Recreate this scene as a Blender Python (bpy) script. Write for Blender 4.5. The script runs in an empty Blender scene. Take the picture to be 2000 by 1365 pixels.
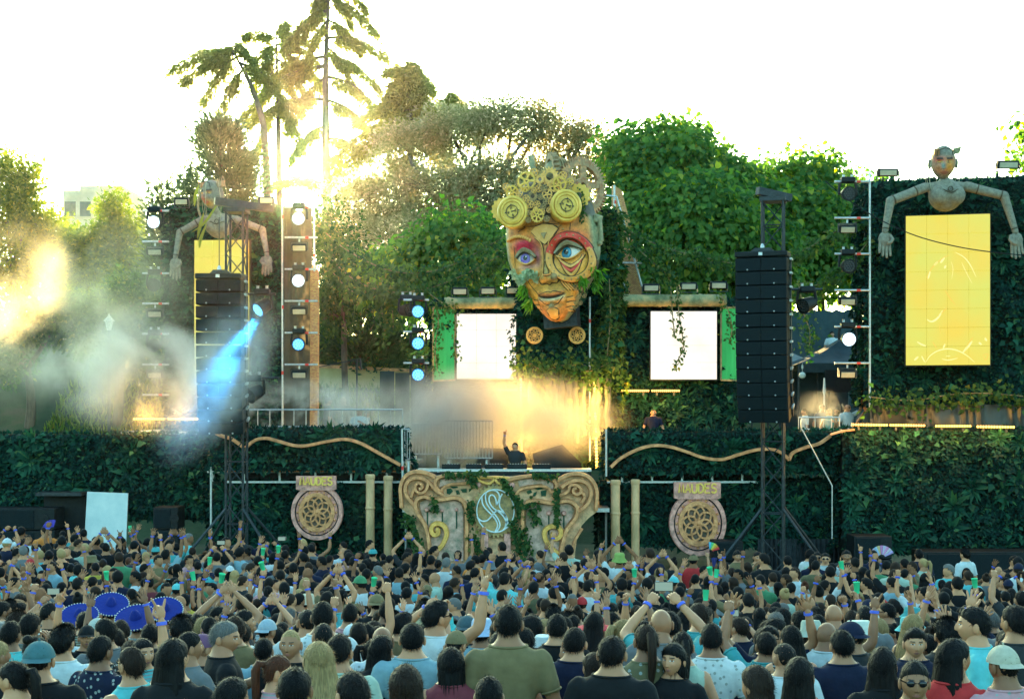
import bpy, bmesh, math, random
import numpy as np
from mathutils import Vector, Matrix

# ------------------------------------------------------------------ camera, sky, sun, exposure
S = bpy.context.scene
COL = S.collection
F, ZC, HY = 2778.0, 4.3, 800.0          # focal length in photo pixels, eye height, horizon row
cam = bpy.data.cameras.new('camera'); cam.lens = 50.0; cam.sensor_width = 36.0
cam.shift_y = (HY - 682.5) / 2000.0; cam.clip_start = 0.1; cam.clip_end = 3000
camo = bpy.data.objects.new('camera', cam); COL.objects.link(camo)
camo.location = (0, 0, ZC); camo.rotation_euler = (math.pi / 2, 0, 0)
S.camera = camo
SUN_DIR = Vector((-0.142, 1.0, 0.182)).normalized()       # towards the sun
SUN_EL = math.asin(SUN_DIR.z)
w = bpy.data.worlds.new('World'); S.world = w; w.use_nodes = True
nt = w.node_tree; nt.nodes.clear()
sky = nt.nodes.new('ShaderNodeTexSky'); sky.sky_type = 'NISHITA'; sky.sun_disc = False
sky.sun_elevation = SUN_EL; sky.sun_rotation = math.atan2(SUN_DIR.x, SUN_DIR.y)
sky.air_density = 1.0; sky.dust_density = 3.0; sky.ozone_density = 1.0
tint = nt.nodes.new('ShaderNodeMixRGB'); tint.blend_type = 'MULTIPLY'; tint.inputs[0].default_value = 1.0
tint.inputs[2].default_value = (0.70, 1.06, 1.0, 1)
bg = nt.nodes.new('ShaderNodeBackground'); bg.inputs[1].default_value = 0.15
wo = nt.nodes.new('ShaderNodeOutputWorld')
nt.links.new(sky.outputs[0], tint.inputs[1]); nt.links.new(tint.outputs[0], bg.inputs[0]); nt.links.new(bg.outputs[0], wo.inputs[0])
sl = bpy.data.lights.new('sun', 'SUN'); sl.energy = 5.0; sl.angle = math.radians(0.5); sl.color = (1.0, 0.68, 0.26)
so = bpy.data.objects.new('sun', sl); COL.objects.link(so)
so.rotation_euler = SUN_DIR.to_track_quat('Z', 'Y').to_euler()
S.view_settings.view_transform = 'Standard'; S.view_settings.look = 'None'
S.view_settings.exposure = 2.78; EK = 2 ** (2.2 - 2.78); S.view_settings.gamma = 1.0
S.render.engine = 'CYCLES'
S.cycles.use_denoising = True
S.cycles.max_bounces = 6; S.cycles.diffuse_bounces = 3; S.cycles.glossy_bounces = 2
S.cycles.transmission_bounces = 3; S.cycles.volume_bounces = 1; S.cycles.transparent_max_bounces = 8
S.cycles.sample_clamp_indirect = 6.0; S.cycles.volume_max_steps = 160
S.cycles.caustics_reflective = False; S.cycles.caustics_refractive = False

R = random.Random(7)
NR = np.random.default_rng(7)

def P(px, py, D):
    return Vector(((px - 1000.0) * D / F, D, ZC - (py - HY) * D / F))
def PX(px, D): return (px - 1000.0) * D / F
def PZ(py, D): return ZC - (py - HY) * D / F

# ------------------------------------------------------------------ materials
def nodes(m):
    m.use_nodes = True; return m.node_tree.nodes, m.node_tree.links
MATS = {}
def pm(name, c1, c2=None, scale=6.0, rough=0.7, metal=0.0, bump=0.0, bscale=None, c3=None, detail=6.0, spec=0.4, coord='Object', stretch=None):
    """principled material: noise mix of two or three own colours plus fine relief"""
    if name in MATS: return MATS[name]
    m = bpy.data.materials.new(name); MATS[name] = m
    N, L = nodes(m); b = N['Principled BSDF']
    b.inputs['Roughness'].default_value = rough; b.inputs['Metallic'].default_value = metal
    b.inputs['Specular IOR Level'].default_value = spec
    tc = N.new('ShaderNodeTexCoord'); src = tc.outputs[coord]
    if stretch:
        mp = N.new('ShaderNodeMapping'); mp.inputs['Scale'].default_value = stretch
        L.new(src, mp.inputs[0]); src = mp.outputs[0]
    nz = N.new('ShaderNodeTexNoise'); nz.inputs['Scale'].default_value = scale; nz.inputs['Detail'].default_value = detail
    nz.inputs['Roughness'].default_value = 0.65
    L.new(src, nz.inputs['Vector'])
    rp = N.new('ShaderNodeValToRGB'); e = rp.color_ramp.elements
    e[0].position = 0.36; e[1].position = 0.66
    e[0].color = (*c1, 1); e[1].color = (*(c2 or c1), 1)
    if c3 is not None:
        q = e.new(0.52); q.color = (*c3, 1)
    L.new(nz.outputs['Fac'], rp.inputs[0]); L.new(rp.outputs[0], b.inputs['Base Color'])
    if bump:
        n2 = N.new('ShaderNodeTexNoise'); n2.inputs['Scale'].default_value = bscale or scale * 4; n2.inputs['Detail'].default_value = 4
        L.new(src, n2.inputs['Vector'])
        bp = N.new('ShaderNodeBump'); bp.inputs['Strength'].default_value = bump; bp.inputs['Distance'].default_value = 0.03
        L.new(n2.outputs['Fac'], bp.inputs['Height']); L.new(bp.outputs[0], b.inputs['Normal'])
    return m

def leafm(name, c1, c2, c3=None, trans=0.45, rough=0.65):
    """leaf: colour drawn per leaf, light passes through"""
    if name in MATS: return MATS[name]
    m = bpy.data.materials.new(name); MATS[name] = m
    N, L = nodes(m); b = N['Principled BSDF']; out = N['Material Output']
    g = N.new('ShaderNodeNewGeometry'); rp = N.new('ShaderNodeValToRGB'); e = rp.color_ramp.elements
    e[0].color = (*c1, 1); e[1].color = (*c2, 1)
    if c3: q = e.new(0.92); q.color = (*c2, 1); e[-1].color = (*c3, 1)
    L.new(g.outputs['Random Per Island'], rp.inputs[0])
    L.new(rp.outputs[0], b.inputs['Base Color']); b.inputs['Roughness'].default_value = rough
    b.inputs['Specular IOR Level'].default_value = 0.12
    t = N.new('ShaderNodeBsdfTranslucent'); hs = N.new('ShaderNodeHueSaturation')
    hs.inputs['Hue'].default_value = 0.475; hs.inputs['Saturation'].default_value = 1.2; hs.inputs['Value'].default_value = 2.2
    L.new(rp.outputs[0], hs.inputs['Color']); L.new(hs.outputs[0], t.inputs[0])
    mx = N.new('ShaderNodeMixShader'); mx.inputs[0].default_value = trans
    L.new(b.outputs[0], mx.inputs[1]); L.new(t.outputs[0], mx.inputs[2]); L.new(mx.outputs[0], out.inputs[0])
    return m

def emit(name, col, strength):
    if name in MATS: return MATS[name]
    m = bpy.data.materials.new(name); MATS[name] = m
    N, L = nodes(m); b = N['Principled BSDF']
    b.inputs['Base Color'].default_value = (0.02, 0.02, 0.02, 1)
    b.inputs['Emission Color'].default_value = (*col, 1); b.inputs['Emission Strength'].default_value = strength * EK
    return m

def mottle_emit(m, c1, c2, sc):
    N, L = nodes(m); b = N['Principled BSDF']; tc = N.new('ShaderNodeTexCoord'); g = N.new('ShaderNodeNewGeometry'); nz = N.new('ShaderNodeTexNoise'); nz.inputs['Scale'].default_value = sc; nz.inputs['Detail'].default_value = 8
    L.new(g.outputs['Position'], nz.inputs['Vector']); rp = N.new('ShaderNodeValToRGB'); e = rp.color_ramp.elements; e[0].position = .3; e[1].position = .7; e[0].color = (*c1, 1); e[1].color = (*c2, 1); L.new(nz.outputs['Fac'], rp.inputs[0]); L.new(rp.outputs[0], b.inputs['Emission Color'])

def objcol(name, rough=0.8, scale=30, amt=0.25, bump=0.3, stretch=None, spec=.25):
    """takes the object's own colour, with fine variation"""
    if name in MATS: return MATS[name]
    m = bpy.data.materials.new(name); MATS[name] = m
    N, L = nodes(m); b = N['Principled BSDF']; b.inputs['Roughness'].default_value = rough
    b.inputs['Specular IOR Level'].default_value = spec
    oi = N.new('ShaderNodeObjectInfo'); tc = N.new('ShaderNodeTexCoord'); mpp = N.new('ShaderNodeMapping'); mpp.inputs['Scale'].default_value = stretch or (1, 1, 1); L.new(tc.outputs['Object'], mpp.inputs[0])
    nz = N.new('ShaderNodeTexNoise'); nz.inputs['Scale'].default_value = scale; nz.inputs['Detail'].default_value = 4
    L.new(mpp.outputs[0], nz.inputs['Vector'])
    mr = N.new('ShaderNodeMapRange'); mr.inputs[3].default_value = 1 - amt * 1.6; mr.inputs[4].default_value = 1 + amt
    L.new(nz.outputs['Fac'], mr.inputs[0])
    mu = N.new('ShaderNodeVectorMath'); mu.operation = 'SCALE'
    L.new(oi.outputs['Color'], mu.inputs[0]); L.new(mr.outputs[0], mu.inputs['Scale'])
    L.new(mu.outputs[0], b.inputs['Base Color'])
    bp = N.new('ShaderNodeBump'); bp.inputs['Strength'].default_value = bump; bp.inputs['Distance'].default_value = 0.02
    n2 = N.new('ShaderNodeTexNoise'); n2.inputs['Scale'].default_value = scale * .35; n2.inputs['Detail'].default_value = 3
    L.new(mpp.outputs[0], n2.inputs['Vector'])
    L.new(n2.outputs['Fac'], bp.inputs['Height']); L.new(bp.outputs[0], b.inputs['Normal'])
    return m

def vcolm(name, rough=0.6, attr='Col', bump=0.25, bscale=25, spec=0.4, dirt=0.35, dscale=9, metal=0.0):
    """paint stored per vertex as the thing's own colours, weathered by noise"""
    if name in MATS: return MATS[name]
    m = bpy.data.materials.new(name); MATS[name] = m
    N, L = nodes(m); b = N['Principled BSDF']; b.inputs['Roughness'].default_value = rough
    b.inputs['Specular IOR Level'].default_value = spec; b.inputs['Metallic'].default_value = metal
    a = N.new('ShaderNodeAttribute'); a.attribute_name = attr
    tc = N.new('ShaderNodeTexCoord')
    nz = N.new('ShaderNodeTexNoise'); nz.inputs['Scale'].default_value = dscale; nz.inputs['Detail'].default_value = 8; nz.inputs['Roughness'].default_value = .7
    L.new(tc.outputs['Object'], nz.inputs['Vector'])
    mr = N.new('ShaderNodeMapRange'); mr.inputs[1].default_value = .3; mr.inputs[2].default_value = .7
    mr.inputs[3].default_value = 1 - dirt * 1.3; mr.inputs[4].default_value = 1 + dirt * .6
    L.new(nz.outputs['Fac'], mr.inputs[0])
    mu = N.new('ShaderNodeVectorMath'); mu.operation = 'SCALE'
    L.new(a.outputs['Color'], mu.inputs[0]); L.new(mr.outputs[0], mu.inputs['Scale']); L.new(mu.outputs[0], b.inputs['Base Color'])
    if bump:
        bp = N.new('ShaderNodeBump'); bp.inputs['Strength'].default_value = bump; bp.inputs['Distance'].default_value = 0.02
        n2 = N.new('ShaderNodeTexNoise'); n2.inputs['Scale'].default_value = bscale; n2.inputs['Detail'].default_value = 4
        L.new(tc.outputs['Object'], n2.inputs['Vector']); L.new(n2.outputs['Fac'], bp.inputs['Height']); L.new(bp.outputs[0], b.inputs['Normal'])
    return m

M_BLACK = pm('black_powder_coat', (.004, .007, .008), (.010, .015, .016), 8, .55, bump=.1, spec=.2)
M_GRILLE = pm('speaker_grille', (.003, .008, .010), (.008, .016, .019), 60, .7, bump=.4, bscale=160, spec=.15)
M_STEEL = pm('galvanised_steel', (.34, .38, .38), (.55, .58, .58), 20, .42, .7)
M_DARKSTEEL = pm('dark_steel', (.012, .018, .02), (.035, .045, .05), 12, .5, .3)
M_RED = pm('red_mark', (.6, .03, .02), (.7, .05, .03), 5, .5)
M_STONE = pm('weathered_stone', (.34, .21, .11), (.88, .48, .26), 5, .85, bump=.5, bscale=20, c3=(.62, .36, .19))
M_PINKSTONE = pm('pink_stone', (.40, .19, .15), (.92, .43, .33), 7, .85, bump=.6, bscale=22, c3=(.72, .32, .25))
M_COPPER = pm('copper_trim', (.44, .18, .07), (.86, .39, .16), 7, .6, bump=.5, bscale=30, c3=(.68, .28, .11))
M_GOLD = pm('brass_paint', (.60, .29, .06), (.95, .50, .12), 8, .5, .15, bump=.3, bscale=30)
M_BRONZE = pm('bronze_green', (.20, .15, .07), (.55, .34, .13), 6, .6, .2, bump=.3, bscale=30)
M_PIPE = pm('mossy_pipe', (.10, .11, .045), (.52, .34, .15), 3, .75, bump=.5, bscale=14, c3=(.26, .25, .12))
M_BAMBOO = pm('pale_pipe', (.42, .27, .13), (.84, .50, .26), 3, .7, bump=.4, bscale=16, stretch=(1, 1, .4))
M_BACK = pm('hedge_backing', (.003, .009, .007), (.008, .02, .012), 9, .95, bump=.6, bscale=20)
M_BARK = pm('bark', (.06, .045, .03), (.16, .11, .07), 5, .9, bump=.7, bscale=14, stretch=(1, 1, .25))
L_HEDGE = leafm('hedge_leaf', (.0015, .015, .014), (.009, .055, .040), (.055, .14, .055), .10)
L_HEDGE2 = leafm('fern_leaf', (.004, .033, .024), (.020, .10, .055), (.075, .19, .07), .15)
L_IVY = leafm('ivy_leaf', (.012, .05, .018), (.06, .12, .032), (.18, .18, .05), .35)
L_CATALPA = leafm('catalpa_leaf', (.03, .105, .03), (.11, .225, .045), (.30, .35, .05), .5)
L_JACA = leafm('feathery_leaf', (.12, .135, .058), (.32, .30, .165), (.58, .52, .35), .45)
L_CEDAR = leafm('cedar_needles', (.075, .10, .03), (.19, .21, .06), None, .6)
L_CONIFER = leafm('cypress_needles', (.03, .06, .03), (.10, .14, .075), None, .35)
L_BRIGHT = leafm('bright_leaf', (.05, .10, .02), (.14, .20, .035), (.26, .28, .05), .55)

# ------------------------------------------------------------------ mesh building
def np_mesh(name, V, Fc):
    me = bpy.data.meshes.new(name)
    V = np.asarray(V, dtype=np.float32); Fc = np.asarray(Fc, dtype=np.int32)
    n, k = Fc.shape
    me.vertices.add(len(V)); me.vertices.foreach_set('co', V.ravel())
    me.loops.add(n * k); me.loops.foreach_set('vertex_index', Fc.ravel())
    me.polygons.add(n); me.polygons.foreach_set('loop_start', np.arange(n, dtype=np.int32) * k)
    me.update(calc_edges=True)
    return me

def link(name, me, mats=(), parent=None, loc=None, rot=None):
    o = bpy.data.objects.new(name, me); COL.objects.link(o)
    if me is not None:
        for m in (mats if isinstance(mats, (list, tuple)) else [mats]):
            if m.name not in [q.name for q in me.materials if q]: me.materials.append(m)
    if parent is not None: o.parent = parent
    if loc is not None: o.location = loc
    if rot is not None: o.rotation_euler = rot
    return o

def tag(o, label=None, cat=None, group=None, kind=None):
    if label: o['label'] = label
    if cat: o['category'] = cat
    if group: o['group'] = group
    if kind: o['kind'] = kind
    return o

def thing(name, label, cat, loc=(0, 0, 0), rotz=0.0, group=None):
    o = bpy.data.objects.new(name, None); COL.objects.link(o)
    o.empty_display_size = .1; o.location = loc; o.rotation_euler = (0, 0, rotz)
    return tag(o, label, cat, group)

def copy_tree(o, parent=None):
    c = o.copy(); COL.objects.link(c); c.parent = parent
    for ch in o.children: copy_tree(ch, c)
    return c

def frame(d, up=Vector((0, 0, 1))):
    d = Vector(d).normalized()
    if abs(d.dot(up)) > .98: up = Vector((0, 1, 0))
    s = d.cross(up).normalized(); u = s.cross(d).normalized()
    return s, u, d

class MB:
    def __init__(s): s.v = []; s.f = []; s.m = []
    def add(s, vs, fs, mi=0):
        o = len(s.v); s.v += [tuple(v) for v in vs]; s.f += [tuple(i + o for i in f) for f in fs]; s.m += [mi] * len(fs); return s
    def box(s, c, d, M=None, mi=0):
        c = Vector(c); x, y, z = d[0] / 2, d[1] / 2, d[2] / 2
        vs = [Vector((a, b, e)) for a in (-x, x) for b in (-y, y) for e in (-z, z)]
        vs = [c + (M @ q if M is not None else q) for q in vs]
        return s.add(vs, [(0, 1, 3, 2), (4, 6, 7, 5), (0, 4, 5, 1), (2, 3, 7, 6), (0, 2, 6, 4), (1, 5, 7, 3)], mi)
    def cbox(s, c, d, ch=.02, mi=0):
        """box with chamfered vertical-face outline: prism of an octagon in xz with small front chamfer"""
        x, y, z = d[0] / 2, d[1] / 2, d[2] / 2
        oc = [(-x + ch, -z), (x - ch, -z), (x, -z + ch), (x, z - ch), (x - ch, z), (-x + ch, z), (-x, z - ch), (-x, -z + ch)]
        k = max(0, 1 - 1.2 * ch / max(x, 1e-6)); kz = max(0, 1 - 1.2 * ch / max(z, 1e-6))
        vs = [(c[0] + a * k, c[1] - y, c[2] + b * kz) for a, b in oc] + [(c[0] + a, c[1] - y + ch, c[2] + b) for a, b in oc] + [(c[0] + a, c[1] + y, c[2] + b) for a, b in oc]
        fs = [tuple(range(7, -1, -1))[::-1], tuple(range(23, 15, -1))]
        for r in (0, 8):
            for i in range(8): fs.append((r + i, r + 8 + i, r + 8 + (i + 1) % 8, r + (i + 1) % 8))
        return s.add(vs, fs, mi)
    def bar(s, a, b, wd, ht, mi=0):
        a, b = Vector(a), Vector(b); sx, u, d = frame(b - a)
        M = Matrix((sx, d, u)).transposed()
        return s.box((a + b) / 2, (wd, (b - a).length, ht), M, mi)
    def tube(s, pts, r, seg=8, mi=0, cap=True, closed=False):
        pts = [Vector(p) for p in pts]; n = len(pts)
        rs = r if isinstance(r, (list, tuple)) else [r] * n
        vs = []; up = None
        for i, p in enumerate(pts):
            d = (pts[(i + 1) % n] - pts[i - 1]) if closed else (pts[min(i + 1, n - 1)] - pts[max(i - 1, 0)])
            if d.length < 1e-9: d = Vector((0, 0, 1))
            d.normalize()
            if up is None: sx, up, _ = frame(d)
            else:
                sx = d.cross(up)
                sx = sx.normalized() if sx.length > 1e-6 else frame(d)[0]
                up = sx.cross(d).normalized()
            for k in range(seg):
                a = 2 * math.pi * k / seg
                vs.append(p + (sx * math.cos(a) + up * math.sin(a)) * rs[i])
        fs = []
        for i in range(n if closed else n - 1):
            j = (i + 1) % n
            for k in range(seg): fs.append((i * seg + k, i * seg + (k + 1) % seg, j * seg + (k + 1) % seg, j * seg + k))
        if cap and not closed:
            fs.append(tuple(range(seg - 1, -1, -1))); fs.append(tuple(range((n - 1) * seg, n * seg)))
        return s.add(vs, fs, mi)
    def cyl(s, a, b, r, seg=12, mi=0): return s.tube([a, b], r, seg, mi)
    def lathe(s, prof, M=None, seg=24, mi=0):
        """profile of (radius, height) about local z, moved by M"""
        vs = []; n = len(prof)
        for r, z in prof:
            for k in range(seg):
                a = 2 * math.pi * k / seg; q = Vector((r * math.cos(a), r * math.sin(a), z)); vs.append(M @ q if M is not None else q)
        fs = []
        for i in range(n - 1):
            for k in range(seg): fs.append((i * seg + k, i * seg + (k + 1) % seg, (i + 1) * seg + (k + 1) % seg, (i + 1) * seg + k))
        fs.append(tuple(range(seg - 1, -1, -1))); fs.append(tuple(range((n - 1) * seg, n * seg)))
        return s.add(vs, fs, mi)
    def prism(s, poly, y0, y1, mi=0):
        """outline in x,z; front face at y0, back at y1"""
        n = len(poly)
        vs = [(a, y0, b) for a, b in poly] + [(a, y1, b) for a, b in poly]
        fs = [tuple(range(n)), tuple(range(2 * n - 1, n - 1, -1))] + [(i, i + n, (i + 1) % n + n, (i + 1) % n) for i in range(n)]
        return s.add(vs, fs, mi)
    def ribbon(s, pts, wd, y0, y1, closed=False, mi=0, rnd=.25):
        """raised moulding along a line in x,z, front face at y0 with chamfered shoulders"""
        n = len(pts); pts = [Vector((a, b)) for a, b in pts]; vs = []
        ws = wd if isinstance(wd, (list, tuple)) else [wd] * n
        ym = y0 + (y1 - y0) * .35
        for i, p in enumerate(pts):
            d = (pts[(i + 1) % n] - pts[i - 1]) if closed else (pts[min(i + 1, n - 1)] - pts[max(i - 1, 0)])
            d = d.normalized() if d.length > 1e-9 else Vector((1, 0)); q = Vector((-d.y, d.x)); h = ws[i] / 2
            for k, y in ((1, y1), (1, ym), (1 - rnd, y0), (-1 + rnd, y0), (-1, ym), (-1, y1)):
                vs.append((p.x + q.x * h * k, y, p.y + q.y * h * k))
        fs = []
        for i in range(n if closed else n - 1):
            j = (i + 1) % n
            for k in range(5): fs.append((i * 6 + k, j * 6 + k, j * 6 + k + 1, i * 6 + k + 1))
        if not closed:
            fs.append(tuple(range(6))); fs.append(tuple(range((n - 1) * 6 + 5, (n - 1) * 6 - 1, -1)))
        return s.add(vs, fs, mi)
    def ring(s, c, r0, r1, y0, y1, seg=40, mi=0, teeth=0, th=0.0):
        """flat ring in x,z about c; optional square teeth on the rim"""
        vs = []; seg = teeth * 4 if teeth else seg
        for k in range(seg):
            a = 2 * math.pi * k / seg; ro = r1 + (th if teeth and k % 4 in (0, 1) else 0)
            ca, sa = math.cos(a), math.sin(a)
            for r, y in ((r0, y0), (ro, y0), (ro, y1), (r0, y1)): vs.append((c[0] + ca * r, y, c[1] + sa * r))
        fs = []
        for k in range(seg):
            j = (k + 1) % seg
            for e in range(4): fs.append((k * 4 + e, j * 4 + e, j * 4 + (e + 1) % 4, k * 4 + (e + 1) % 4))
        return s.add(vs, fs, mi)
    def gear(s, c, r, y0, y1, teeth=16, spokes=5, hub=.28, rim=.26, mi=0, a0=0.0):
        th = r * .13
        s.ring(c, r * (1 - rim), r - th, y0, y1, teeth=teeth, th=th, mi=mi)
        s.ring(c, r * hub * .45, r * hub, y0 - (y1 - y0) * .2, y1, seg=20, mi=mi)
        for k in range(spokes):
            a = a0 + 2 * math.pi * k / spokes
            d = Vector((math.cos(a), math.sin(a))); q = Vector((-d.y, d.x)); w0, w1 = r * .10, r * .13
            p0, p1 = d * r * hub * .9, d * r * (1 - rim) * 1.03
            s.prism([(c[0] + p0.x + q.x * w0, c[1] + p0.y + q.y * w0), (c[0] + p0.x - q.x * w0, c[1] + p0.y - q.y * w0),
                     (c[0] + p1.x - q.x * w1, c[1] + p1.y - q.y * w1), (c[0] + p1.x + q.x * w1, c[1] + p1.y + q.y * w1)][::-1], y0 + (y1 - y0) * .1, y1 - (y1 - y0) * .1, mi)
        return s
    def ball(s, c, r, seg=10, rings=7, mi=0, sc=(1, 1, 1)):
        c = Vector(c); vs = [c + Vector((0, 0, r * sc[2]))]
        for i in range(1, rings):
            t = math.pi * i / rings
            for k in range(seg):
                a = 2 * math.pi * k / seg
                vs.append(c + Vector((math.sin(t) * math.cos(a) * r * sc[0], math.sin(t) * math.sin(a) * r * sc[1], math.cos(t) * r * sc[2])))
        vs.append(c - Vector((0, 0, r * sc[2]))); fs = []
        for k in range(seg): fs.append((0, 1 + k, 1 + (k + 1) % seg))
        for i in range(rings - 2):
            for k in range(seg):
                a = 1 + i * seg; fs.append((a + k, a + seg + k, a + seg + (k + 1) % seg, a + (k + 1) % seg))
        e = len(vs) - 1; a = 1 + (rings - 2) * seg
        for k in range(seg): fs.append((e, a + (k + 1) % seg, a + k))
        return s.add(vs, fs, mi)
    def xf(s, M, start=0):
        for i in range(start, len(s.v)): s.v[i] = tuple(M @ Vector(s.v[i]))
        return s
    def mesh(s, name, smooth=False, fix=True):
        me = bpy.data.meshes.new(name); me.from_pydata(s.v, [], s.f)
        me.polygons.foreach_set('material_index', s.m)
        if fix:
            bm = bmesh.new(); bm.from_mesh(me); bmesh.ops.recalc_face_normals(bm, faces=bm.faces); bm.to_mesh(me); bm.free()
        if smooth:
            me.polygons.foreach_set('use_smooth', [True] * len(me.polygons))
            try: me.set_sharp_from_angle(angle=math.radians(40))
            except Exception: pass
        me.update(); return me
    def build(s, name, mats, parent=None, loc=None, rot=None, smooth=False):
        return link(name, s.mesh(name, smooth), mats, parent, loc, rot)

def spline(pts, n=8, closed=False):
    """Catmull-Rom through 2D or 3D points"""
    pts = [Vector(p) for p in pts]; m = len(pts); out = []
    rng = range(m if closed else m - 1)
    for i in rng:
        p0 = pts[(i - 1) % m] if closed else pts[max(i - 1, 0)]; p1 = pts[i]; p2 = pts[(i + 1) % m]
        p3 = pts[(i + 2) % m] if closed else pts[min(i + 2, m - 1)]
        for k in range(n):
            t = k / n
            out.append(.5 * ((2 * p1) + (p2 - p0) * t + (2 * p0 - 5 * p1 + 4 * p2 - p3) * t * t + (3 * p1 - p0 - 3 * p2 + p3) * t ** 3))
    if not closed: out.append(pts[-1])
    return out

# ------------------------------------------------------------------ leaves
def unit(a): return a / np.maximum(np.linalg.norm(a, axis=-1, keepdims=True), 1e-9)
def leaves(name, pos, dirs, nrm, size, mats, parent=None, width=.55, fold=.18, kind='stuff', rng=NR, shape='leaf'):
    """one folded blade per point: base, two shoulders, tip"""
    pos = np.asarray(pos, float); n = len(pos)
    d = unit(np.asarray(dirs, float)); nn = np.asarray(nrm, float); nn = unit(nn - d * (nn * d).sum(1, keepdims=True))
    s = np.cross(d, nn); L = (np.asarray(size) * np.ones(n))[:, None]
    W = L * width * .5
    if shape == 'leaf':
        V = np.stack([pos, pos + d * L * .38 + s * W + nn * L * fold, pos + d * L, pos + d * L * .38 - s * W + nn * L * fold], 1).reshape(-1, 3)
        b = np.arange(n)[:, None] * 4
        Fc = np.concatenate([b + np.array([0, 1, 2]), b + np.array([0, 2, 3])], 1).reshape(-1, 3)
    else:   # heart: 6 points
        V = np.stack([pos, pos + d * L * .12 + s * W * .9 + nn * L * fold * .6, pos + d * L * .5 + s * W * .85 + nn * L * fold * .6, pos + d * L - nn * L * .12,
                      pos + d * L * .5 - s * W * .85 + nn * L * fold * .6, pos + d * L * .12 - s * W * .9 + nn * L * fold * .6], 1).reshape(-1, 3)
        b = np.arange(n)[:, None] * 6
        Fc = np.concatenate([b + np.array([0, 1, 2, 3]), b + np.array([0, 3, 4, 5])], 1).reshape(-1, 4)
    me = np_mesh(name, V, Fc)
    o = link(name, me, mats, parent)
    if kind: o['kind'] = kind
    return o
# ------------------------------------------------------------------ terrain
GP = [(-60, 2.9), (0, 2.25), (6.5, 1.46), (8, 1.29), (9.5, 1.12), (12, .82), (16, .32), (20, .02), (24, 0), (46, 0), (50, 2.6), (55, 5.4), (62, 7.2), (75, 8.0), (150, 9), (900, 12)]
def gz(y): return float(np.interp(y, [a for a, b in GP], [b for a, b in GP]))
ys = np.concatenate([np.arange(-60, 0, 6.), np.arange(0, 80, 1.0), np.arange(80, 200, 12.), np.arange(200, 421, 55.)])
xs = np.concatenate([np.arange(-300, -60, 40.), np.arange(-60, 60, 2.0), np.arange(60, 301, 40.)])
X, Y = np.meshgrid(xs, ys)
Z = np.interp(Y, [a for a, b in GP], [b for a, b in GP]) + .06 * np.sin(X * .9) * np.sin(Y * .7) * (Y > 47)
V = np.stack([X, Y, Z], -1).reshape(-1, 3); nx, ny = len(xs), len(ys)
ii = (np.arange(ny - 1)[:, None] * nx + np.arange(nx - 1)[None]).ravel()
me = np_mesh('ground', V, np.stack([ii, ii + 1, ii + nx + 1, ii + nx], 1))
tag(link('ground', me, pm('trodden_grass', (.02, .035, .012), (.06, .055, .03), .8, .95, bump=.5, bscale=12, c3=(.03, .055, .018))), kind='structure')

def grass(name, n, xr, yr, size, label):
    x = NR.uniform(*xr, n); y = NR.uniform(*yr, n); z = np.interp(y, [a for a, b in GP], [b for a, b in GP]) - .02
    d = np.stack([NR.normal(0, .35, n), NR.normal(0, .35, n), np.ones(n)], 1)
    o = leaves(name, np.stack([x, y, z], 1), d, NR.normal(0, 1, (n, 3)), NR.uniform(.5, 1.2, n) * size, leafm('grass_blade', (.06, .12, .03), (.16, .20, .05), (.28, .26, .08), .5), width=.16)
    return tag(o, label, 'grass', kind='stuff')
grass('grass', 16000, (-17, -2), (50, 63), .34, 'long sunlit grass on the bank behind the stage')

# ------------------------------------------------------------------ trees
def limb(mb, a, b, r0, r1, bend=.12, n=7, rng=R):
    a, b = Vector(a), Vector(b); L = (b - a).length; off = Vector((rng.gauss(0, bend), rng.gauss(0, bend), rng.gauss(0, bend * .5))) * L
    pts = [a.lerp(b, t) + off * math.sin(math.pi * t) for t in [i / (n - 1) for i in range(n)]]
    mb.tube(pts, [r0 + (r1 - r0) * i / (n - 1) for i in range(n)], 7)
    return pts

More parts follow.
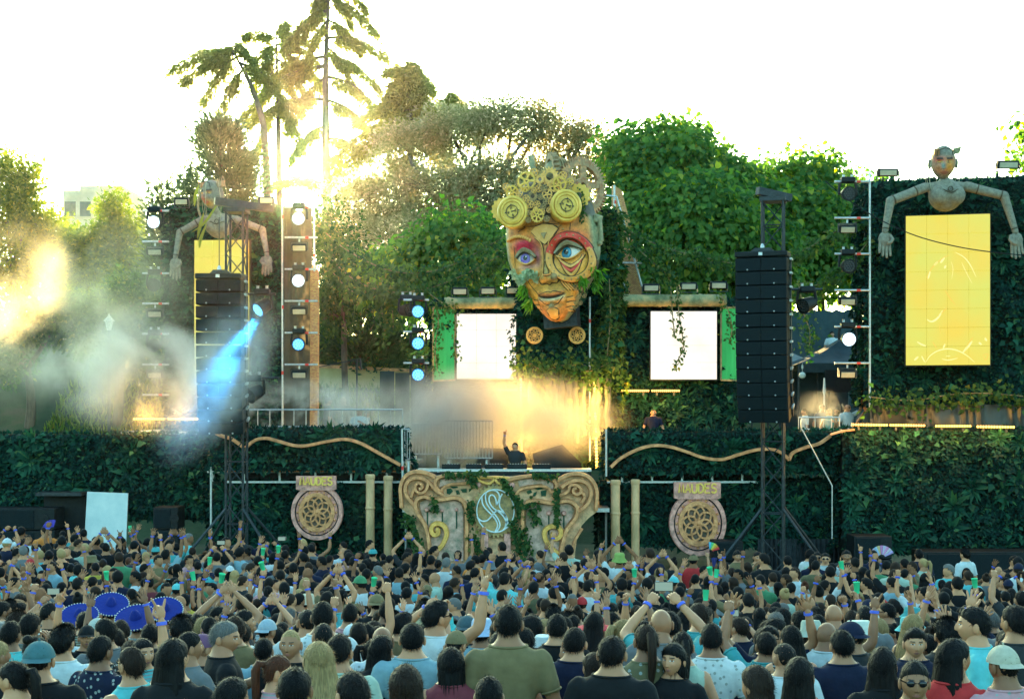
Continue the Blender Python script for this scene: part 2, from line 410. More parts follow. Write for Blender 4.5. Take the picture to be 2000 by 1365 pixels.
def broadleaf(name, label, px, D, lobes, lm, size, clumps, per, width=.6, shape='leaf', group=None, droop=.6, cr=.55, tr=.22, flat=.6, seedv=1, twigs=26):
    """lobes: (px, py, depth offset, half width px, half height px)"""
    rng = np.random.default_rng(seedv); rr = random.Random(seedv)
    bx = PX(px, D); base = Vector((bx, D, gz(D) - .3))
    t = thing(name, label, 'tree', base, 0, group)
    C = []; 
    for (lx, ly, dd, hw, hh) in lobes:
        d = D + dd; C.append((np.array([PX(lx, d), d, PZ(ly, d)]) - np.array(base), np.array([hw * d / F, .8 * (hw + hh) / 2 * d / F, hh * d / F])))
    mb = MB(); zt = min(c[2] - .5 * r[2] for c, r in C)
    top = Vector((float(np.mean([c[0] for c, r in C])) * .5, 0, max(1.0, zt)))
    limb(mb, (0, 0, 0), top, tr, tr * .7, .05)
    pos = []; drs = []; nms = []; allc = []
    w_ = np.array([r[0] * r[2] for c, r in C]); w_ = w_ / w_.sum()
    for (c, r), wt in zip(C, w_):
        p = limb(mb, top, Vector(c), tr * .55, tr * .2, .12, rng=rr)
        m = max(4, int(clumps * wt))
        u = unit(rng.normal(0, 1, (m, 3))); f = rng.uniform(.25, 1, m) ** .45
        cc = c + u * r * f[:, None]; allc.append(cc)
        for q in cc[rng.permutation(m)[:max(3, int(twigs * wt) + 2)]]:
            limb(mb, Vector(c).lerp(Vector(q), .15), Vector(q), tr * .14, tr * .04, .15, 5, rr)
        k = rng.integers(int(per * .5), int(per * 1.4), m)
        idx = np.repeat(np.arange(m), k); N_ = len(idx)
        g = rng.normal(0, 1, (N_, 3)); g /= np.maximum(1, np.linalg.norm(g, axis=1, keepdims=True) / 1.6)
        csz = cr * rng.uniform(.6, 1.25, m)[idx][:, None]
        pp = cc[idx] + g * csz * np.array([1, 1, flat])
        pos.append(pp)
        drs.append(g * .7 + rng.normal(0, .5, (N_, 3)) + np.array([0, 0, -droop]))
        nms.append(u[idx] * .5 + g * .4 + rng.normal(0, .45, (N_, 3)) + np.array([0, -.25, .55]))
    pos = np.concatenate(pos); n = len(pos)
    mb.build('trunk', M_BARK, t, smooth=True)
    leaves('crown', pos, np.concatenate(drs), np.concatenate(nms), size * rng.uniform(.6, 1.25, n), lm, t, width, shape=shape, kind=None, rng=rng)
    return t

def cedar(name, label, D, trunk, branches, r0=.35, seedv=1, group=None, dens=1.0, extra=2, taper=.25):
    """trunk: (px,py) from the foot up; branches: (start fraction along trunk, end px, end py)"""
    rng = np.random.default_rng(seedv); rr = random.Random(seedv)
    foot = Vector((PX(trunk[0][0], D), D, gz(D) - .3)); t = thing(name, label, 'tree', foot, 0, group)
    pts = spline([P(x, y, D) - foot for x, y in trunk], 6)
    mb = MB(); n = len(pts)
    mb.tube(pts, [r0 * (1 - (1 - taper * .4) * i / (n - 1)) for i in range(n)], 9)
    pos = []; drs = []; nms = []; sz = []
    def branch(a, e, r):
        L = (e - a).length; side = (e - a).normalized()
        mid = a.lerp(e, .55) + Vector((0, 0, L * .10)); tip = e + Vector((0, 0, -L * .06))
        pp = spline([a, a.lerp(mid, .5) + Vector((0, 0, L * .03)), mid, tip], 6)
        mb.tube(pp, [r * (1 - .9 * i / (len(pp) - 1)) for i in range(len(pp))], 5)
        m = int(34 * L * dens) + 20
        s = rng.uniform(.08, 1, m) ** .8; k = np.minimum((s * (len(pp) - 1)).astype(int), len(pp) - 2); fr = s * (len(pp) - 1) - k
        A = np.array([list(q) for q in pp]); q = A[k] * (1 - fr[:, None]) + A[k + 1] * fr[:, None]
        wd = .55 * L * (.35 + .65 * np.sin(np.pi * np.minimum(s * .9 + .08, 1))) * .40
        perp = np.cross(np.array(side), [0, 0, 1.]); perp = perp / max(np.linalg.norm(perp), 1e-6)
        lat = rng.normal(0, .5, m) * wd
        base = q + perp * lat[:, None]; base[:, 2] -= np.abs(lat) * .25 + rng.uniform(0, .1, m)
        per = 8
        idx = np.repeat(np.arange(m), per); N_ = len(idx)
        hang = rng.uniform(0, 1, N_) ** 1.5 * (.12 + .40 * rng.uniform(0, 1, m)[idx])
        pz = base[idx] + rng.normal(0, .09, (N_, 3)); pz[:, 2] -= hang
        pz += np.array(side) * (hang * .5)[:, None]
        pos.append(pz)
        drs.append(np.array(side) * .6 + perp * np.sign(lat)[idx][:, None] * .4 + rng.normal(0, .5, (N_, 3)) + np.array([0, 0, -.55]))
        nms.append(rng.normal(0, .6, (N_, 3)) + np.array([0, 0, .6])); sz.append(rng.uniform(.16, .34, N_))
    for (fr, ex, ey) in branches:
        i = min(int(fr * (n - 1)), n - 1); a = pts[i]; L_ = (P(ex, ey, D) - foot - a).length
        branch(a, P(ex, ey, D) - foot + Vector((0, rr.uniform(-.5, .5) * L_ * .4, 0)), .035 + .02 * L_)
        for _ in range(extra):
            an = rr.choice([1, -1]) * rr.uniform(.5, 1.4); L2 = L_ * rr.uniform(.55, .95)
            dx = 1 if ex > 1000 + (a.x + foot.x) * F / D else -1
            branch(a + Vector((0, 0, rr.uniform(-.6, .6))), a + Vector((dx * math.cos(an) * L2, math.sin(an) * L2, L2 * rr.uniform(-.05, .15))), .03 + .015 * L2)
    mb.build('trunk', M_BARK, t, smooth=True)
    pos = np.concatenate(pos)
    leaves('crown', pos, np.concatenate(drs), np.concatenate(nms), np.concatenate(sz), L_CEDAR, t, .34, kind=None, rng=rng)
    return t

G = 'cedars against the sunset'
cedar('cedar_tree', 'tallest cedar, its straight trunk beside the low sun', 78,
      [(642, 700), (640, 500), (637, 300), (636, 150), (640, 40), (648, -70)],
      [(.30, 750, 345), (.34, 540, 350), (.45, 720, 300), (.47, 570, 300), (.55, 735, 262), (.56, 490, 235), (.60, 752, 222), (.61, 560, 240), (.66, 480, 214), (.67, 742, 166), (.69, 505, 168), (.73, 700, 175), (.745, 752, 98), (.80, 590, 130), (.82, 705, 92), (.84, 556, 88), (.87, 735, 54), (.88, 594, 60), (.91, 686, 40), (.92, 610, 30), (.95, 714, 10), (.96, 615, 5), (.98, 680, -30)], .36, 3, G, extra=0, dens=1.25)
cedar('cedar_tree', 'slender cedar with dark trunk between tall cedar and leaning one', 82,
      [(548, 690), (546, 400), (543, 220), (541, 130), (540, 58)],
      [(.55, 500, 300), (.58, 595, 290), (.72, 500, 217), (.74, 592, 212), (.78, 510, 200), (.80, 602, 182), (.84, 626, 152), (.86, 492, 165), (.90, 500, 112), (.91, 612, 106), (.94, 600, 78), (.955, 478, 66), (.97, 582, 66), (.99, 560, 45)], .24, 4, G, extra=0, dens=1.25)
cedar('cedar_tree', 'cedar leaning toward the open sky, tip bent over', 76,
      [(520, 690), (522, 400), (516, 260), (502, 200), (482, 150), (462, 112), (458, 84)],
      [(.74, 420, 235), (.84, 395, 185), (.88, 352, 150), (.90, 330, 122), (.93, 400, 122), (.95, 420, 108), (.97, 500, 120), (.99, 470, 88), (.80, 560, 190)], .26, 5, G, extra=0, dens=1.25)
cedar('cedar_tree', 'cedar with drooping tip beside the grey feathery tree', 72,
      [(806, 690), (804, 400), (800, 260), (798, 190), (795, 132)],
      [(.50, 640, 335), (.55, 880, 345), (.62, 650, 300), (.64, 880, 310), (.70, 690, 302), (.73, 870, 262), (.78, 750, 238), (.80, 872, 228), (.84, 757, 200), (.86, 842, 205), (.91, 846, 176), (.93, 765, 160), (.97, 832, 150), (.98, 756, 134)], .28, 6, G, extra=2, dens=1.3)
cedar('cedar_tree', 'shortest cedar tip behind the feathery tree', 80,
      [(885, 690), (884, 400), (880, 260), (875, 192)],
      [(.80, 825, 250), (.82, 935, 262), (.88, 845, 225), (.90, 920, 225), (.95, 905, 205), (.97, 855, 200), (.99, 885, 190)], .22, 8, G, extra=3, dens=1.5)

def conifer(name, label, px, D, top, half, bottom=690, n=15000, seedv=2, size=.30, lm=L_CONIFER, group=None):
    rng = np.random.default_rng(seedv); foot = Vector((PX(px, D), D, gz(D) - .3)); t = thing(name, label, 'tree', foot, 0, group)
    zt = PZ(top, D) - foot.z; W = half * D / F
    mb = MB(); mb.tube([(0, 0, 0), (.05, 0, zt * .5), (0, 0, zt * .96)], [.28, .16, .03], 9)
    # sprays: each a clump on a cone whose outline is broken by several leaders
    m = 520; h = rng.uniform(.06, 1, m) ** .9; a = rng.uniform(0, 2 * np.pi, m)
    rad = W * np.clip((1 - h) ** .62 * 1.15, .03, 1) * rng.uniform(.45, 1.08, m) * (1 + .22 * np.sin(a * 5 + h * 9))
    cc = np.stack([np.cos(a) * rad, np.sin(a) * rad * .8, h * zt], 1)
    for q in cc[:60]: limb(mb, (0, 0, max(.3, q[2] - .7)), Vector(q), .04, .012, .08, 4)
    idx = np.repeat(np.arange(m), n // m); N_ = len(idx)
    out = np.stack([np.cos(a), np.sin(a), np.full(m, .75)], 1)[idx]
    g = rng.normal(0, 1, (N_, 3)); s = rng.uniform(0, .75, N_)
    pos = cc[idx] + g * .16 + out * s[:, None] * .7
    mb.build('trunk', M_BARK, t, smooth=True)
    leaves('crown', pos, out * .8 + g * .55, rng.normal(0, 1, (N_, 3)), rng.uniform(.5, 1.2, N_) * size, lm, t, .3, kind=None, rng=rng)
    return t
conifer('cypress_tree', 'dense bushy cypress right behind the bust on the far tower', 432, 60, 248, 118, seedv=21, n=22000)
conifer('cypress_tree', 'small pointed cypress at the edge of the far tower', 318, 58, 375, 30, seedv=22, n=5000)
conifer('cypress_tree', 'cypress half hidden behind the lamps beside the far tower', 290, 56, 560, 50, seedv=23, n=9000)
conifer('fir_tree', 'dark fir with spreading boughs left of the green banner', 700, 56, 560, 105, seedv=24, n=9000, size=.36, lm=leafm('dark_fir', (.012, .05, .03), (.05, .11, .06), None, .2))

broadleaf('feathery_tree', 'wide grey-green feathery tree behind the gear mask', 900, 62,
          [(1000, 212, 0, 30, 14), (1078, 214, 0, 24, 12), (935, 222, 1, 28, 16), (1150, 248, 0, 24, 16), (800, 300, 3, 65, 55), (880, 260, 2, 60, 48), (960, 240, 0, 55, 40), (1050, 245, -1, 60, 42), (1130, 280, 0, 55, 40), (1180, 325, 0, 40, 35), (850, 380, -1, 90, 60), (960, 370, -2, 90, 70), (720, 400, 0, 80, 65), (1080, 360, 0, 90, 60), (780, 460, -2, 90, 45), (680, 470, 0, 60, 60)],
          L_JACA, .20, 1050, 68, .42, droop=.35, cr=.52, tr=.26, flat=.6, seedv=31, twigs=120)
GC = 'big-leaved trees behind the stage'
broadleaf('catalpa_tree', 'big-leaved tree with yellow shoots, just right of the gear mask', 1250, 52,
          [(1228, 268, 1, 14, 16), (1335, 262, 1, 18, 18), (1384, 300, 1, 24, 18), (1262, 285, 1, 18, 20), (1215, 300, 1, 40, 40), (1250, 345, 0, 60, 60), (1290, 290, 1, 45, 40), (1330, 330, 0, 60, 70), (1285, 250, 1, 16, 18), (1350, 285, 1, 35, 40), (1260, 450, -1, 70, 80), (1350, 430, -2, 70, 80), (1280, 540, -1, 70, 50)],
          L_CATALPA, .24, 460, 32, .85, 'heart', GC, 1.0, .5, .2, .8, 41, 50)
broadleaf('catalpa_tree', 'dark big-leaved tree behind the speaker lattice tower', 1440, 52,
          [(1420, 318, 0, 20, 16), (1468, 338, 1, 18, 14), (1400, 350, 0, 55, 40), (1390, 440, -2, 80, 85), (1470, 400, 0, 60, 55), (1480, 500, -1, 80, 80), (1400, 540, -1, 70, 50), (1450, 350, 1, 30, 25)],
          L_CATALPA, .25, 460, 32, .85, 'heart', GC, 1.0, .5, .2, .8, 42, 50)
broadleaf('catalpa_tree', 'big-leaved tree filling the gap beside the near bust tower', 1610, 54,
          [(1560, 318, 0, 24, 16), (1512, 338, 0, 18, 16), (1622, 322, 0, 18, 14), (1540, 360, 0, 60, 45), (1600, 350, 0, 50, 40), (1580, 440, -1, 90, 80), (1660, 430, 0, 70, 60), (1650, 520, -1, 80, 60), (1550, 520, 0, 70, 60), (1690, 380, 1, 40, 40)],
          L_CATALPA, .24, 460, 32, .85, 'heart', GC, 1.0, .5, .2, .8, 43, 50)
broadleaf('catalpa_tree', 'low big-leaved tree under the garlands left of the mask', 900, 50,
          [(900, 470, 0, 90, 55), (960, 530, 0, 60, 60), (830, 520, 0, 80, 55), (760, 540, 1, 70, 50), (870, 580, 0, 90, 40), (1170, 470, 2, 60, 80)],
          L_CATALPA, .23, 420, 30, .8, 'heart', GC, 1.0, .5, .16, .8, 44, 40)
broadleaf('shrubby_tree', 'dark leafy tree behind the brick strip of the far tower', 680, 52,
          [(660, 520, 0, 55, 70), (720, 560, 1, 60, 60), (650, 610, 0, 40, 50), (640, 450, 1, 40, 50)],
          L_IVY, .17, 300, 34, .6, 'leaf', None, .5, .5, .14, .7, 45)
GL = 'hazy trees left of the stage'
broadleaf('bright_tree', 'bright yellow-green tree at the picture edge with upright shoots', 25, 88,
          [(10, 320, 0, 25, 30), (45, 350, 0, 30, 45), (15, 400, 0, 65, 50), (60, 440, 0, 50, 40), (20, 500, 0, 90, 60)],
          L_BRIGHT, .30, 480, 30, .6, 'leaf', GL, .1, .45, .2, .9, 51)
broadleaf('bright_tree', 'rounded yellow tree in front of the pale building', 215, 90,
          [(222, 408, 0, 20, 34), (232, 450, 0, 40, 36), (180, 480, 0, 50, 40), (260, 500, 0, 50, 50), (200, 540, 0, 80, 50)],
          L_BRIGHT, .30, 480, 32, .6, 'leaf', GL, .1, .5, .2, .9, 52)
broadleaf('bright_tree', 'low hazy tree between the edge tree and the rounded tree', 115, 94,
          [(100, 450, 0, 35, 30), (120, 490, 0, 60, 45), (80, 560, 0, 80, 55), (140, 580, 0, 70, 50)],
          L_BRIGHT, .30, 380, 32, .6, 'leaf', GL, .1, .5, .2, .9, 53)
broadleaf('dark_tree', 'shaded tree low in the smoke at the picture edge', 55, 52,
          [(30, 640, 0, 70, 50), (110, 620, 0, 60, 40), (10, 700, 0, 40, 40)],
          L_IVY, .2, 240, 32, .6, 'leaf', GL, .3, .5, .2, .8, 54)
broadleaf('dark_tree', 'shaded tree low in the smoke beside the lamp ladder', 225, 52,
          [(180, 640, 0, 60, 45), (255, 600, 0, 55, 60), (280, 680, 0, 45, 40)],
          L_IVY, .2, 240, 32, .6, 'leaf', GL, .3, .5, .2, .8, 55)
broadleaf('edge_tree', 'leafy branch end peeking in above the near bust tower', 2060, 48,
          [(2015, 265, 0, 30, 22), (2020, 315, 0, 34, 20), (2050, 380, 0, 50, 60)],
          L_CATALPA, .26, 70, 22, .8, 'heart', GC, 1.0, .45, .2, .8, 56)

# ------------------------------------------------------------------ far building, lamp, bank wall and sheds
D = 150; b = thing('far_building', 'pale flat-roofed building far off behind the yellow trees', 'building', (PX(206, D), D, gz(D)))
hw = 57 * D / F; h = PZ(385, D) - gz(D)
M_WALL = pm('pale_render', (.55, .45, .32), (.68, .56, .42), 1.2, .9)
MB().box((0, 0, h / 2), (hw * 2, 9, h)).build('wall', M_WALL, b)
MB().box((hw * .25, 0, h + .25), (hw * 1.45, 8.4, .55)).build('parapet', M_WALL, b)
for k in range(4):
    wn = MB().box((-hw + hw * 2 * (k + .5) / 4, -4.52, h - 1.9), (1.1, .08, 1.5)).build('window', pm('dark_glass', (.05, .06, .06), (.09, .10, .10), 3, .15), b)
    MB().box((-hw + hw * 2 * (k + .5) / 4, -4.56, h - 2.72), (1.4, .12, .1)).build('sill', M_WALL, wn)

D = 50; b = thing('street_lamp', 'old lantern street lamp fading in the smoke', 'lamp', (PX(213, D), D, gz(D)))
zz = PZ(645, D) - gz(D)
MB().tube([(0, 0, -.2), (0, 0, .8), (0, 0, zz)], [.09, .06, .04], 10).build('pole', M_DARKSTEEL, b, smooth=True)
MB().lathe([(.08, zz), (.15, zz + .3), (.21, zz + .32), (.05, zz + .5), (.02, zz + .58)], None, 6).build('lantern', pm('frosted_glass', (.5, .5, .45), (.6, .6, .52), 4, .3), b)

D = 54.5; b = thing('retaining_wall', 'sunlit pale wall on the bank behind the deck', 'wall', (PX(705, D), D, gz(D)))
z0 = PZ(752, D) - gz(D); z1 = PZ(722, D) - gz(D); hw = 125 * D / F
M_YW = pm('lit_plaster', (.42, .36, .16), (.55, .48, .24), 2, .85, bump=.2)
MB().prism([(-hw, z0 - 4), (hw, z0 - 4), (hw, z1 - .12), (-hw, z1 + .12)], 0, .35).build('wall', M_YW, b)
MB().prism([(-hw - .05, z1 + .12), (hw + .05, z1 - .12), (hw + .05, z1), (-hw - .05, z1 + .25)], -.06, .41).build('coping', M_STONE, b)
b = thing('site_fence', 'grey mesh-covered fence panels behind the deck', 'fence', (PX(740, 49), 49, gz(49)))
for k, (a, c, top) in enumerate([(742, 770, 725), (772, 800, 728), (802, 832, 730)]):
    zt = PZ(top, 49) - gz(49)
    MB().box((PX((a + c) / 2, 49) - PX(740, 49), 0, zt / 2), ((c - a) * 49 / F, .05, zt)).build('panel', pm('fence_tarp', (.03, .045, .04), (.05, .065, .06), 3, .8, bump=.3), b)
b = thing('cable_pole', 'thin boom with cables sticking up behind the deck', 'pole', (PX(697, 48), 48, gz(48)))
zp = PZ(702, 48) - gz(48)
MB().tube([(0, 0, 0), (0, 0, zp), (.1, 0, zp + .02), (.16, 0, zp - .35)], .03, 8).build('mast', M_DARKSTEEL, b)
MB().tube([(0, 0, zp), (-1.4, 0, zp - .28)], .02, 6).build('boom', M_DARKSTEEL, b)
# ------------------------------------------------------------------ stage shell: hedged walls
def lump(x, z, s):
    return (np.sin(x * 2.1 + s) * np.sin(z * 2.7 + s * 2) + .6 * np.sin(x * 5.3 + z * 3.1 + s * 3) + .4 * np.sin(x * 9.7 - z * 8.3 + s)) * .5
def foliage_on(name, rects, dens, size, lm, parent, seedv, out=.16, kind=None, width=.55, droop=.75):
    """rects: (x0,x1,z0,z1,y, nx, ny) vertical faces with outward normal (nx,ny)"""
    rng = np.random.default_rng(seedv); Ps = []; Ds = []; Ns = []
    for (x0, x1, z0, z1, y, nx, ny) in rects:
        n = int(abs((x1 - x0) * (z1 - z0)) * dens)
        if n < 1: continue
        if ny: a = rng.uniform(x0, x1, n); p = np.stack([a, np.full(n, y), rng.uniform(z0, z1, n)], 1); lu = lump(a, p[:, 2], seedv)
        else: a = rng.uniform(x0, x1, n); p = np.stack([np.full(n, y), a, rng.uniform(z0, z1, n)], 1); lu = lump(a, p[:, 2], seedv)
        nn = np.array([nx, ny, 0.])
        p = p + nn * (np.maximum(0, lu) * out + rng.uniform(0, .08, n))[:, None]
        t = np.array([-ny, nx, 0.])
        Ds.append(nn * rng.uniform(.1, .9, n)[:, None] + t * rng.normal(0, .75, n)[:, None] + np.array([0, 0, -1]) * (droop * rng.uniform(.0, 1.6, n) - .15)[:, None])
        Ns.append(nn + rng.normal(0, .45, (n, 3)) + np.array([0, 0, .4])); Ps.append(p)
    Ps = np.concatenate(Ps); n = len(Ps)
    return leaves(name, Ps, np.concatenate(Ds), np.concatenate(Ns), size * rng.uniform(.55, 1.35, n), lm, parent, width, kind=kind, rng=rng)
def ferns(name, x0, x1, z0, z1, y, cnt, parent, seedv, size=.46, lm=None):
    rng = np.random.default_rng(seedv); cx = rng.uniform(x0, x1, cnt); cz = rng.uniform(z0, z1, cnt); k = 16
    idx = np.repeat(np.arange(cnt), k); N_ = len(idx); a = np.tile(np.linspace(0, 2 * np.pi, k, endpoint=False), cnt) + rng.normal(0, .2, N_)
    d = np.stack([np.cos(a), -np.full(N_, .55), np.sin(a) - .25], 1)
    p = np.stack([cx[idx], np.full(N_, y - .05), cz[idx]], 1)
    sz = (size * rng.uniform(.5, 1.15, cnt))[idx] * rng.uniform(.7, 1.1, N_)
    return leaves(name, p, d, np.stack([-np.sin(a) * .3, -np.ones(N_), .6 + 0 * a], 1), sz, lm or L_HEDGE2, parent, .3, fold=.1, kind=None, rng=rng)

def hedge(name, label, x0, x1, y0, y1, D, rotz=0.0, depth=.35, dens=440, size=.14, group=None, fern=2.2, bottom=None, lm=None, side=True, top=False):
    cx = (x0 + x1) / 2; loc = Vector((PX(cx, D), D, 0)); hw = (x1 - x0) / 2 * D / F / max(.5, math.cos(rotz))
    z1 = PZ(y0, D); z0 = PZ(y1, D) if y1 is not None else 0.0
    loc.z = z0; H = z1 - z0
    t = thing(name, label, 'hedge wall', loc, rotz, group)
    MB().box((0, depth / 2 + .02, H / 2), (hw * 2, depth, H)).build('backing', M_BACK, t)
    rects = [(-hw, hw, 0, H, 0.0, 0, -1)]
    if side: rects += [(0, depth, 0, H, -hw, -1, 0), (0, depth, 0, H, hw, 1, 0)]
    sd = sum(ord(c) for c in label)
    foliage_on('foliage', rects, dens, size, lm or L_HEDGE, t, sd, .36); foliage_on('broad_leaves', rects[:1], 30, size * 1.5, L_HEDGE2, t, sd + 9, .34, width=.7)
    # ragged top edge
    n = int(hw * 2 * 90); rng = np.random.default_rng(sd + 1)
    p = np.stack([rng.uniform(-hw, hw, n), rng.uniform(0, depth, n), np.full(n, H)], 1)
    leaves('top_growth', p, rng.normal(0, .5, (n, 3)) + np.array([0, -.2, .7]), rng.normal(0, 1, (n, 3)), rng.uniform(.5, 1.2, n) * size, lm or L_HEDGE, t, kind=None, rng=rng)
    if fern: ferns('fern_leaves', -hw + .15, hw - .15, .15, H - .1, 0, int(hw * 2 * H * fern) + 1, t, sd + 2)
    return t, hw, H

hedge('hedge_wall', 'low hedge-covered wall at the edge, under the drifting smoke', -60, 412, 848, 1015, 38.4)
hedge('hedge_wall', 'upper hedge band with wavy gilt line beside the far speaker tower', 412, 788, 838, 919, 37)
hedge('hedge_wall', 'lower hedge wall behind the far wheel emblem', 412, 792, 941, None, 37.4)
hedge('hedge_wall', 'upper hedge band with wavy gilt line beside the near speaker tower', 1186, 1648, 843, 925, 37)
hedge('hedge_wall', 'lower hedge wall behind the near wheel emblem', 1172, 1648, 938, 1068, 37.4)
hedge('hedge_wall', 'broad dark hedge block under the near bust tower', 1646, 2080, 838, 1082, 36.4, dens=440)
hedge('bust_tower', 'near hedge tower carrying the bust and tall yellow screen', 1700, 2090, 348, 792, 38.4, -.22, depth=2.2, dens=440)
hedge('bust_tower', 'far hedge tower carrying the bust and half hidden yellow screen', 328, 552, 402, 838, 42, -.07, depth=2.0, dens=440)
hedge('hedge_wall', 'hedge panel round the white screen left of the mask', 846, 1016, 588, 838, 41.2)
hedge('hedge_wall', 'hedge panel round the white screen right of the mask', 1206, 1446, 586, 838, 41.2)
hedge('mask_column', 'tall ivy column holding up the gear mask', 1010, 1204, 520, 918, 40.5, depth=1.3, lm=L_HEDGE)
t, hw, H = hedge('ivy_pillar', 'narrow ivy-grown pillar beside the mask and brick strip', 1172, 1206, 410, 905, 40.2, depth=.5, size=.17, lm=L_IVY, fern=0, dens=420)

# decks and floor of the stage
M_DECK = pm('deck_ply', (.05, .06, .055), (.10, .11, .10), 3, .7, bump=.2)
def deck(name, label, x0, x1, D0, D1, z, th=.12, cat='stage deck'):
    a, b = PX(x0, D0), PX(x1, D0)
    t = thing(name, label, cat, ((a + b) / 2, D0, z))
    MB().box((0, (D1 - D0) / 2, -th / 2), (b - a, D1 - D0, th)).build('decking', M_DECK, t)
    MB().box((0, -.02, -th / 2), (b - a, .04, th * .8)).build('edge_rail', M_STEEL, t)
    k = max(2, int((b - a) / 2.4))
    for i in range(k + 1):
        MB().cyl((a - (a + b) / 2 + .05 + (b - a - .1) * i / k, .5, -z), (a - (a + b) / 2 + .05 + (b - a - .1) * i / k, .5, -th), .03, 8).build('leg', M_STEEL, t)
    return t
ZD = 2.75
deck('stage_deck', 'raised deck behind the far hedge band, with guests on it', 405, 790, 37.5, 45.5, ZD)
deck('stage_deck', 'raised deck behind the near hedge band, with guests on it', 1188, 1690, 37.5, 45.5, ZD)
deck('stage_deck', 'lower middle deck where the disc jockey stands', 786, 1190, 36.3, 41.5, 1.80)
deck('stage_deck', 'deck at the far corner under the row of amber lamps', 225, 412, 38.9, 44, 3.70)

# dark gap and rails between the two hedge bands
for (x0, x1, label) in ((440, 790, 'steel ledge between the hedge bands over the far wheel emblem'), (1186, 1480, 'steel ledge between the hedge bands over the near wheel emblem')):
    a, b = PX(x0, 37.2), PX(x1, 37.2); zt = PZ(921, 37.2); zb = PZ(941, 37.2)
    t = thing('steel_ledge', label, 'ledge', ((a + b) / 2, 37.2, zb))
    MB().box((0, .1, 0), (b - a, .3, .05)).build('lower_rail', M_STEEL, t)
    MB().box((0, .12, zt - zb + .02), (b - a, .3, .05)).build('upper_rail', M_COPPER, t)
    k = 5
    for i in range(k): MB().box((-(b - a) / 2 + (b - a) * (i + .5) / k, .1, (zt - zb) / 2), (.05, .05, zt - zb - .03)).build('upright', M_STEEL, t)
    MB().box((0, .42, (zt - zb) / 2), (b - a, .05, zt - zb + .1)).build('dark_backing', M_BLACK, t)

# dark skirt at the foot of the near stage half
t = thing('stage_skirt', 'black cloth skirt at the foot of the near stage half', 'skirt', (PX(1560, 37.1), 37.1, 0))
a = PX(1480, 37.1) - t.location.x; b = PX(1652, 37.1) - t.location.x; H = PZ(1052, 37.1)
pl = [(a + (b - a) * i / 60, .06 * math.sin(i * 1.9) + .03 * math.sin(i * 4.1)) for i in range(61)]
m = MB(); m.add([(x, y, 0) for x, y in pl] + [(x, y * .6, H) for x, y in pl], [(i, i + 1, i + 62, i + 61) for i in range(60)]); m.build('cloth', pm('black_cloth', (.012, .018, .02), (.028, .036, .04), 6, .9, bump=.3), t, smooth=True)

# gilt wavy mouldings
def wave(label, pts, D, parts=1, wpx=6.5):
    o = P(*pts[0], D); t = thing('wavy_moulding', label, 'moulding', o, 0, 'gilt wavy lines on the hedge')
    L = [(P(x, y, D).x - o.x, P(x, y, D).z - o.z) for x, y in pts]
    sp = spline(L, 10); k = max(1, len(sp) // parts)
    for i in range(parts):
        seg = sp[i * k: (i + 1) * k + 1] if i < parts - 1 else sp[i * k:]
        MB().ribbon([(q[0], q[1]) for q in seg], wpx * D / F, -.07, .05).build('strip', M_COPPER, t)
M_COPPER2 = M_COPPER
wave('long gilt wave over the far wheel emblem', [(480, 874), (498, 860), (520, 856), (545, 862), (575, 870), (600, 870), (640, 862), (675, 858), (705, 866), (735, 882), (760, 896), (782, 908)], 36.7, 4)
wave('short gilt curl at the far end of the hedge band', [(412, 839), (430, 850), (452, 857), (474, 872)], 36.7, 1)
wave('long gilt wave over the near wheel emblem', [(1193, 912), (1215, 893), (1250, 876), (1280, 870), (1310, 873), (1340, 882), (1375, 894), (1410, 897), (1445, 887), (1480, 878), (1510, 878), (1528, 886), (1541, 898)], 36.7, 5)
wave('short gilt curl rising to the near hedge block', [(1541, 898), (1549, 884), (1575, 873), (1600, 866), (1622, 851)], 36.7, 2)
wave('straight gilt strip on the shoulder of the hedge block', [(1622, 849), (1645, 842), (1668, 839)], 36.2, 1, 4)

# ------------------------------------------------------------------ pipes
def pipe_run(label, x0, x1, y, D, r_px):
    a, b = PX(x0, D), PX(x1, D); t = thing('mossy_pipe', label, 'pipe', ((a + b) / 2, D, PZ(y, D)))
    r = r_px * D / F; hw = (b - a) / 2
    MB().tube([(-hw + i * (2 * hw) / 16, 0, 0) for i in range(17)], r, 18).build('tube', M_PIPE, t, smooth=True)
    for f in (-.92, -.25, .5): MB().tube([(hw * f, 0, 0), (hw * f + .07, 0, 0)], r * 1.10, 18).build('collar', M_PIPE, t, smooth=True)
pipe_run('mossy pipe above the white screen left of the mask', 868, 1012, 592, 40.6, 11)
pipe_run('mossy pipe above the white screen right of the mask', 1207, 1418, 587, 40.6, 12)
for i, (x, y0, wpx, D, lab) in enumerate([(723, 928, 17, 36.6, 'pale upright pipe nearest the far wheel emblem'), (758, 931, 17, 36.7, 'pale upright pipe between far wheel emblem and scroll front'),
                                     (1202, 939, 18, 36.6, 'pale upright pipe beside the near end of the scroll front'), (1241, 938, 16, 36.7, 'pale upright pipe nearest the near wheel emblem')]):
    H = PZ(y0, D); r = wpx / 2 * D / F
    t = thing('upright_pipe', lab, 'pipe', (PX(x, D), D, 0), 0, 'upright pipes on the stage front')
    MB().tube([(0, 0, i_ * H / 10) for i_ in range(11)], r, 18).build('tube', M_BAMBOO, t, smooth=True)
    MB().lathe([(r * 1.02, H - .1), (r * 1.14, H - .08), (r * 1.14, H + .005), (r * .9, H + .03)], None, 18).build('cap', M_BAMBOO, t, smooth=True)
    zc = H - .88; MB().lathe([(r, zc), (r * 1.13, zc + .02), (r * 1.13, zc + .06), (r, zc + .08)], None, 18).build('collar', M_BAMBOO, t, smooth=True)

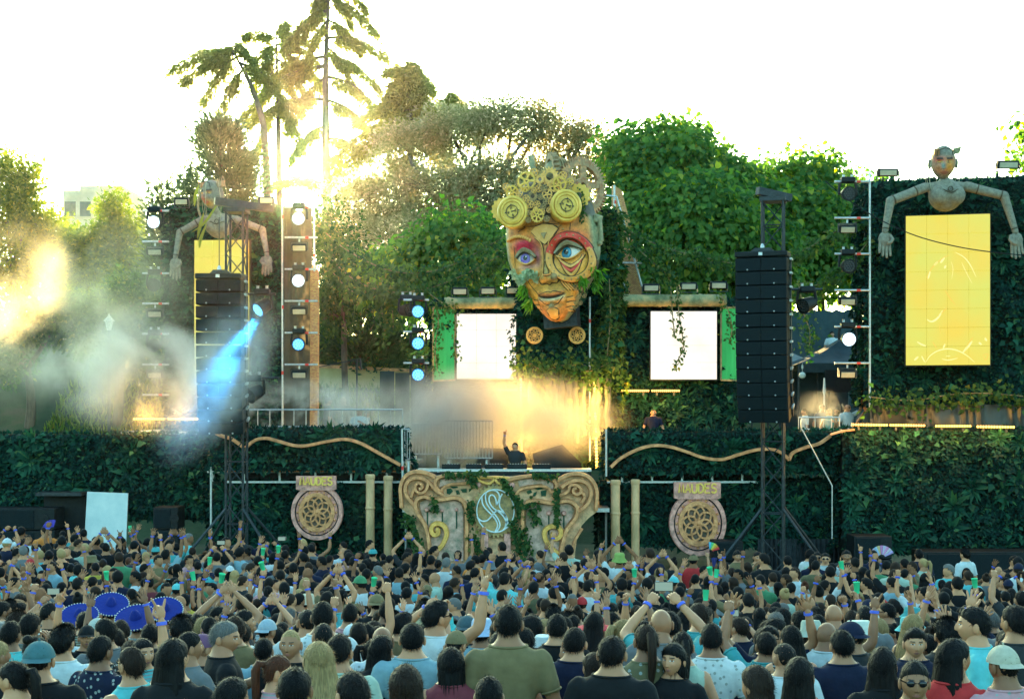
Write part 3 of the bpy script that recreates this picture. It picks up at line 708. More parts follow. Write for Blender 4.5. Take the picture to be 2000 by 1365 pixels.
# ------------------------------------------------------------------ screens
M_SCREENW = emit('white_screen_light', (1.0, .92, .78), .27)
M_SCREENY = emit('yellow_screen_light', (.86, .70, .07), .22)
mottle_emit(M_SCREENY, (.90, .68, .05), (.74, .76, .10), .9); mottle_emit(M_SCREENW, (1, .86, .66), (1, .97, .88), 1.2)
def screen(label, x0, x1, y0, y1, D, m, rotz=0.0, cat='screen'):
    w_, h_ = (x1 - x0) * D / F / math.cos(rotz), (y1 - y0) * D / F
    t = thing('video_screen', label, cat, (PX((x0 + x1) / 2, D), D, PZ(y1, D)), rotz)
    MB().box((0, .09, h_ / 2), (w_ + .06, .12, h_ + .06)).build('housing', M_BLACK, t)
    nx, nz = max(2, round(w_ / .5)), max(2, round(h_ / .5))
    me = MB().cbox((0, 0, 0), (w_ / nx - .006, .05, h_ / nz - .006), .004).mesh('panel')
    for i in range(nx):
        for j in range(nz): link('panel', me, m, t, (-w_ / 2 + w_ * (i + .5) / nx, 0, h_ * (j + .5) / nz))
    return t, w_, h_
screen('blank white screen left of the mask', 892, 1008, 613, 740, 40.62, M_SCREENW)
screen('blank white screen right of the mask with ivy hanging over it', 1271, 1400, 608, 741, 40.62, M_SCREENW)
screen('yellow screen on the far tower, half behind the speakers', 379, 487, 469, 738, 41.4, M_SCREENY, -.07)
t, w_, h_ = screen('tall yellow screen with faint line drawing on the near tower', 1774, 1928, 420, 713, 37.7, M_SCREENY, -.22)
# faint line drawing shown on the tall screen
M_G1 = emit('screen_line_pale', (.95, .85, .30), .27); M_G2 = emit('screen_line_orange', (.90, .60, .06), .235)
def sg(X, Y): return ((X - 375) / 640 * w_, (1 - (Y - 85) / 1205) * h_)
g1, g2 = MB(), MB()
for pts, wd, g in [([(215, 600), (235, 540), (280, 480), (350, 425), (390, 410)], .03, g2), ([(225, 595), (240, 530)], .05, g1), ([(270, 490), (300, 460)], .05, g1), ([(320, 470), (350, 425)], .06, g1),
                   ([(350, 515), (360, 490)], .05, g1), ([(430, 385), (500, 430), (550, 500), (590, 590)], .025, g1), ([(480, 470), (520, 560), (560, 640)], .015, g1), ([(355, 690), (390, 750), (435, 810)], .03, g2),
                   ([(215, 920), (250, 940), (290, 920), (320, 880), (335, 850)], .05, g1), ([(300, 900), (370, 830)], .03, g2), ([(205, 1270), (240, 1215), (300, 1175), (375, 1160), (450, 1175), (520, 1215), (580, 1270)], .03, g1),
                   ([(330, 1240), (380, 1250), (450, 1235)], .025, g1), ([(360, 1218), (395, 1218)], .02, g1), ([(490, 1190), (530, 1140), (560, 1100)], .06, g1), ([(500, 1190), (550, 1090), (570, 1075)], .03, g2), ([(340, 1155), (355, 1120)], .04, g1),
                   ([(140, 1100), (180, 1125), (210, 1135)], .04, g1), ([(120, 1250), (150, 1220)], .05, g1), ([(175, 1215), (200, 1265)], .03, g1), ([(640, 1210), (680, 1205), (660, 1250), (640, 1210)], .03, g2), ([(610, 1110), (630, 1130)], .05, g1), ([(655, 1075), (670, 1100)], .05, g1), ([(260, 1100), (290, 1155)], .03, g2), ([(310, 960), (320, 1040)], .015, g2), ([(400, 460), (415, 520), (405, 600)], .012, g1)]:
    q = spline([sg(*a) for a in pts], 5)
    MB().ribbon([(a[0], a[1]) for a in q], [wd * (.25 + .75 * math.sin(math.pi * (i + .5) / len(q))) for i in range(len(q))], -.031, -.026).build('pale_line' if g is g1 else 'orange_line', M_G1 if g is g1 else M_G2, t)

# green banners beside the white screens; green lamp light is emission in the cloth
def banner(label, pts, D, m):
    o = P(*pts[0], D); t = thing('green_banner', label, 'banner', o)
    MB().prism([(P(x, y, D).x - o.x, P(x, y, D).z - o.z) for x, y in pts], 0, .12).build('cloth', m, t)
    q = [P(x, y, D) - o for x, y in pts]
    for a, b in zip(q, q[1:] + q[:1]): MB().bar(a + Vector((0, -.02, 0)), b + Vector((0, -.02, 0)), .05, .05).build('frame_bar', M_BRONZE, t)
M_GREEN = pm('lit_green_cloth', (.03, .22, .06), (.06, .42, .12), .8, .8, stretch=(3, 1, .3))
for n_ in M_GREEN.node_tree.nodes:
    if n_.type == 'BSDF_PRINCIPLED': n_.inputs['Emission Color'].default_value = (.04, .55, .12, 1); n_.inputs['Emission Strength'].default_value = .045
banner('green lamp-lit banner left of the white screens', [(846, 744), (889, 742), (889, 603), (846, 601)], 40.8, M_GREEN)
banner('green lamp-lit banner next to the near speaker column', [(1408, 742), (1448, 744), (1448, 600), (1408, 602)], 40.8, M_GREEN)

# ------------------------------------------------------------------ wheel emblems
LET = {'M': [[(0, 0), (.18, 1), (.5, .1), (.82, 1), (1, 0)]], 'A': [[(0, 0), (.5, 1), (1, 0)], [(.2, .36), (.8, .36)]], 'U': [[(0, 1), (0, .3), (.2, .03), (.5, 0), (.8, .03), (1, .3), (1, 1)]],
       'D': [[(0, 0), (0, 1), (.5, 1), (.9, .8), (1, .5), (.9, .2), (.5, 0), (0, 0)]], 'E': [[(1, 1), (0, 1), (0, 0), (1, 0)], [(0, .52), (.8, .52)]],
       'S': [[(.95, .85), (.7, 1), (.35, 1), (.05, .82), (.1, .6), (.5, .5), (.9, .38), (.95, .16), (.65, 0), (.3, 0), (0, .16)]],
       'N': [[(0, 0), (0, 1), (1, 0), (1, 1)]], 'W': [[(0, 1), (.25, 0), (.5, .8), (.75, 0), (1, 1)]]}
def word(mb, txt, x0, z0, h, wl, gap, y0, y1, st):
    for i, c in enumerate(txt):
        for s_ in LET[c]: mb.ribbon([(x0 + i * (wl + gap) + a * wl, z0 + b * h) for a, b in s_], st, y0, y1, rnd=.1)
def rosette(mb, c, r, y0, y1, wd, k=8):
    for i in range(k):
        a = 2 * math.pi * i / k + .2; q = r * .5
        cc = (c[0] + math.cos(a) * q, c[1] + math.sin(a) * q)
        mb.ribbon([(cc[0] + math.cos(t_) * q, cc[1] + math.sin(t_) * q) for t_ in [2 * math.pi * j / 28 for j in range(28)]], wd, y0 - .002 * i, y1, closed=True)
def wheel(label, cx, cy, rx, ry, D, sign_y0, sign_y1, sx0, sx1, m1):
    o = Vector((PX(cx, D), D, PZ(cy, D))); t = thing('wheel_emblem', label, 'emblem', o, 0, 'wheel emblems on the stage front')
    s_ = D / F; r = ry * s_; kx = rx / ry
    def fin(mb, nm, mt):
        mb.xf(Matrix.Diagonal((kx, 1, 1, 1))); return mb.build(nm, mt, t)
    fin(MB().lathe([(r * .97, 0), (r, .03), (r, .12), (r * .97, .15)], Matrix.Rotation(math.pi / 2, 4, 'X') @ Matrix.Translation((0, 0, -.15)), 48), 'back_disc', m1)
    fin(MB().ring((0, 0), r * .80, r * .84, -.012, .05, 56), 'groove', M_BLACK); fin(MB().ring((0, 0), r * .02, r * .60, -.012, .05, 56), 'recess', pm('shaded_recess', (.06, .07, .05), (.20, .13, .10), 5, .9, bump=.5))  # dark disc puts the shade of a recess into colour behind the rosette
    fin(MB().ring((0, 0), r * .845, r * .985, -.05, .04, 56), 'outer_ring', m1)
    fin(MB().ring((0, 0), r * .565, r * .69, -.09, .04, 56), 'inner_ring', M_COPPER)
    m = MB(); rosette(m, (0, 0), r * .575, -.075, .03, r * .065, 8); fin(m, 'rosette', M_COPPER)
    fin(MB().ball((0, -.07, 0), r * .07, 10, 6), 'boss', M_COPPER)
    rm = MB().ball((0, 0, 0), r * .038, 8, 5).mesh('rivet', True)
    for i in range(16):
        a = 2 * math.pi * i / 16; link('rivet', rm, M_COPPER, t, (math.cos(a) * r * .745 * kx, -.02, math.sin(a) * r * .745))
    x0, x1 = (sx0 - cx) * s_, (sx1 - cx) * s_; za, zb = (cy - sign_y1) * s_, (cy - sign_y0) * s_
    pl = MB().prism([(x0, za), (x0 + .1, za - .03), (x1 - .1, za - .03), (x1, za), (x1, zb), (x0, zb)], -.08, .08).build('name_plate', m1, t)
    m = MB(); wl = (x1 - x0) * .105; gp = (x1 - x0) * .035
    word(m, 'MAUDES', x0 + (x1 - x0) * .10, za + (zb - za) * .34, (zb - za) * .55, wl, gp, -.12, -.07, .042); m.build('lettering', pm('bright_gilt', (.85, .48, .08), (1.0, .66, .14), 12, .45), pl)
    return t, s_
wheel('pinkish round wheel emblem with name plate on the far half', 619, 1000, 51, 55, 36.75, 929, 955, 579, 657, M_PINKSTONE)
wheel('larger round wheel emblem with name plate on the near half', 1363, 1022, 56, 64, 36.75, 941, 972, 1316, 1407, M_PINKSTONE)
for x, lab in ((1044, 'small brass rosette disc under the chin, left one'), (1127, 'small brass rosette disc under the chin, right one')):
    D = 40.1; o = P(x, 655, D); t = thing('rosette_disc', lab, 'rosette', o, 0, 'small rosette discs under the mask'); r = 16.5 * D / F
    MB().ring((0, 0), r * .80, r, -.06, .06, 40).build('rim', M_GOLD, t)
    m = MB(); rosette(m, (0, 0), r * .80, -.05, .03, r * .09, 8); m.build('rosette', M_GOLD, t)
    MB().lathe([(r * .9, 0), (r * .9, .03)], Matrix.Rotation(math.pi / 2, 4, 'X') @ Matrix.Translation((0, 0, -.08)), 32).build('back', M_BLACK, t)

# ------------------------------------------------------------------ scrolled front of the music desk
D = 35.4; s_ = D / F; cx, cy = 974.0, 1110.0
t = thing('scroll_front', 'carved stone scroll front with swan emblem below the music desk', 'stage front', (PX(cx, D), D, PZ(cy, D)))
def q3(X, Y): return ((770 + X / 4.878 - cx) * s_, (cy - (900 + Y / 4.878)) * s_)
def curve(pts, wd, y0, y1, name, m, n=6, closed=False):
    sp = spline([q3(*a) for a in pts], n, closed)
    return MB().ribbon([(a[0], a[1]) for a in sp], wd, y0, y1, closed=closed).build(name, m, t)
body = [(50, 440), (58, 260), (80, 180), (130, 122), (200, 96), (300, 108), (390, 148), (440, 140), (520, 128), (620, 126), (700, 140), (770, 152), (960, 148), (1100, 155), (1250, 138), (1350, 132), (1450, 148), (1550, 178), (1650, 125), (1760, 113), (1850, 145), (1920, 215), (1938, 300), (1932, 480), (1850, 545), (1790, 610), (1750, 690), (1725, 860), (1715, 1020), (300, 1020), (270, 860), (235, 700), (180, 565), (100, 480)]
sp = [q3(*a) for a in body]; MB().prism([(a, b) for a, b in sp], 0, .5).build('body', M_STONE, t)
W1 = .10
curve([(392, 152), (300, 112), (200, 102), (130, 128), (82, 185), (62, 262), (66, 350), (72, 440)], W1, -.14, .05, 'scroll_band', M_COPPER)
curve([(352, 222), (300, 178), (230, 158), (165, 170), (122, 212), (108, 270), (122, 330), (160, 380), (205, 432)], W1, -.17, .05, 'scroll_band', M_COPPER)
curve([(470, 320), (400, 275), (335, 205), (318, 250), (290, 290), (250, 303), (210, 278), (204, 235), (235, 208), (265, 225), (268, 255), (240, 262)], .085, -.2, .05, 'volute', M_COPPER)
curve([(160, 345), (185, 285), (205, 265)], .085, -.18, .05, 'scroll_band', M_COPPER)
curve([(345, 930), (332, 760), (310, 640), (270, 560), (230, 500), (208, 440), (208, 390), (235, 352), (290, 337), (350, 355), (430, 365), (510, 356), (580, 347), (640, 367), (675, 412), (690, 480), (692, 740), (692, 930)], W1, -.22, .05, 'panel_frame', M_COPPER)
curve([(440, 290), (395, 240), (400, 180), (440, 150), (520, 134), (620, 132), (700, 147), (765, 162)], W1 * .9, -.16, .05, 'wing_band', M_COPPER)
curve([(740, 205), (640, 212), (540, 222), (480, 245), (445, 290)], W1 * .7, -.12, .05, 'wing_band', M_COPPER)
curve([(765, 160), (850, 200), (910, 211), (948, 178), (955, 152)], W1 * .7, -.15, .05, 'crown_band', M_GOLD)
curve([(1095, 168), (1050, 205), (1000, 212), (968, 182), (962, 152)], W1 * .7, -.15, .05, 'crown_band', M_GOLD)
curve([(770, 156), (860, 158), (960, 154), (1060, 160), (1100, 166)], W1 * .6, -.13, .05, 'crown_band', M_GOLD)
curve([(1080, 182), (1150, 162), (1250, 147), (1350, 142), (1450, 157), (1520, 187), (1545, 232), (1530, 280), (1500, 305)], W1 * .9, -.16, .05, 'wing_band', M_COPPER)
curve([(1500, 300), (1460, 252), (1400, 237), (1300, 247), (1200, 272), (1160, 320)], W1 * .7, -.12, .05, 'wing_band', M_COPPER)
curve([(1552, 186), (1650, 134), (1760, 121), (1850, 152), (1908, 222), (1928, 300), (1928, 380), (1920, 470)], W1, -.14, .05, 'scroll_band', M_COPPER)
curve([(1590, 252), (1650, 207), (1740, 182), (1820, 202), (1865, 262), (1870, 330), (1840, 400), (1790, 450), (1750, 480)], W1, -.17, .05, 'scroll_band', M_COPPER)
curve([(1500, 345), (1590, 318), (1655, 285), (1672, 235), (1720, 225), (1772, 255), (1772, 295), (1740, 315), (1705, 295), (1706, 262), (1735, 258)], .085, -.2, .05, 'volute', M_COPPER)
curve([(1740, 315), (1790, 300), (1810, 345), (1780, 395)], .085, -.18, .05, 'scroll_band', M_COPPER)
curve([(1225, 930), (1225, 740), (1225, 480), (1245, 420), (1290, 377), (1380, 377), (1480, 396), (1570, 386), (1650, 377), (1710, 402), (1742, 450), (1736, 520), (1690, 585), (1640, 655), (1612, 740), (1585, 860), (1580, 930)], W1, -.22, .05, 'panel_frame', M_COPPER)
curve([(360, 880), (450, 810), (500, 700), (480, 622), (420, 592), (370, 612), (355, 660), (380, 697), (415, 690), (420, 655), (398, 645)], .13, -.18, .05, 'volute', M_GOLD)
curve([(1560, 880), (1470, 800), (1430, 705), (1442, 650), (1490, 622), (1550, 622), (1587, 660), (1582, 710), (1540, 737), (1508, 712), (1520, 682)], .13, -.18, .05, 'volute', M_GOLD)
curve([(1690, 880), (1720, 760), (1790, 640)], W1 * .7, -.1, .05, 'scroll_band', M_COPPER)
M_PLATE = pm('mottled_plate', (.20, .20, .13), (.70, .44, .34), 6, .85, bump=.5, bscale=24, c3=(.52, .32, .24))
for poly, nm in (([(245, 440), (250, 395), (300, 365), (430, 390), (580, 375), (640, 400), (660, 480), (660, 950), (370, 950), (350, 740), (300, 600)], 'left'),
                 ([(1255, 480), (1275, 430), (1310, 402), (1480, 422), (1650, 402), (1690, 425), (1710, 470), (1690, 540), (1620, 630), (1575, 750), (1550, 950), (1255, 950)], 'right')):
    MB().prism([q3(*a) for a in poly], -.06, .02).build('panel', M_PLATE, t)
for poly in ([(440, 180), (520, 160), (620, 158), (735, 172), (735, 195), (560, 205), (470, 235), (430, 250)], [(1180, 185), (1250, 172), (1350, 165), (1450, 180), (1515, 215), (1515, 260), (1490, 270), (1400, 215), (1280, 225), (1190, 245)]):
    MB().prism([q3(*a) for a in poly], -.07, .02).build('wing_panel', M_PLATE, t)
M_MOSS = pm('dark_moss', (.01, .05, .03), (.03, .09, .04), 9, .95, bump=.6)
for poly in ([(500, 265), (540, 260), (560, 285), (530, 320), (500, 310)], [(525, 240), (600, 240), (610, 255), (560, 262)], [(585, 280), (610, 275), (630, 315), (595, 320)], [(630, 268), (690, 262), (692, 300), (650, 300)],
             [(1255, 290), (1300, 272), (1315, 300), (1275, 318)], [(1330, 262), (1400, 250), (1425, 265), (1370, 275)], [(1330, 300), (1360, 292), (1345, 335), (1315, 338)], [(1395, 285), (1450, 275), (1445, 335), (1400, 335)]):
    MB().prism([q3(*a) for a in poly], -.02, .02).build('moss_patch', M_MOSS, t)
for (X, Y, r_) in [(800, 225, .075), (1122, 230, .075), (312, 462, .055), (455, 470, .04), (592, 460, .04), (1328, 490, .06), (1472, 492, .06), (1615, 494, .06)]:
    x, z = q3(X, Y); MB().lathe([(r_, 0), (r_, .06), (r_ * .7, .1)], Matrix.Translation((x, -.05, z)) @ Matrix.Rotation(math.pi / 2, 4, 'X'), 14).build('stud', M_PINKSTONE, t, smooth=True)
for (X, Y0, Y1) in [(318, 480, 640), (460, 480, 640), (595, 475, 640), (1328, 510, 640), (1472, 512, 700), (1615, 515, 640)]:
    x, za = q3(X, Y0); _, zb = q3(X, Y1); MB().box((x, -.062, (za + zb) / 2), (.035, .02, za - zb)).build('slot', M_MOSS, t)
for X in (865, 1078):
    x, za = q3(X, 690); _, zb = q3(X, 1000); MB().box((x, -.08, (za + zb) / 2), (.16, .14, za - zb)).build('post', M_PINKSTONE, t)
gx, gzz = q3(965, 470); k_ = 203 / 178
m = MB(); m.ring((0, 0), .02, 205 / 4.878 * s_, -.12, .02, teeth=34, th=.06); m.xf(Matrix.Translation((gx, 0, gzz)) @ Matrix.Diagonal((1, 1, k_, 1))); gd = m.build('gear_disc', M_BRONZE, t)
r_ = 178 / 4.878 * s_
M_WHITE = pm('white_line', (.55, .62, .62), (.75, .80, .78), 10, .5)
m = MB(); m.ring((0, 0), r_ * .97, r_ * 1.02, -.19, -.1, 60); m.xf(Matrix.Translation((gx, 0, gzz)) @ Matrix.Diagonal((1, 1, k_, 1))); m.build('emblem_ring', M_WHITE, gd)
m = MB()
for pts in ([(975, 415), (968, 362), (950, 330), (925, 320), (905, 345), (912, 400), (950, 450), (1010, 490), (1050, 540), (1070, 590), (1072, 640)], [(880, 288), (870, 340), (882, 400), (922, 460), (970, 520), (1000, 570), (1005, 620), (975, 668)],
            [(890, 285), (930, 275), (975, 285), (1000, 320), (1000, 360), (975, 415)], [(835, 330), (842, 400), (872, 450), (930, 510), (970, 560), (985, 610), (962, 668)], [(790, 530), (830, 565), (880, 565), (920, 530), (960, 482), (1000, 470), (1050, 500), (1078, 550), (1085, 620)],
            [(1030, 308), (1006, 360), (1005, 430), (1040, 480), (1068, 540), (1058, 620), (1040, 652)]):
    m.ribbon([(a[0], a[1]) for a in spline([q3(*p_) for p_ in pts], 6)], .035, -.17, -.1)
m.build('swan_lines', M_WHITE, gd)
# ivy growing on the scroll front
rng = np.random.default_rng(77); pp = []
for (X0, Y0, X1, Y1, n, sd) in [(1030, 150, 1200, 440, 130, 12), (1540, 260, 1550, 620, 120, 9), (1290, 370, 1370, 560, 90, 35), (1170, 320, 1200, 520, 60, 16), (120, 500, 280, 900, 200, 30), (720, 380, 730, 560, 80, 14), (740, 130, 760, 230, 50, 14), (480, 120, 900, 100, 90, 12), (1290, 120, 1560, 140, 80, 12), (1240, 650, 1260, 900, 120, 30), (740, 680, 820, 900, 90, 30), (1130, 560, 1210, 880, 120, 24), (370, 330, 400, 460, 50, 16)]:
    u = rng.uniform(0, 1, n); X = X0 + (X1 - X0) * u + rng.normal(0, sd, n); Y = Y0 + (Y1 - Y0) * u + rng.normal(0, sd, n)
    pp += [(*q3(a, b),) for a, b in zip(X, Y)]
pp = np.array(pp); n = len(pp); p3 = np.stack([pp[:, 0], np.full(n, -.16) - rng.uniform(0, .12, n), pp[:, 1]], 1)
leaves('ivy_leaves', p3, rng.normal(0, .6, (n, 3)) + np.array([0, -.2, -.8]), rng.normal(0, .4, (n, 3)) + np.array([0, -1, .3]), rng.uniform(.07, .15, n), L_IVY, t, .75, kind=None, rng=rng)
# ------------------------------------------------------------------ speaker columns and lattice towers
def line_array(label, px, ytop, D, n, wpx, hpx, rotz, pitches, gapm):
    w_ = wpx * D / F; h_ = hpx * D / F; dp = .85
    t = thing('speaker_column', label, 'speaker column', P(px, ytop, D), rotz)
    cab = MB().cbox((0, dp / 2, 0), (w_, dp, h_ * .975), .012).mesh('cabinet')
    gr = MB().cbox((0, 0, 0), (w_ * .488, .03, h_ * .93), .008).mesh('grille')
    st = MB().ball((0, 0, 0), .022, 8, 5).mesh('stud', True)
    sd = MB().bar((0, 0, -h_ * .42), (0, 0, h_ * .42), .04, .09).mesh('side_rail')
    rg = MB().box((0, 0, 0), (.05, .25, .05)).mesh('rigging_link')
    MB().cbox((0, .3, .07), (w_ * 1.02, .7, .13), .02).build('bumper', M_BLACK, t)
    MB().prism([(-w_ * .25, .14), (w_ * .25, .14), (w_ * .15, .24), (-w_ * .15, .24)], .2, .4).build('hoist_bracket', M_DARKSTEEL, t)
    MB().box((0, -.06, .07), (.09, .02, .07)).build('tag_plate', M_STEEL, t)
    p = Vector((0, 0, -.01)); a = 0.0
    for i in range(n):
        a = math.radians(pitches[i]); dn = Vector((0, math.sin(a), -math.cos(a)))
        c = p + dn * h_ / 2
        cb = link('cabinet', cab, M_BLACK, t, c, (a, 0, 0))
        for sx in (-1, 1):
            g = link('grille', gr, M_GRILLE, cb, (sx * w_ * .25, -.014, 0))
            link('stud', st, M_STEEL, cb, (sx * w_ * .26, -.035, -h_ * .38))
            link('side_rail', sd, M_DARKSTEEL, cb, (sx * (w_ / 2 + .03), .45, 0))
        link('rigging_link', rg, M_STEEL, cb, (w_ / 2 + .06, .35, h_ * .42))
        p = p + dn * (h_ + gapm)
    return t
line_array('tall black speaker column in front of the near hedge', 1486, 502, 33.6, 12, 100, 27.0, -.33, [0, 0, 0, 1, 2, 3.5, 5, 7, 9.5, 12.5, 16, 20], .004)
line_array('tall black speaker column with light slits in front of the far tower', 426, 545, 33.4, 12, 88, 23.2, .0, [0, 0, 0, 1, 2, 3, 4.5, 6.5, 9, 12, 15, 18], .030)

def lattice(label, px, ytop, D, side, rotz, zbase=0.0, outrig=True, header=(-.35, .4), group='speaker towers'):
    t = thing('lattice_tower', label, 'lattice tower', (PX(px, D), D, zbase), rotz, group); H = PZ(ytop, D) - zbase
    h = side / 2; cs = [(-h, -h), (h, -h), (h, h), (-h, h)]
    ch = MB().cyl((0, 0, 0), (0, 0, H), .03, 8).mesh('chord', True)
    for x, y in cs: link('chord', ch, M_DARKSTEEL, t, (x, y, 0))
    st = side * 1.15; k = int(H / st); st = H / k
    dg = MB().cyl((-h, 0, 0), (h, 0, st), .016, 6).mesh('brace', True); hz = MB().cyl((-h, 0, 0), (h, 0, 0), .016, 6).mesh('rung', True)
    for f in range(4):
        a = f * math.pi / 2; off = Matrix.Rotation(a, 3, 'Z') @ Vector((0, -h, 0))
        for i in range(k):
            o = link('brace', dg, M_DARKSTEEL, t, off + Vector((0, 0, i * st)), (0, 0, a + (math.pi if i % 2 else 0)))
            if i % 3 == 0: link('rung', hz, M_DARKSTEEL, t, off + Vector((0, 0, i * st)), (0, 0, a))
    MB().box((0, 0, H + .05), (side + .12, side + .12, .1)).build('head_plate', M_DARKSTEEL, t)
    if header:
        MB().bar((header[0], -.35, H + .24), (header[1], .25, H + .12), .16, .18).build('header_beam', M_DARKSTEEL, t)
    if outrig:
        for x, y in ((1.6, -1.0), (-1.6, -1.0), (1.5, 1.2), (-1.5, 1.2)):
            b = MB().cyl((math.copysign(h, x), math.copysign(h, y), 1.9), (x, y, .08), .035, 8).build('outrigger', M_DARKSTEEL, t, smooth=True)
            MB().box((x, y, .04), (.3, .3, .08)).build('foot_plate', M_DARKSTEEL, b)
            MB().cyl((math.copysign(h, x), math.copysign(h, y), .15), (x, y, .1), .03, 8).build('outrigger', M_DARKSTEEL, t, smooth=True)
        MB().box((0, 0, .12), (side + .5, side + .5, .2)).build('base', M_BLACK, t)
    return t
lattice('dark lattice tower behind the near speaker column', 1510, 395, 34.9, .50, -.25)
lattice('dark lattice tower behind the far speaker column', 462, 416, 34.7, .42, -.06, header=(-.45, .85))
for px, y0, y1, D, lab in ((428, 425, 535, 34.0, 'hoist chain over the far speaker column'), (1489, 400, 492, 34.3, 'hoist chain over the near speaker column')):
    o = P(px, y1, D); t = thing('hoist_chain', lab, 'chain', o); L_ = (y1 - y0) * D / F
    MB().tube([(0, 0, 0), (0, 0, L_)], .012, 6).build('chain', M_DARKSTEEL, t)
    MB().lathe([(.02, -.02), (.05, .03), (.05, .14), (.02, .2)], None, 10).build('hook_block', M_STEEL, t, smooth=True)

def sub(label, x0, x1, y0, D, dp=.8, drivers=2, vertical=False, base=None):
    w_ = (x1 - x0) * D / F; H = PZ(y0, D); t = thing('floor_speaker', label, 'speaker', (PX((x0 + x1) / 2, D), D, 0), 0, 'speaker cabinets at the stage foot')
    n = max(1, round(H / .62)); hh = H / n
    for i in range(n):
        c = MB().cbox((0, dp / 2, hh * (i + .5)), (w_, dp, hh - .02), .015).build('cabinet', M_BLACK, t)
        MB().cbox((-w_ * .12, -.012, hh * (i + .5)), (w_ * .66, .03, hh * .82), .01).build('grille', M_GRILLE, c)
        MB().ring((w_ * .36, hh * (i + .5)), .02, min(.12, hh * .3), -.03, .01, 16).build('port', pm('port_black', (.004, .005, .005), (.008, .01, .01), 4, .8), c)
sub('small dark speaker cabinet at the foot of the near wheel emblem', 1395, 1452, 1057, 35.5)
sub('dark speaker stack behind the open fan', 1668, 1742, 1046, 35.3)
sub('long low dark speaker bank under the hedge block', 1798, 2060, 1076, 35.3)
sub('low green-black speaker bank at the picture edge, far side', -30, 106, 992, 37.0)
sub('speaker stack just left of the far lattice tower', 299, 347, 990, 37.0)
t = thing('white_screen_board', 'white board leaning at the foot of the far hedge', 'board', (PX(207, 37.6), 37.6, 0))
MB().prism([(-.62, 0), (.5, 0), (.58, PZ(963, 37.6)), (-.5, PZ(960, 37.6))], 0, .05).build('board', pm('white_board', (.50, .60, .60), (.66, .72, .70), 2, .6), t)
MB().box((-.05, .3, .9), (.08, .35, 1.8)).build('prop', M_STEEL, t)
t = thing('dark_hut', 'dark box opening beside the white board', 'booth', (PX(125, 37.9), 37.9, 0))
z_ = PZ(966, 37.9); MB().box((0, .5, z_ / 2), (1.1, .9, z_)).build('body', M_BLACK, t)
MB().box((0, .04, z_ + .04), (1.2, 1.1, .08)).build('lid', M_DARKSTEEL, t)

# ------------------------------------------------------------------ stage lamps
M_LENSB = emit('lens_blue', (.12, .55, 1.0), .8); M_LENSW = emit('lens_white_blue', (.55, .85, 1.0), .8)
M_LENSOFF = pm('lens_off', (.02, .03, .035), (.05, .06, .06), 30, .15, bump=.4, bscale=60)
M_PALE = pm('flood_face', (.34, .30, .20), (.46, .40, .27), 4, .4)
def head_lamp(label, px, py, D, lit=None, tilt=0.0, yaw=0.0, group='moving head lamps'):
    t = thing('moving_head_lamp', label, 'stage lamp', P(px, py, D), 0, group)
    MB().cbox((0, .02, .37), (.36, .26, .14), .02).build('base', M_BLACK, t)
    for sx in (-.11, .11): MB().lathe([(.035, .44), (.035, .50), (.045, .52)], Matrix.Translation((sx, .02, 0)), 8).build('clamp', M_STEEL, t)
    y = MB(); y.tube([(-.20, .03, .33), (-.225, .03, .15), (-.225, .03, -.02)], .035, 8); y.tube([(.20, .03, .33), (.225, .03, .15), (.225, .03, -.02)], .035, 8); y.box((0, .03, .31), (.42, .1, .05))
    y.build('yoke', M_BLACK, t, smooth=True)
    Mh = Matrix.Rotation(yaw, 4, 'Z') @ Matrix.Rotation(tilt, 4, 'X') @ Matrix.Rotation(math.pi / 2, 4, 'X')
    hd = MB().lathe([(.10, -.24), (.15, -.20), (.17, -.05), (.185, .10), (.195, .17), (.18, .175), (.175, .14)], Mh, 24).build('head', M_BLACK, t, smooth=True)
    lm = {'b': M_LENSB, 'w': M_LENSW, None: M_LENSOFF}[lit]
    ls = MB()
    if lit == 'b' or lit is None:
        ls.lathe([(.168, .135), (.168, .145)], Mh, 20, mi=1)
        for rr_, kk in ((0, 1), (.062, 6), (.125, 12)):
            for j in range(kk):
                a = 2 * math.pi * j / kk; ls.lathe([(.027, .14), (.027, .156), (.012, .164)], Mh @ Matrix.Translation((math.cos(a) * rr_, math.sin(a) * rr_, 0)), 8)
        ls.build('lens', [lm, M_BLACK if lit is None else emit('lens_blue_dim', (.01, .16, .5), .5)], hd, smooth=True)
    else:
        ls.lathe([(.175, .12), (.172, .15), (.10, .168), (.02, .172)], Mh, 20); ls.build('lens', lm, hd, smooth=True)
    return t
def flood(label, px, py, D, tilt=.0, wpx=26, up=False, group='strobe floods'):
    k = wpx / 26; t = thing('strobe_flood', label, 'stage lamp', P(px, py, D), 0, group)
    Mt = Matrix.Rotation(tilt, 4, 'X')
    b = MB(); b.cbox((0, .06, 0), (.44 * k, .14, .22), .02); b.box((0, .15, .0), (.36 * k, .06, .16)); b.xf(Mt); bo = b.build('body', M_BLACK, t)
    f_ = MB(); f_.cbox((0, -.018, -.012), (.36 * k, .02, .145), .008); f_.xf(Mt); f_.build('face', M_PALE, bo)
    fr = MB()
    for sx in (-1, 1): fr.box((sx * .24 * k, .06, .04 if not up else -.06), (.02, .06, .22))
    fr.box((0, .06, .16 if not up else -.17), (.5 * k, .06, .02)); fr.build('yoke', M_DARKSTEEL, t)
    if not up: MB().cyl((0, .06, .16), (0, .06, .26), .025, 8).build('clamp', M_STEEL, t)
    return t
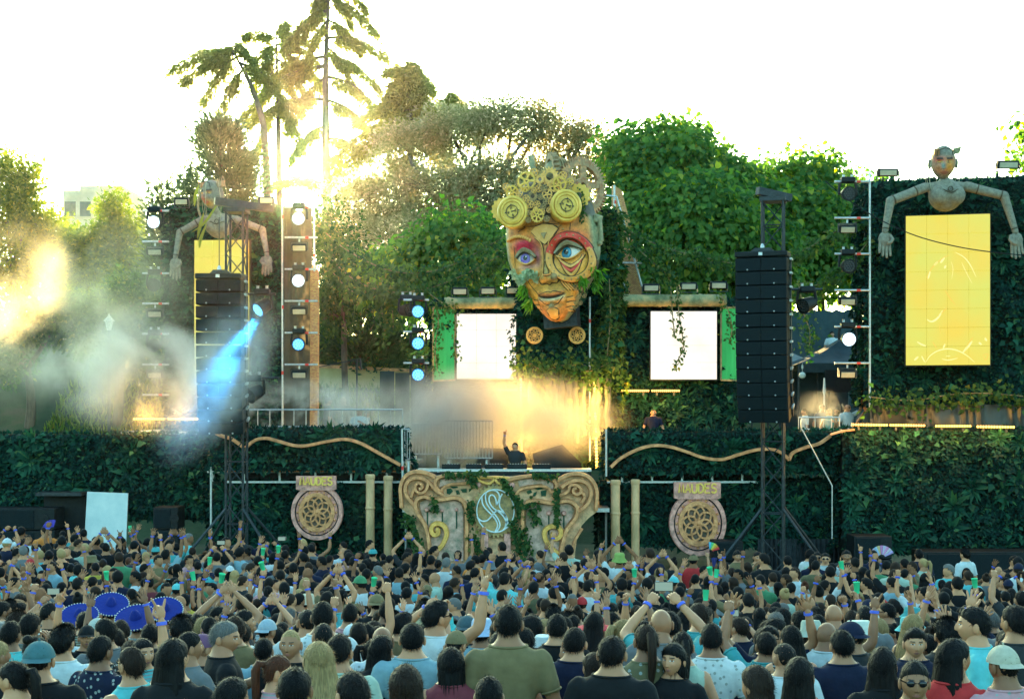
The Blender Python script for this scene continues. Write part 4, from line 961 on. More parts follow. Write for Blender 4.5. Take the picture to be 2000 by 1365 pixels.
def rung(label, x0, x1, y, D, red=None, m=None, group='lamp rail pipes'):
    a = P((x0 + x1) / 2, y, D); t = thing('lamp_pipe', label, 'pipe', a, 0, group); hw = (x1 - x0) / 2 * D / F
    MB().cyl((-hw, 0, 0), (hw, 0, 0), .03, 10).build('tube', m or M_STEEL, t, smooth=True)
    if red: x = (red - (x0 + x1) / 2) * D / F; MB().cyl((x - .05, 0, 0), (x + .05, 0, 0), .034, 10).build('red_sleeve', M_RED, t, smooth=True)
ORD = ['top', 'second', 'third', 'fourth', 'fifth', 'sixth', 'lowest']
def ladder(where, x, x0, x1, rows, D, dy=18):
    for i, (yp, kind, lit) in enumerate(rows):
        rung(f'{ORD[i]} crossbar of the lamp ladder {where}', x0, x1, yp, D, red=x0 + (x1 - x0) * .68)
        if kind == 'h': head_lamp(f'{"lit " if lit else "unlit "}round lamp on the {ORD[i]} bar {where}', x, yp + dy + 4, D, lit, tilt=.12)
        elif kind == 'f': flood(f'flat flood on the {ORD[i]} bar {where}', x, yp + dy + 2, D, .3)
ladder('left of the far tower', 302, 278, 330, [(412, 'h', 'w'), (472, 'f', 0), (534, 'h', None), (593, 'f', 0), (652, 'h', None), (712, 'f', 0), (771, '', 0)], 41)
ladder('in front of the grey tarp', 584, 556, 620, [(405, 'h', 'w'), (464, 'f', 0), (526, 'h', 'w'), (588, 'f', 0), (650, 'h', 'b'), (712, 'f', 0)], 40.8)
ladder('left of the near tower', 1656, 1630, 1699, [(355, 'h', None), (426, 'f', 0), (496, 'h', None), (567, 'f', 0), (638, 'h', 'w'), (709, 'f', 0)], 37.6, 20)
ladder('left of the green banner', 817, 788, 838, [(586, 'h', 'b'), (648, 'h', 'b'), (709, 'h', 'b')], 40)
head_lamp('dark round lamp beside the top lit one left of the green banner', 794, 606, 40.6, None, yaw=.7)
rung('short dark arm on the far lattice tower, upper one', 470, 538, 574, 34.2, m=M_DARKSTEEL); head_lamp('lit blue lamp hanging from the upper arm beside the far speaker column', 512, 600, 34.2, 'b', .55, -.75)
rung('short dark arm on the far lattice tower, lower one', 470, 545, 738, 34.2, m=M_DARKSTEEL); head_lamp('dark lamp hanging from the lower arm beside the far speaker column', 497, 768, 34.2, None, .4, -.7)
rung('dark arm sticking out beside the near speaker column', 1540, 1606, 565, 34.2, m=M_DARKSTEEL); head_lamp('dark lamp hanging beside the near speaker column', 1576, 595, 34.2, None, .3, -.9)
for x, y, D, wp, lab in [(1735, 337, 38.0, 32, 'flood on top of the near tower, inner corner'), (1970, 322, 37.4, 34, 'flood on top of the near tower, outer corner'), (354, 394, 41.6, 24, 'flood on top of the far tower left of the bust'), (520, 391, 41.6, 26, 'flood on top of the far tower right of the bust'),
                         (898, 569, 40.5, 26, 'flood on the left mossy pipe, farthest from the mask'), (953, 568, 40.5, 26, 'flood in the middle of the left mossy pipe'), (1003, 567, 40.5, 26, 'flood on the left mossy pipe, next to the mask'),
                         (1272, 562, 40.5, 28, 'flood on the right mossy pipe, next to the mask'), (1345, 559, 40.5, 28, 'flood in the middle of the right mossy pipe'), (1404, 557, 40.5, 28, 'flood on the right mossy pipe beside the speakers')]:
    flood(lab, x, y, D, .12, wp, True)

M_LED = emit('amber_diode', (1.0, .42, .06), 1.6)
def led_bar(label, x0, y0, x1, y1, D, n=14):
    pw = 34 if ('column' in label or 'under the white screen left' in label) else 16
    a, b = P(x0, y0, D), P(x1, y1, D); t = thing('amber_light_bar', label, 'light bar', a, 0, 'amber light bars'); d = b - a; L_ = d.length
    MB().bar((0, .05, 0), tuple(d + Vector((0, .05, 0))), .09, .09).build('housing', M_BLACK, t)
    m = MB()
    for i in range(n):
        c = d * ((i + .5) / n); m.ball((c.x, -.01, c.z), min(.042, L_ / n * .46), 8, 5, sc=(1, .7, 1))
    m.build('diodes', M_LED, t, smooth=True)
    al = bpy.data.lights.new('amber_glow', 'POINT'); al.energy = pw; al.color = (1.0, .52, .10); al.shadow_soft_size = .3; lo = bpy.data.objects.new('amber_glow', al); COL.objects.link(lo); lo.parent = t; lo.location = d * .5 + Vector((0, -.3, 0))
    for f in (.2, .8): MB().box(tuple(d * f + Vector((0, .07, -.08))), (.05, .05, .12)).build('bracket', M_DARKSTEEL, t)
for a in [('amber light bar at the far corner, outer one', 260, 818, 322, 818, 38.6), ('amber light bar at the far corner, next to the speakers', 327, 818, 390, 818, 38.6),
          ('upright amber bar left of the column, upper one', 1017, 738, 1018, 812, 40.0), ('upright amber bar left of the column, lower one', 1018, 817, 1019, 884, 40.0), ('upright amber bar right of the column, upper one', 1161, 738, 1163, 822, 39.7), ('upright amber bar right of the column, lower one', 1163, 827, 1166, 918, 39.7),
          ('level amber bar under the white screen left of the mask', 966, 762, 1012, 762, 40.6), ('level amber bar under the white screen right of the mask, inner', 1213, 763, 1268, 763, 40.6), ('level amber bar under the white screen right of the mask, outer', 1272, 763, 1328, 763, 40.6),
          ('first amber bar on the near hedge block from the speakers', 1664, 829, 1734, 830, 36.2), ('second amber bar on the near hedge block from the speakers', 1737, 830, 1807, 831, 36.2), ('third amber bar on the near hedge block from the speakers', 1826, 832, 1897, 832, 36.2), ('last amber bar on the near hedge block from the speakers', 1907, 833, 1982, 834, 36.2)]: led_bar(*a)

# ------------------------------------------------------------------ scaffold bits, tarp, brick strips
def brickm():
    m = bpy.data.materials.new('brick_print'); N, L = nodes(m); b = N['Principled BSDF']; b.inputs['Roughness'].default_value = .85
    tc = N.new('ShaderNodeTexCoord'); mp = N.new('ShaderNodeMapping'); mp.inputs['Rotation'].default_value = (math.pi / 2, 0, 0); L.new(tc.outputs['Object'], mp.inputs[0])
    br = N.new('ShaderNodeTexBrick'); br.inputs['Scale'].default_value = 8; br.inputs['Color1'].default_value = (.55, .20, .08, 1); br.inputs['Color2'].default_value = (.80, .42, .13, 1); br.inputs['Mortar'].default_value = (.12, .09, .06, 1)
    br.inputs['Mortar Size'].default_value = .03; L.new(mp.outputs[0], br.inputs[0]); L.new(br.outputs['Color'], b.inputs['Base Color'])
    bp = N.new('ShaderNodeBump'); bp.inputs['Strength'].default_value = .6; bp.inputs['Distance'].default_value = .02; L.new(br.outputs['Fac'], bp.inputs['Height']); bp.invert = True; L.new(bp.outputs[0], b.inputs['Normal'])
    return m
M_BRICK = brickm()
D = 42; o = P(1200, 590, D); t = thing('brick_tower', 'slanting brick panel right behind the mask', 'brick panel', o)
MB().prism([(P(x, y, D).x - o.x, P(x, y, D).z - o.z) for x, y in [(1196, 590), (1258, 590), (1246, 510), (1230, 430), (1214, 372), (1200, 362), (1196, 362)]], 0, .3).build('panel', M_BRICK, t)
D = 41.3; o = P(613, 836, D); t = thing('brick_strip', 'narrow brick strip at the edge of the grey tarp', 'brick panel', o)
MB().prism([(P(x, y, D).x - o.x, P(x, y, D).z - o.z) for x, y in [(605, 836), (620, 836), (621, 600), (620, 530), (614, 515), (606, 525)]], 0, .3).build('panel', M_BRICK, t)
def post(label, pts, D, reds=(), r=.028):
    o = P(*pts[0], D); t = thing('scaffold_pole', label, 'scaffold pole', o, 0, 'scaffold poles')
    q = [P(x, y, D) - o for x, y in pts]; MB().tube(q, r, 10).build('tube', M_STEEL, t, smooth=True)
    for y in reds: MB().cyl((q[0].x, 0, (pts[0][1] - y) * D / F - .05), (q[0].x, 0, (pts[0][1] - y) * D / F + .05), r * 1.15, 10).build('red_sleeve', M_RED, t, smooth=True)
post('scaffold pole at the edge of the far tower', [(552, 836), (551, 388)], 40.9, (424, 600, 728)); post('scaffold pole at the outer edge of the grey tarp', [(614, 530), (613, 392)], 41.0, (500,))
post('scaffold pole running down the brick panel', [(1201, 700), (1200, 362)], 41.0, (395, 470, 628)); post('leaning scaffold pole on the brick panel', [(1254, 560), (1204, 384)], 41.2); post('level scaffold pole across the brick panel', [(1203, 513), (1254, 514)], 40.9); post('slanting brace under the level scaffold pole', [(1206, 514), (1228, 590)], 40.9)
post('thin scaffold pole in front of the ivy column', [(1152, 900), (1152, 580)], 39.9, (627, 816)); post('short scaffold pole above the brick panel', [(1178, 382), (1204, 384)], 41); post('thin white pole at the inner edge of the near tower', [(1699, 800), (1699, 335)], 37.7)
post('white pole leaning on the near hedge block', [(1625, 1052), (1625, 948), (1566, 838)], 36.0, (), .018); post('post at the inner end of the far hedge band', [(786, 935), (785, 838)], 36.6, (914,)); post('rusty post left of the far lattice tower', [(412, 1045), (412, 912)], 36.6); post('post at the inner end of the near hedge band', [(1184, 930), (1184, 838)], 36.6)
# grey tarp
D = 41.4; o = P(580, 836, D); t = thing('grey_tarp', 'translucent grey tarp hung between scaffold poles beside the far tower', 'tarp', o)
m = MB(); nx_, nz_ = 30, 40; vs = []
for j in range(nz_ + 1):
    for i in range(nx_ + 1):
        u, v = i / nx_, j / nz_; x = (554 + 56 * u - 580) * D / F; z = (836 - (398 + 438 * (1 - v))) * D / F
        z = z - .10 * math.sin(math.pi * u) * (1 if v > .9 else 0) * 2
        vs.append((x, .10 * math.sin(u * 19 + v * 3) * (.3 + v) * .6 + .05 * math.sin(u * 7 - v * 9), z))
m.add(vs, [(j * (nx_ + 1) + i, j * (nx_ + 1) + i + 1, (j + 1) * (nx_ + 1) + i + 1, (j + 1) * (nx_ + 1) + i) for j in range(nz_) for i in range(nx_)])
M_TARP = leafm('tarp_sheet', (.07, .065, .05), (.07, .065, .05), None, .4, .45); m.build('sheet', M_TARP, t, smooth=True)
# bark-like drapery on the column
D = 39.75; o = P(1100, 838, D); t = thing('bark_drapery', 'grey bark-like drapery hanging down the ivy column', 'drapery', o); rr = random.Random(5)
for i in range(11):
    x = (1040 + 145 * i / 10 + rr.uniform(-4, 4) - 1100) * D / F; top = (838 - rr.uniform(712, 742)) * D / F; bot = -rr.uniform(0, .4); wd = rr.uniform(.09, .16)
    pts = [(x + rr.uniform(-.04, .04), rr.uniform(-.07, .05), bot + (top - bot) * k / 8) for k in range(9)]
    MB().tube(pts, [wd * rr.uniform(.6, 1) for _ in range(8)] + [wd * .6], 8).build('root_strand', pm('grey_bark', (.03, .05, .04), (.12, .13, .10), 6, .9, bump=.6, bscale=14, stretch=(1, 1, .3)), t, smooth=True)
D = 39.5
for x, y, r_, lab in ((1113, 783, 6, 'tiny brass gear on the column drapery, upper'), (1131, 800, 6.5, 'tiny brass gear on the column drapery, lower')):
    t = thing('small_gear', lab, 'gear', P(x, y, D)); MB().gear((0, 0), r_ * D / F, -.04, .04, 12, 6).build('wheel', M_GOLD, t)
t = thing('name_sign', 'pale name lettering half lost in smoke behind the disc jockey', 'sign', P(1040, 842, 39.2))
m = MB(); word(m, 'MAUDES', 0, 0, .42, .2, .075, -.03, .03, .045); m.build('lettering', M_BRONZE, t)
MB().box((.8, .08, .2), (1.8, .05, .05)).build('support_rail', M_DARKSTEEL, t)

# ------------------------------------------------------------------ garlands and hanging vines
def garland(label, pts, D, leaf=.17, dens=190, spread=.13, name='ivy_garland'):
    o = P(pts[0][0], pts[0][1], D); sp = spline([P(x, y, D + (d[0] if d else 0)) - o for x, y, *d in pts], 8)
    t = thing(name, label, 'garland', o, 0, 'ivy garlands')
    MB().tube(sp, .016, 6).build('rope', pm('rope', (.16, .13, .06), (.28, .22, .11), 20, .9), t)
    A = np.array([list(q) for q in sp]); seg = np.linalg.norm(np.diff(A, axis=0), axis=1); L_ = seg.sum(); n = int(L_ * dens)
    rng = np.random.default_rng(len(label) * 7 + int(pts[0][0])); u = rng.uniform(0, len(A) - 1.001, n)
    keep = (np.sin(u * 2.3 + len(label)) > -.75); u = u[keep]; n = len(u); k = u.astype(int); f = (u - k)[:, None]
    p = A[k] * (1 - f) + A[k + 1] * f + rng.normal(0, spread, (n, 3)) + np.array([0, 0, -.06])
    leaves('leaves', p, rng.normal(0, .7, (n, 3)) + np.array([0, -.1, -.6]), rng.normal(0, .6, (n, 3)) + np.array([0, -.7, .4]), rng.uniform(.6, 1.3, n) * leaf, L_IVY, t, .7, kind=None, rng=rng)
garland('long garland dipping from the far tower to the mask, upper', [(620, 440), (680, 490), (760, 528), (830, 532), (900, 510), (985, 462)], 42)
garland('long garland dipping from the far tower to the mask, lower', [(632, 490), (690, 545), (760, 570), (840, 562), (920, 530), (990, 490)], 41.6)
garland('short hanging garland left of the lit lamps', [(640, 520), (690, 570), (745, 560), (800, 560)], 42.5)
garland('vine tail hanging down over the fir tree, left one', [(742, 560), (745, 600), (752, 655)], 42.4, spread=.13); garland('vine tail hanging down over the fir tree, right one', [(762, 560), (766, 600), (768, 640)], 42.4, spread=.13)
garland('garland running from the brick panel to the near speaker column', [(1208, 438), (1260, 468), (1320, 490), (1380, 505), (1440, 516)], 41)
garland('garland from the brick panel down to the right mossy pipe', [(1235, 478), (1275, 512), (1300, 535), (1325, 575)], 40.8)
garland('ivy trailing down across the white screen right of the mask', [(1322, 560), (1326, 610), (1332, 650), (1334, 680), (1318, 715)], 40.3, .11, 80, .045)
garland('short ivy tail beside the trailing one on the white screen', [(1310, 560), (1314, 620), (1318, 655)], 40.35, .10, 45, .03)
garland('ivy bunch on the right mossy pipe near the speakers', [(1405, 572), (1420, 600), (1430, 640), (1425, 665)], 40.2, .12, 80, .12)
garland('garland from near speaker column up to the near tower, upper', [(1548, 500), (1590, 478), (1640, 448), (1698, 425)], 39); garland('garland from near speaker column up to the near tower, lower', [(1550, 562), (1600, 555), (1650, 525), (1698, 470)], 38.8)
garland('leafy vine hanging beside the near speaker column', [(1562, 560), (1570, 610), (1582, 650), (1578, 688)], 38.6, .14, 110, .14)
garland('ivy hanging over the left edge of the green banner', [(852, 590), (856, 630), (850, 680), (854, 725)], 40.3, .12, 80, .09); garland('ivy on the inner edge of the green banner', [(885, 590), (890, 630), (887, 670), (892, 700)], 40.3, .11, 60, .07); garland('ivy bunch at the outer end of the left mossy pipe', [(840, 575), (862, 590), (880, 600)], 40.2, .13, 160, .14)
garland('leafy creeper along the foot of the near tower', [(1700, 775), (1780, 782), (1860, 770), (1930, 768), (2010, 775)], 37.2, .17, 150, .18)
garland('ivy fringe over the top of the bark drapery', [(1022, 700), (1060, 722), (1110, 712), (1150, 725), (1195, 705)], 39.5, .17, 330, .22)
garland('ivy trailing from the mask cheek down the column', [(1190, 545), (1192, 620), (1186, 700), (1190, 760)], 39.7, .13, 110, .10)
# black cable across the near tower
t = thing('black_cable', 'thin black cable sagging across the near tower', 'cable', P(1618, 358, 33)); o = t.location.copy()
MB().tube(spline([P(x, y, 33) - o for x, y in [(1612, 354), (1660, 393), (1720, 430), (1790, 461), (1870, 482), (1950, 494), (2030, 501)]], 6), .013, 6).build('cable', M_BLACK, t)

# ------------------------------------------------------------------ tents and back wall by the near deck
M_TENT = pm('navy_canvas', (.008, .025, .032), (.02, .045, .055), 2, .75, bump=.3, bscale=8)
def tent(label, x0, x1, yeave, yapex, xa, D, m, dp=3.5, skirt=None):
    z0, z1 = PZ(yeave, D), PZ(yapex, D); a, b = PX(x0, D), PX(x1, D); cx = (a + b) / 2; t = thing('party_tent', label, 'tent', (cx, D, ZD), 0, 'tents behind the near deck')
    hw = (b - a) / 2; n = 8; vs = []; ap = Vector((PX(xa, D) - cx, dp / 2, z1 - ZD))
    cor = [Vector((-hw, 0, z0 - ZD)), Vector((hw, 0, z0 - ZD)), Vector((hw, dp, z0 - ZD)), Vector((-hw, dp, z0 - ZD))]
    m_ = MB()
    for i in range(4):
        A, B = cor[i], cor[(i + 1) % 4]; rows = []
        for j in range(n + 1):
            f = j / n; sag = -.22 * math.sin(math.pi * f)
            rows.append([A.lerp(ap, f).lerp(B.lerp(ap, f), k / n) + Vector((0, 0, sag * (1 - .5 * abs(k / n - .5) * 2) + (-.05 * math.sin(math.pi * k / n) if j == 0 else 0))) for k in range(n + 1)])
        m_.add([q for r_ in rows for q in r_], [(j * (n + 1) + k, j * (n + 1) + k + 1, (j + 1) * (n + 1) + k + 1, (j + 1) * (n + 1) + k) for j in range(n) for k in range(n)])
    m_.build('canopy', m, t, smooth=True)
    MB().box((0, -.01, z0 - ZD - .14), (hw * 2, .02, .28)).build('valance', m, t)
    for q in cor: MB().cyl((q.x, q.y, 0), (q.x, q.y, q.z), .03, 8).build('leg', M_DARKSTEEL, t)
    if skirt: MB().box((0, dp - .05, (z0 - ZD) / 2), (hw * 2, .04, z0 - ZD)).build('rear_cloth', m, t)
tent('dark navy tent behind the guests on the near deck', 1560, 1702, 709, 640, 1688, 42.2, M_TENT, 3.0, True)
tent('pale tent roof corner beside the near speaker column', 1500, 1596, 707, 655, 1520, 44.8, pm('pale_canvas', (.14, .16, .15), (.22, .24, .22), 2, .7), 3.0)
t = thing('black_backdrop', 'black rectangular screen back under the navy tent', 'screen', P(1652, 766, 42.0)); MB().box((0, .05, .33), (80 * 42 / F, .1, .66)).build('panel', pm('matt_black', (.004, .006, .008), (.01, .012, .014), 4, .9), t)
for sx in (-.5, .5): MB().cyl((sx, .1, -.5), (sx, .1, .1), .03, 8).build('leg', M_DARKSTEEL, t)
t = thing('paper_lantern', 'small white ball lantern hanging from the navy tent', 'lantern', P(1567, 733, 42)); MB().ball((0, 0, 0), .10, 14, 10).build('ball', pm('white_paper', (.5, .58, .52), (.6, .66, .6), 4, .7), t, smooth=True)
MB().cyl((0, 0, .1), (0, 0, .36), .006, 6).build('string', M_STEEL, t); MB().box((0, 0, .25), (.05, .03, .1)).build('tag', M_STEEL, t)
t = thing('white_pole', 'white closed parasol pole in front of the navy tent', 'pole', (PX(1610, 41), 41, ZD)); z_ = PZ(738, 41) - ZD
MB().tube([(0, 0, 0), (0, 0, z_ - .5), (0, 0, z_ - .4), (0, 0, z_)], [.025, .025, .05, .02], 10).build('pole', pm('white_paint', (.6, .65, .62), (.72, .75, .72), 5, .5), t, smooth=True)
D = 47.3; b_ = thing('slope_cover', 'dark blue-green sheeting covering the slope above the tents', 'sheeting', P(1620, 800, D)); H = PZ(596, D) - ZC
vs = []; nn = 24
for j in range(9):
    for i in range(nn + 1): vs.append(((-95 + 190 * i / nn) * D / F, 2.6 * j / 8 + .06 * math.sin(i * 1.3 + j), -1 + (H + 1) * j / 8 + .05 * math.sin(i * 2.1 + j * 1.7)))
MB().add(vs, [(j * (nn + 1) + i, j * (nn + 1) + i + 1, (j + 1) * (nn + 1) + i + 1, (j + 1) * (nn + 1) + i) for j in range(8) for i in range(nn)]).build('sheet', pm('slope_sheet', (.010, .028, .030), (.02, .045, .045), 1.5, .8, bump=.4, bscale=9), b_, smooth=True)
t = thing('black_drape', 'gathered black plastic drape under the near tower', 'drape', P(1850, 836, 37.6)); H = PZ(790, 37.6) - PZ(836, 37.6); vs = []; nn = 120
for j in range(7):
    for i in range(nn + 1): u = i / nn; vs.append(((-150 + 320 * u) * 37.6 / F, .05 * math.sin(i * .55 + math.sin(i * .17) * 4 + j * .25) * (j / 6 * .6 + .2), H * j / 6))
MB().add(vs, [(j * (nn + 1) + i, j * (nn + 1) + i + 1, (j + 1) * (nn + 1) + i + 1, (j + 1) * (nn + 1) + i) for j in range(6) for i in range(nn)]).build('plastic', pm('black_plastic', (.010, .014, .016), (.02, .026, .03), 4, .3), t, smooth=True)

# ------------------------------------------------------------------ music desk on the middle deck
D = 36.5; t = thing('music_desk', 'long desk with mixers and players behind the scroll front', 'desk', (PX(985, D), D, 1.80)); zt = PZ(916, D) - 1.80; hw = 170 * D / F
MB().box((0, .35, zt - .03), (hw * 2, .7, .06)).build('table_top', M_STEEL, t); MB().box((0, .05, zt / 2 - .05), (hw * 2, .04, zt - .08)).build('front_panel', M_BLACK, t)
for sx in (-1, 1): MB().box((sx * (hw - .1), .6, zt / 2), (.06, .06, zt)).build('leg', M_STEEL, t)
for i, (x, w_) in enumerate([(880, 40), (925, 34), (965, 40), (1010, 44), (1058, 40)]):
    c = MB().cbox(((x - 985) * D / F, .35, zt + .06), (w_ * D / F * .9, .4, .12), .015).build('player', M_BLACK, t)
    for k in range(6): MB().box(((x - 985) * D / F + (k - 2.5) * .07, .16, zt + .13), (.02, .02, .02)).build('knob', M_STEEL, c)
def wedge(label, pts, D):
    o = P(*pts[0], D); o.z = 1.80; t = thing('monitor_speaker', label, 'speaker', o); m = MB().prism([(P(x, y, D).x - o.x, max(0.0, P(x, y, D).z - 1.80)) for x, y in pts], 0, .7); m.build('cabinet', M_BLACK, t)
    q = [(P(x, y, D).x - o.x, max(0.0, P(x, y, D).z - 1.80)) for x, y in pts]; c0 = (sum(a for a, b in q) / len(q), sum(b for a, b in q) / len(q)); MB().prism([(c0[0] + (a - c0[0]) * .86, c0[1] + (b - c0[1]) * .86) for a, b in q], -.03, .01).build('grille', M_GRILLE, t)
    MB().box((c0[0], -.04, c0[1] * .3), (.2, .03, .06)).build('handle', M_DARKSTEEL, t)
wedge('dark monitor speaker left of the disc jockey', [(922, 940), (992, 940), (994, 876), (938, 874)], 38.6); wedge('dark tilted monitor speaker right of the disc jockey', [(1050, 940), (1120, 940), (1136, 905), (1098, 868), (1040, 885)], 38.4)
def barrier(label, x0, x1, y0, y1, D, n, rotz=0.0):
    o = Vector((PX((x0 + x1) / 2, D), D, PZ(y1, D))); t = thing('crowd_barrier', label, 'barrier', o, rotz, 'steel barriers on the stage'); hw = (x1 - x0) / 2 * D / F; h = (y1 - y0) * D / F
    for z in (0.05, h): MB().cyl((-hw, 0, z), (hw, 0, z), .02, 8).build('rail', M_STEEL, t)
    bm_ = MB().cyl((0, 0, .05), (0, 0, h), .012, 6).mesh('bar', True)
    for i in range(n): link('bar', bm_, M_STEEL, t, (-hw + 2 * hw * i / (n - 1), 0, 0))
    for sx in (-1, 1): MB().box((sx * hw * .8, 0, -(o.z - 1.8) / 2 if o.z < 3.7 else -.0), (.05, .3, max(.05, o.z - 1.8) if o.z < 3.7 else .05)).build('foot', M_STEEL, t)
barrier('steel barrier left of the disc jockey', 868, 962, 822, 898, 38.2, 16, -.15); barrier('steel barrier at the inner end of the far deck', 786, 800, 838, 900, 37.0, 4); barrier('pale steel barrier half lost in the smoke', 806, 862, 828, 890, 38.4, 10)
barrier('long low rail along the far deck edge', 480, 786, 800, 837, 37.7, 14); barrier('long low rail along the near deck edge', 1560, 1640, 815, 842, 37.7, 6)
# ------------------------------------------------------------------ figures: heads, hands, bodies, hair
def sm(a, b, x): t_ = np.clip((x - a) / (b - a), 0, 1); return t_ * t_ * (3 - 2 * t_)
def ga(x, s_): return np.exp(-(x / s_) ** 2)
def head_shape(d, female=0.0):
    """unit directions (n,3), +y the face, to points on a life-size head about its centre"""
    x, y, z = d[:, 0], d[:, 1], d[:, 2]
    r = np.array([.079, .096, .111])
    p = d * r
    lo = np.clip(-z, 0, 1)
    p[:, 0] *= 1 - (.30 + .06 * female) * lo ** 1.6 * (.4 + .6 * (y > -.2)) + .02 * np.clip(z, 0, 1)
    back = np.clip(-y, 0, 1)
    p[:, 1] -= .010 * back * np.clip(z + .4, 0, 1); p[:, 1] += .030 * back * lo ** 1.3
    fr = np.clip(y, 0, 1) ** 2
    p[:, 1] += fr * lo * .006
    X, Zz = p[:, 0], p[:, 2]; f = np.clip(y * 2.2, 0, 1)
    p[:, 1] += f * (.022 * ga(X, .011) * sm(.030, -.020, Zz) * sm(-.042, -.028, Zz) + .006 * ga(X, .012) * ga(Zz - .01, .02)
                    + .006 * (ga(X - .012, .007) + ga(X + .012, .007)) * ga(Zz + .030, .008)
                    - .012 * (ga(X - .031, .016) + ga(X + .031, .016)) * ga(Zz - .012, .013)
                    + .006 * (ga(X - .03, .018) + ga(X + .03, .018)) * ga(Zz - .032, .009)
                    + .007 * ga(X, .020) * (ga(Zz + .052, .006) + ga(Zz + .064, .007)) - .004 * ga(X, .022) * ga(Zz + .058, .003)
                    + .006 * ga(X, .018) * ga(Zz + .092, .016) + .004 * (ga(X - .045, .02) + ga(X + .045, .02)) * ga(Zz + .022, .02))
    return p
def sphere_grid(nu, nv):
    u = (np.arange(nu) / nu) * 2 * np.pi; v = (np.arange(1, nv) / nv) * np.pi
    U, Vv = np.meshgrid(u, v)
    # crowd meridians towards the face
    Uw = U + .35 * np.sin(2 * (U - np.pi / 2)) * 0 - .30 * np.cos(U) * -1 * 0
    d = np.stack([np.sin(Vv) * np.cos(Uw), np.sin(Vv) * np.sin(Uw), np.cos(Vv)], -1).reshape(-1, 3)
    d = np.concatenate([d, [[0, 0, 1.], [0, 0, -1.]]]); n = nu * (nv - 1); fs = []
    for j in range(nv - 2):
        for i in range(nu): fs.append((j * nu + i, (j + 1) * nu + i, (j + 1) * nu + (i + 1) % nu, j * nu + (i + 1) % nu))
    for i in range(nu): fs.append((n, i, (i + 1) % nu)); fs.append((n + 1, (nv - 2) * nu + (i + 1) % nu, (nv - 2) * nu + i))
    return d, fs
def head_mb(mb, M, lod=1, female=0.0, plain=False):
    """materials: 0 skin, 4 dark features, 5 lips"""
    nu, nv = {2: (64, 48), 1: (32, 24), 0: (14, 10)}[lod]
    d, fs = sphere_grid(nu, nv); p = head_shape(d, female)
    o = len(mb.v); mb.v += [tuple(M @ Vector(q)) for q in p]
    for f in fs:
        c = p[list(f)].mean(0); mi = 0
        if not plain and lod and c[1] > .05:
            dx = abs(c[0]) - .031; ez = .011 + .0015 * (1 - abs(dx) / .013)
            if abs(dx) < .0135 and abs(c[2] - ez) < .0052 * (1 - (dx / .0145) ** 2): mi = 4 if abs(dx) < .0055 or c[2] > ez + .0028 else 6
            elif abs(dx - .001) < .018 and abs(c[2] - .031 + .10 * dx * abs(dx) / .018) < .0034: mi = 4
            elif abs(c[0]) < .022 and abs(c[2] + .058) < .0085 * (1 - (c[0] / .024) ** 2): mi = 5
        mb.f.append(tuple(i + o for i in f)); mb.m.append(mi)
    if lod:
        for sx in (-1, 1):
            b = len(mb.v); mb.ball((sx * .084, -.014, -.008), .034, 10, 8, 0, (.36, .60, 1.0)); mb.xf(M, b)

HAND = {'hang': [(.015, .12), (.005, .10), (-.005, .12), (-.015, .16)], 'open': [(.07, .2), (.025, .12), (-.02, .12), (-.07, .25)], 'fist': [(.03, 2.0)] * 4, 'point': [(.03, .1), (.0, 2.0), (.0, 2.0), (.0, 2.0)], 'rock': [(.08, .1), (0, 2.0), (0, 2.0), (-.08, .1)], 'relax': [(.04, .6), (.01, .6), (-.01, .65), (-.04, .7)], 'grip': [(.03, 1.4)] * 4}
def hand_mb(mb, w_, d, n, pose='open', sc=1.0, mi=0, seg=6, side=1):
    """wrist point, direction, palm normal"""
    w_, d, n = Vector(w_), Vector(d).normalized(), Vector(n); n = (n - d * n.dot(d)).normalized(); s_ = d.cross(n) * side
    R3 = Matrix((s_, d, n)).transposed()
    def L(q): return w_ + R3 @ (Vector(q) * sc)
    o = len(mb.v); mb.ball((0, 0, 0), 1, 10, 8, mi, (.043, .052, .016)); 
    for i in range(o, len(mb.v)): mb.v[i] = tuple(L(Vector(mb.v[i]) + Vector((0, .048, 0))))
    lens = [.070, .078, .073, .058]; xs_ = [.030, .011, -.009, -.028]
    for k, (sp_, curl) in enumerate(HAND[pose]):
        q = Vector((xs_[k], .088 - .004 * abs(k - 1), 0)); a = curl * .25; pts = [Vector((xs_[k] * .9, .05, 0)), q]
        for seg_ in range(3):
            l_ = lens[k] * (.45, .32, .27)[seg_]; a += curl * (.35, .5, .4)[seg_]
            q = q + Vector((sp_ * .5 * l_ / .03 * .4, math.cos(a) * l_, math.sin(a) * l_)); pts.append(q)
        mb.tube([L(p_) for p_ in pts], [.011 * sc, .0105 * sc, .010 * sc, .009 * sc, .006 * sc], seg, mi)
    th = [(.030, .02, .0), (.052, .045, .012), (.060, .072, .022), (.058, .092, .028)] if pose in ('open', 'relax') else [(.030, .02, .0), (.045, .05, .022), (.030, .072, .034), (.012, .080, .036)]
    mb.tube([L(p_) for p_ in th], [.013 * sc, .012 * sc, .011 * sc, .007 * sc], seg, mi)

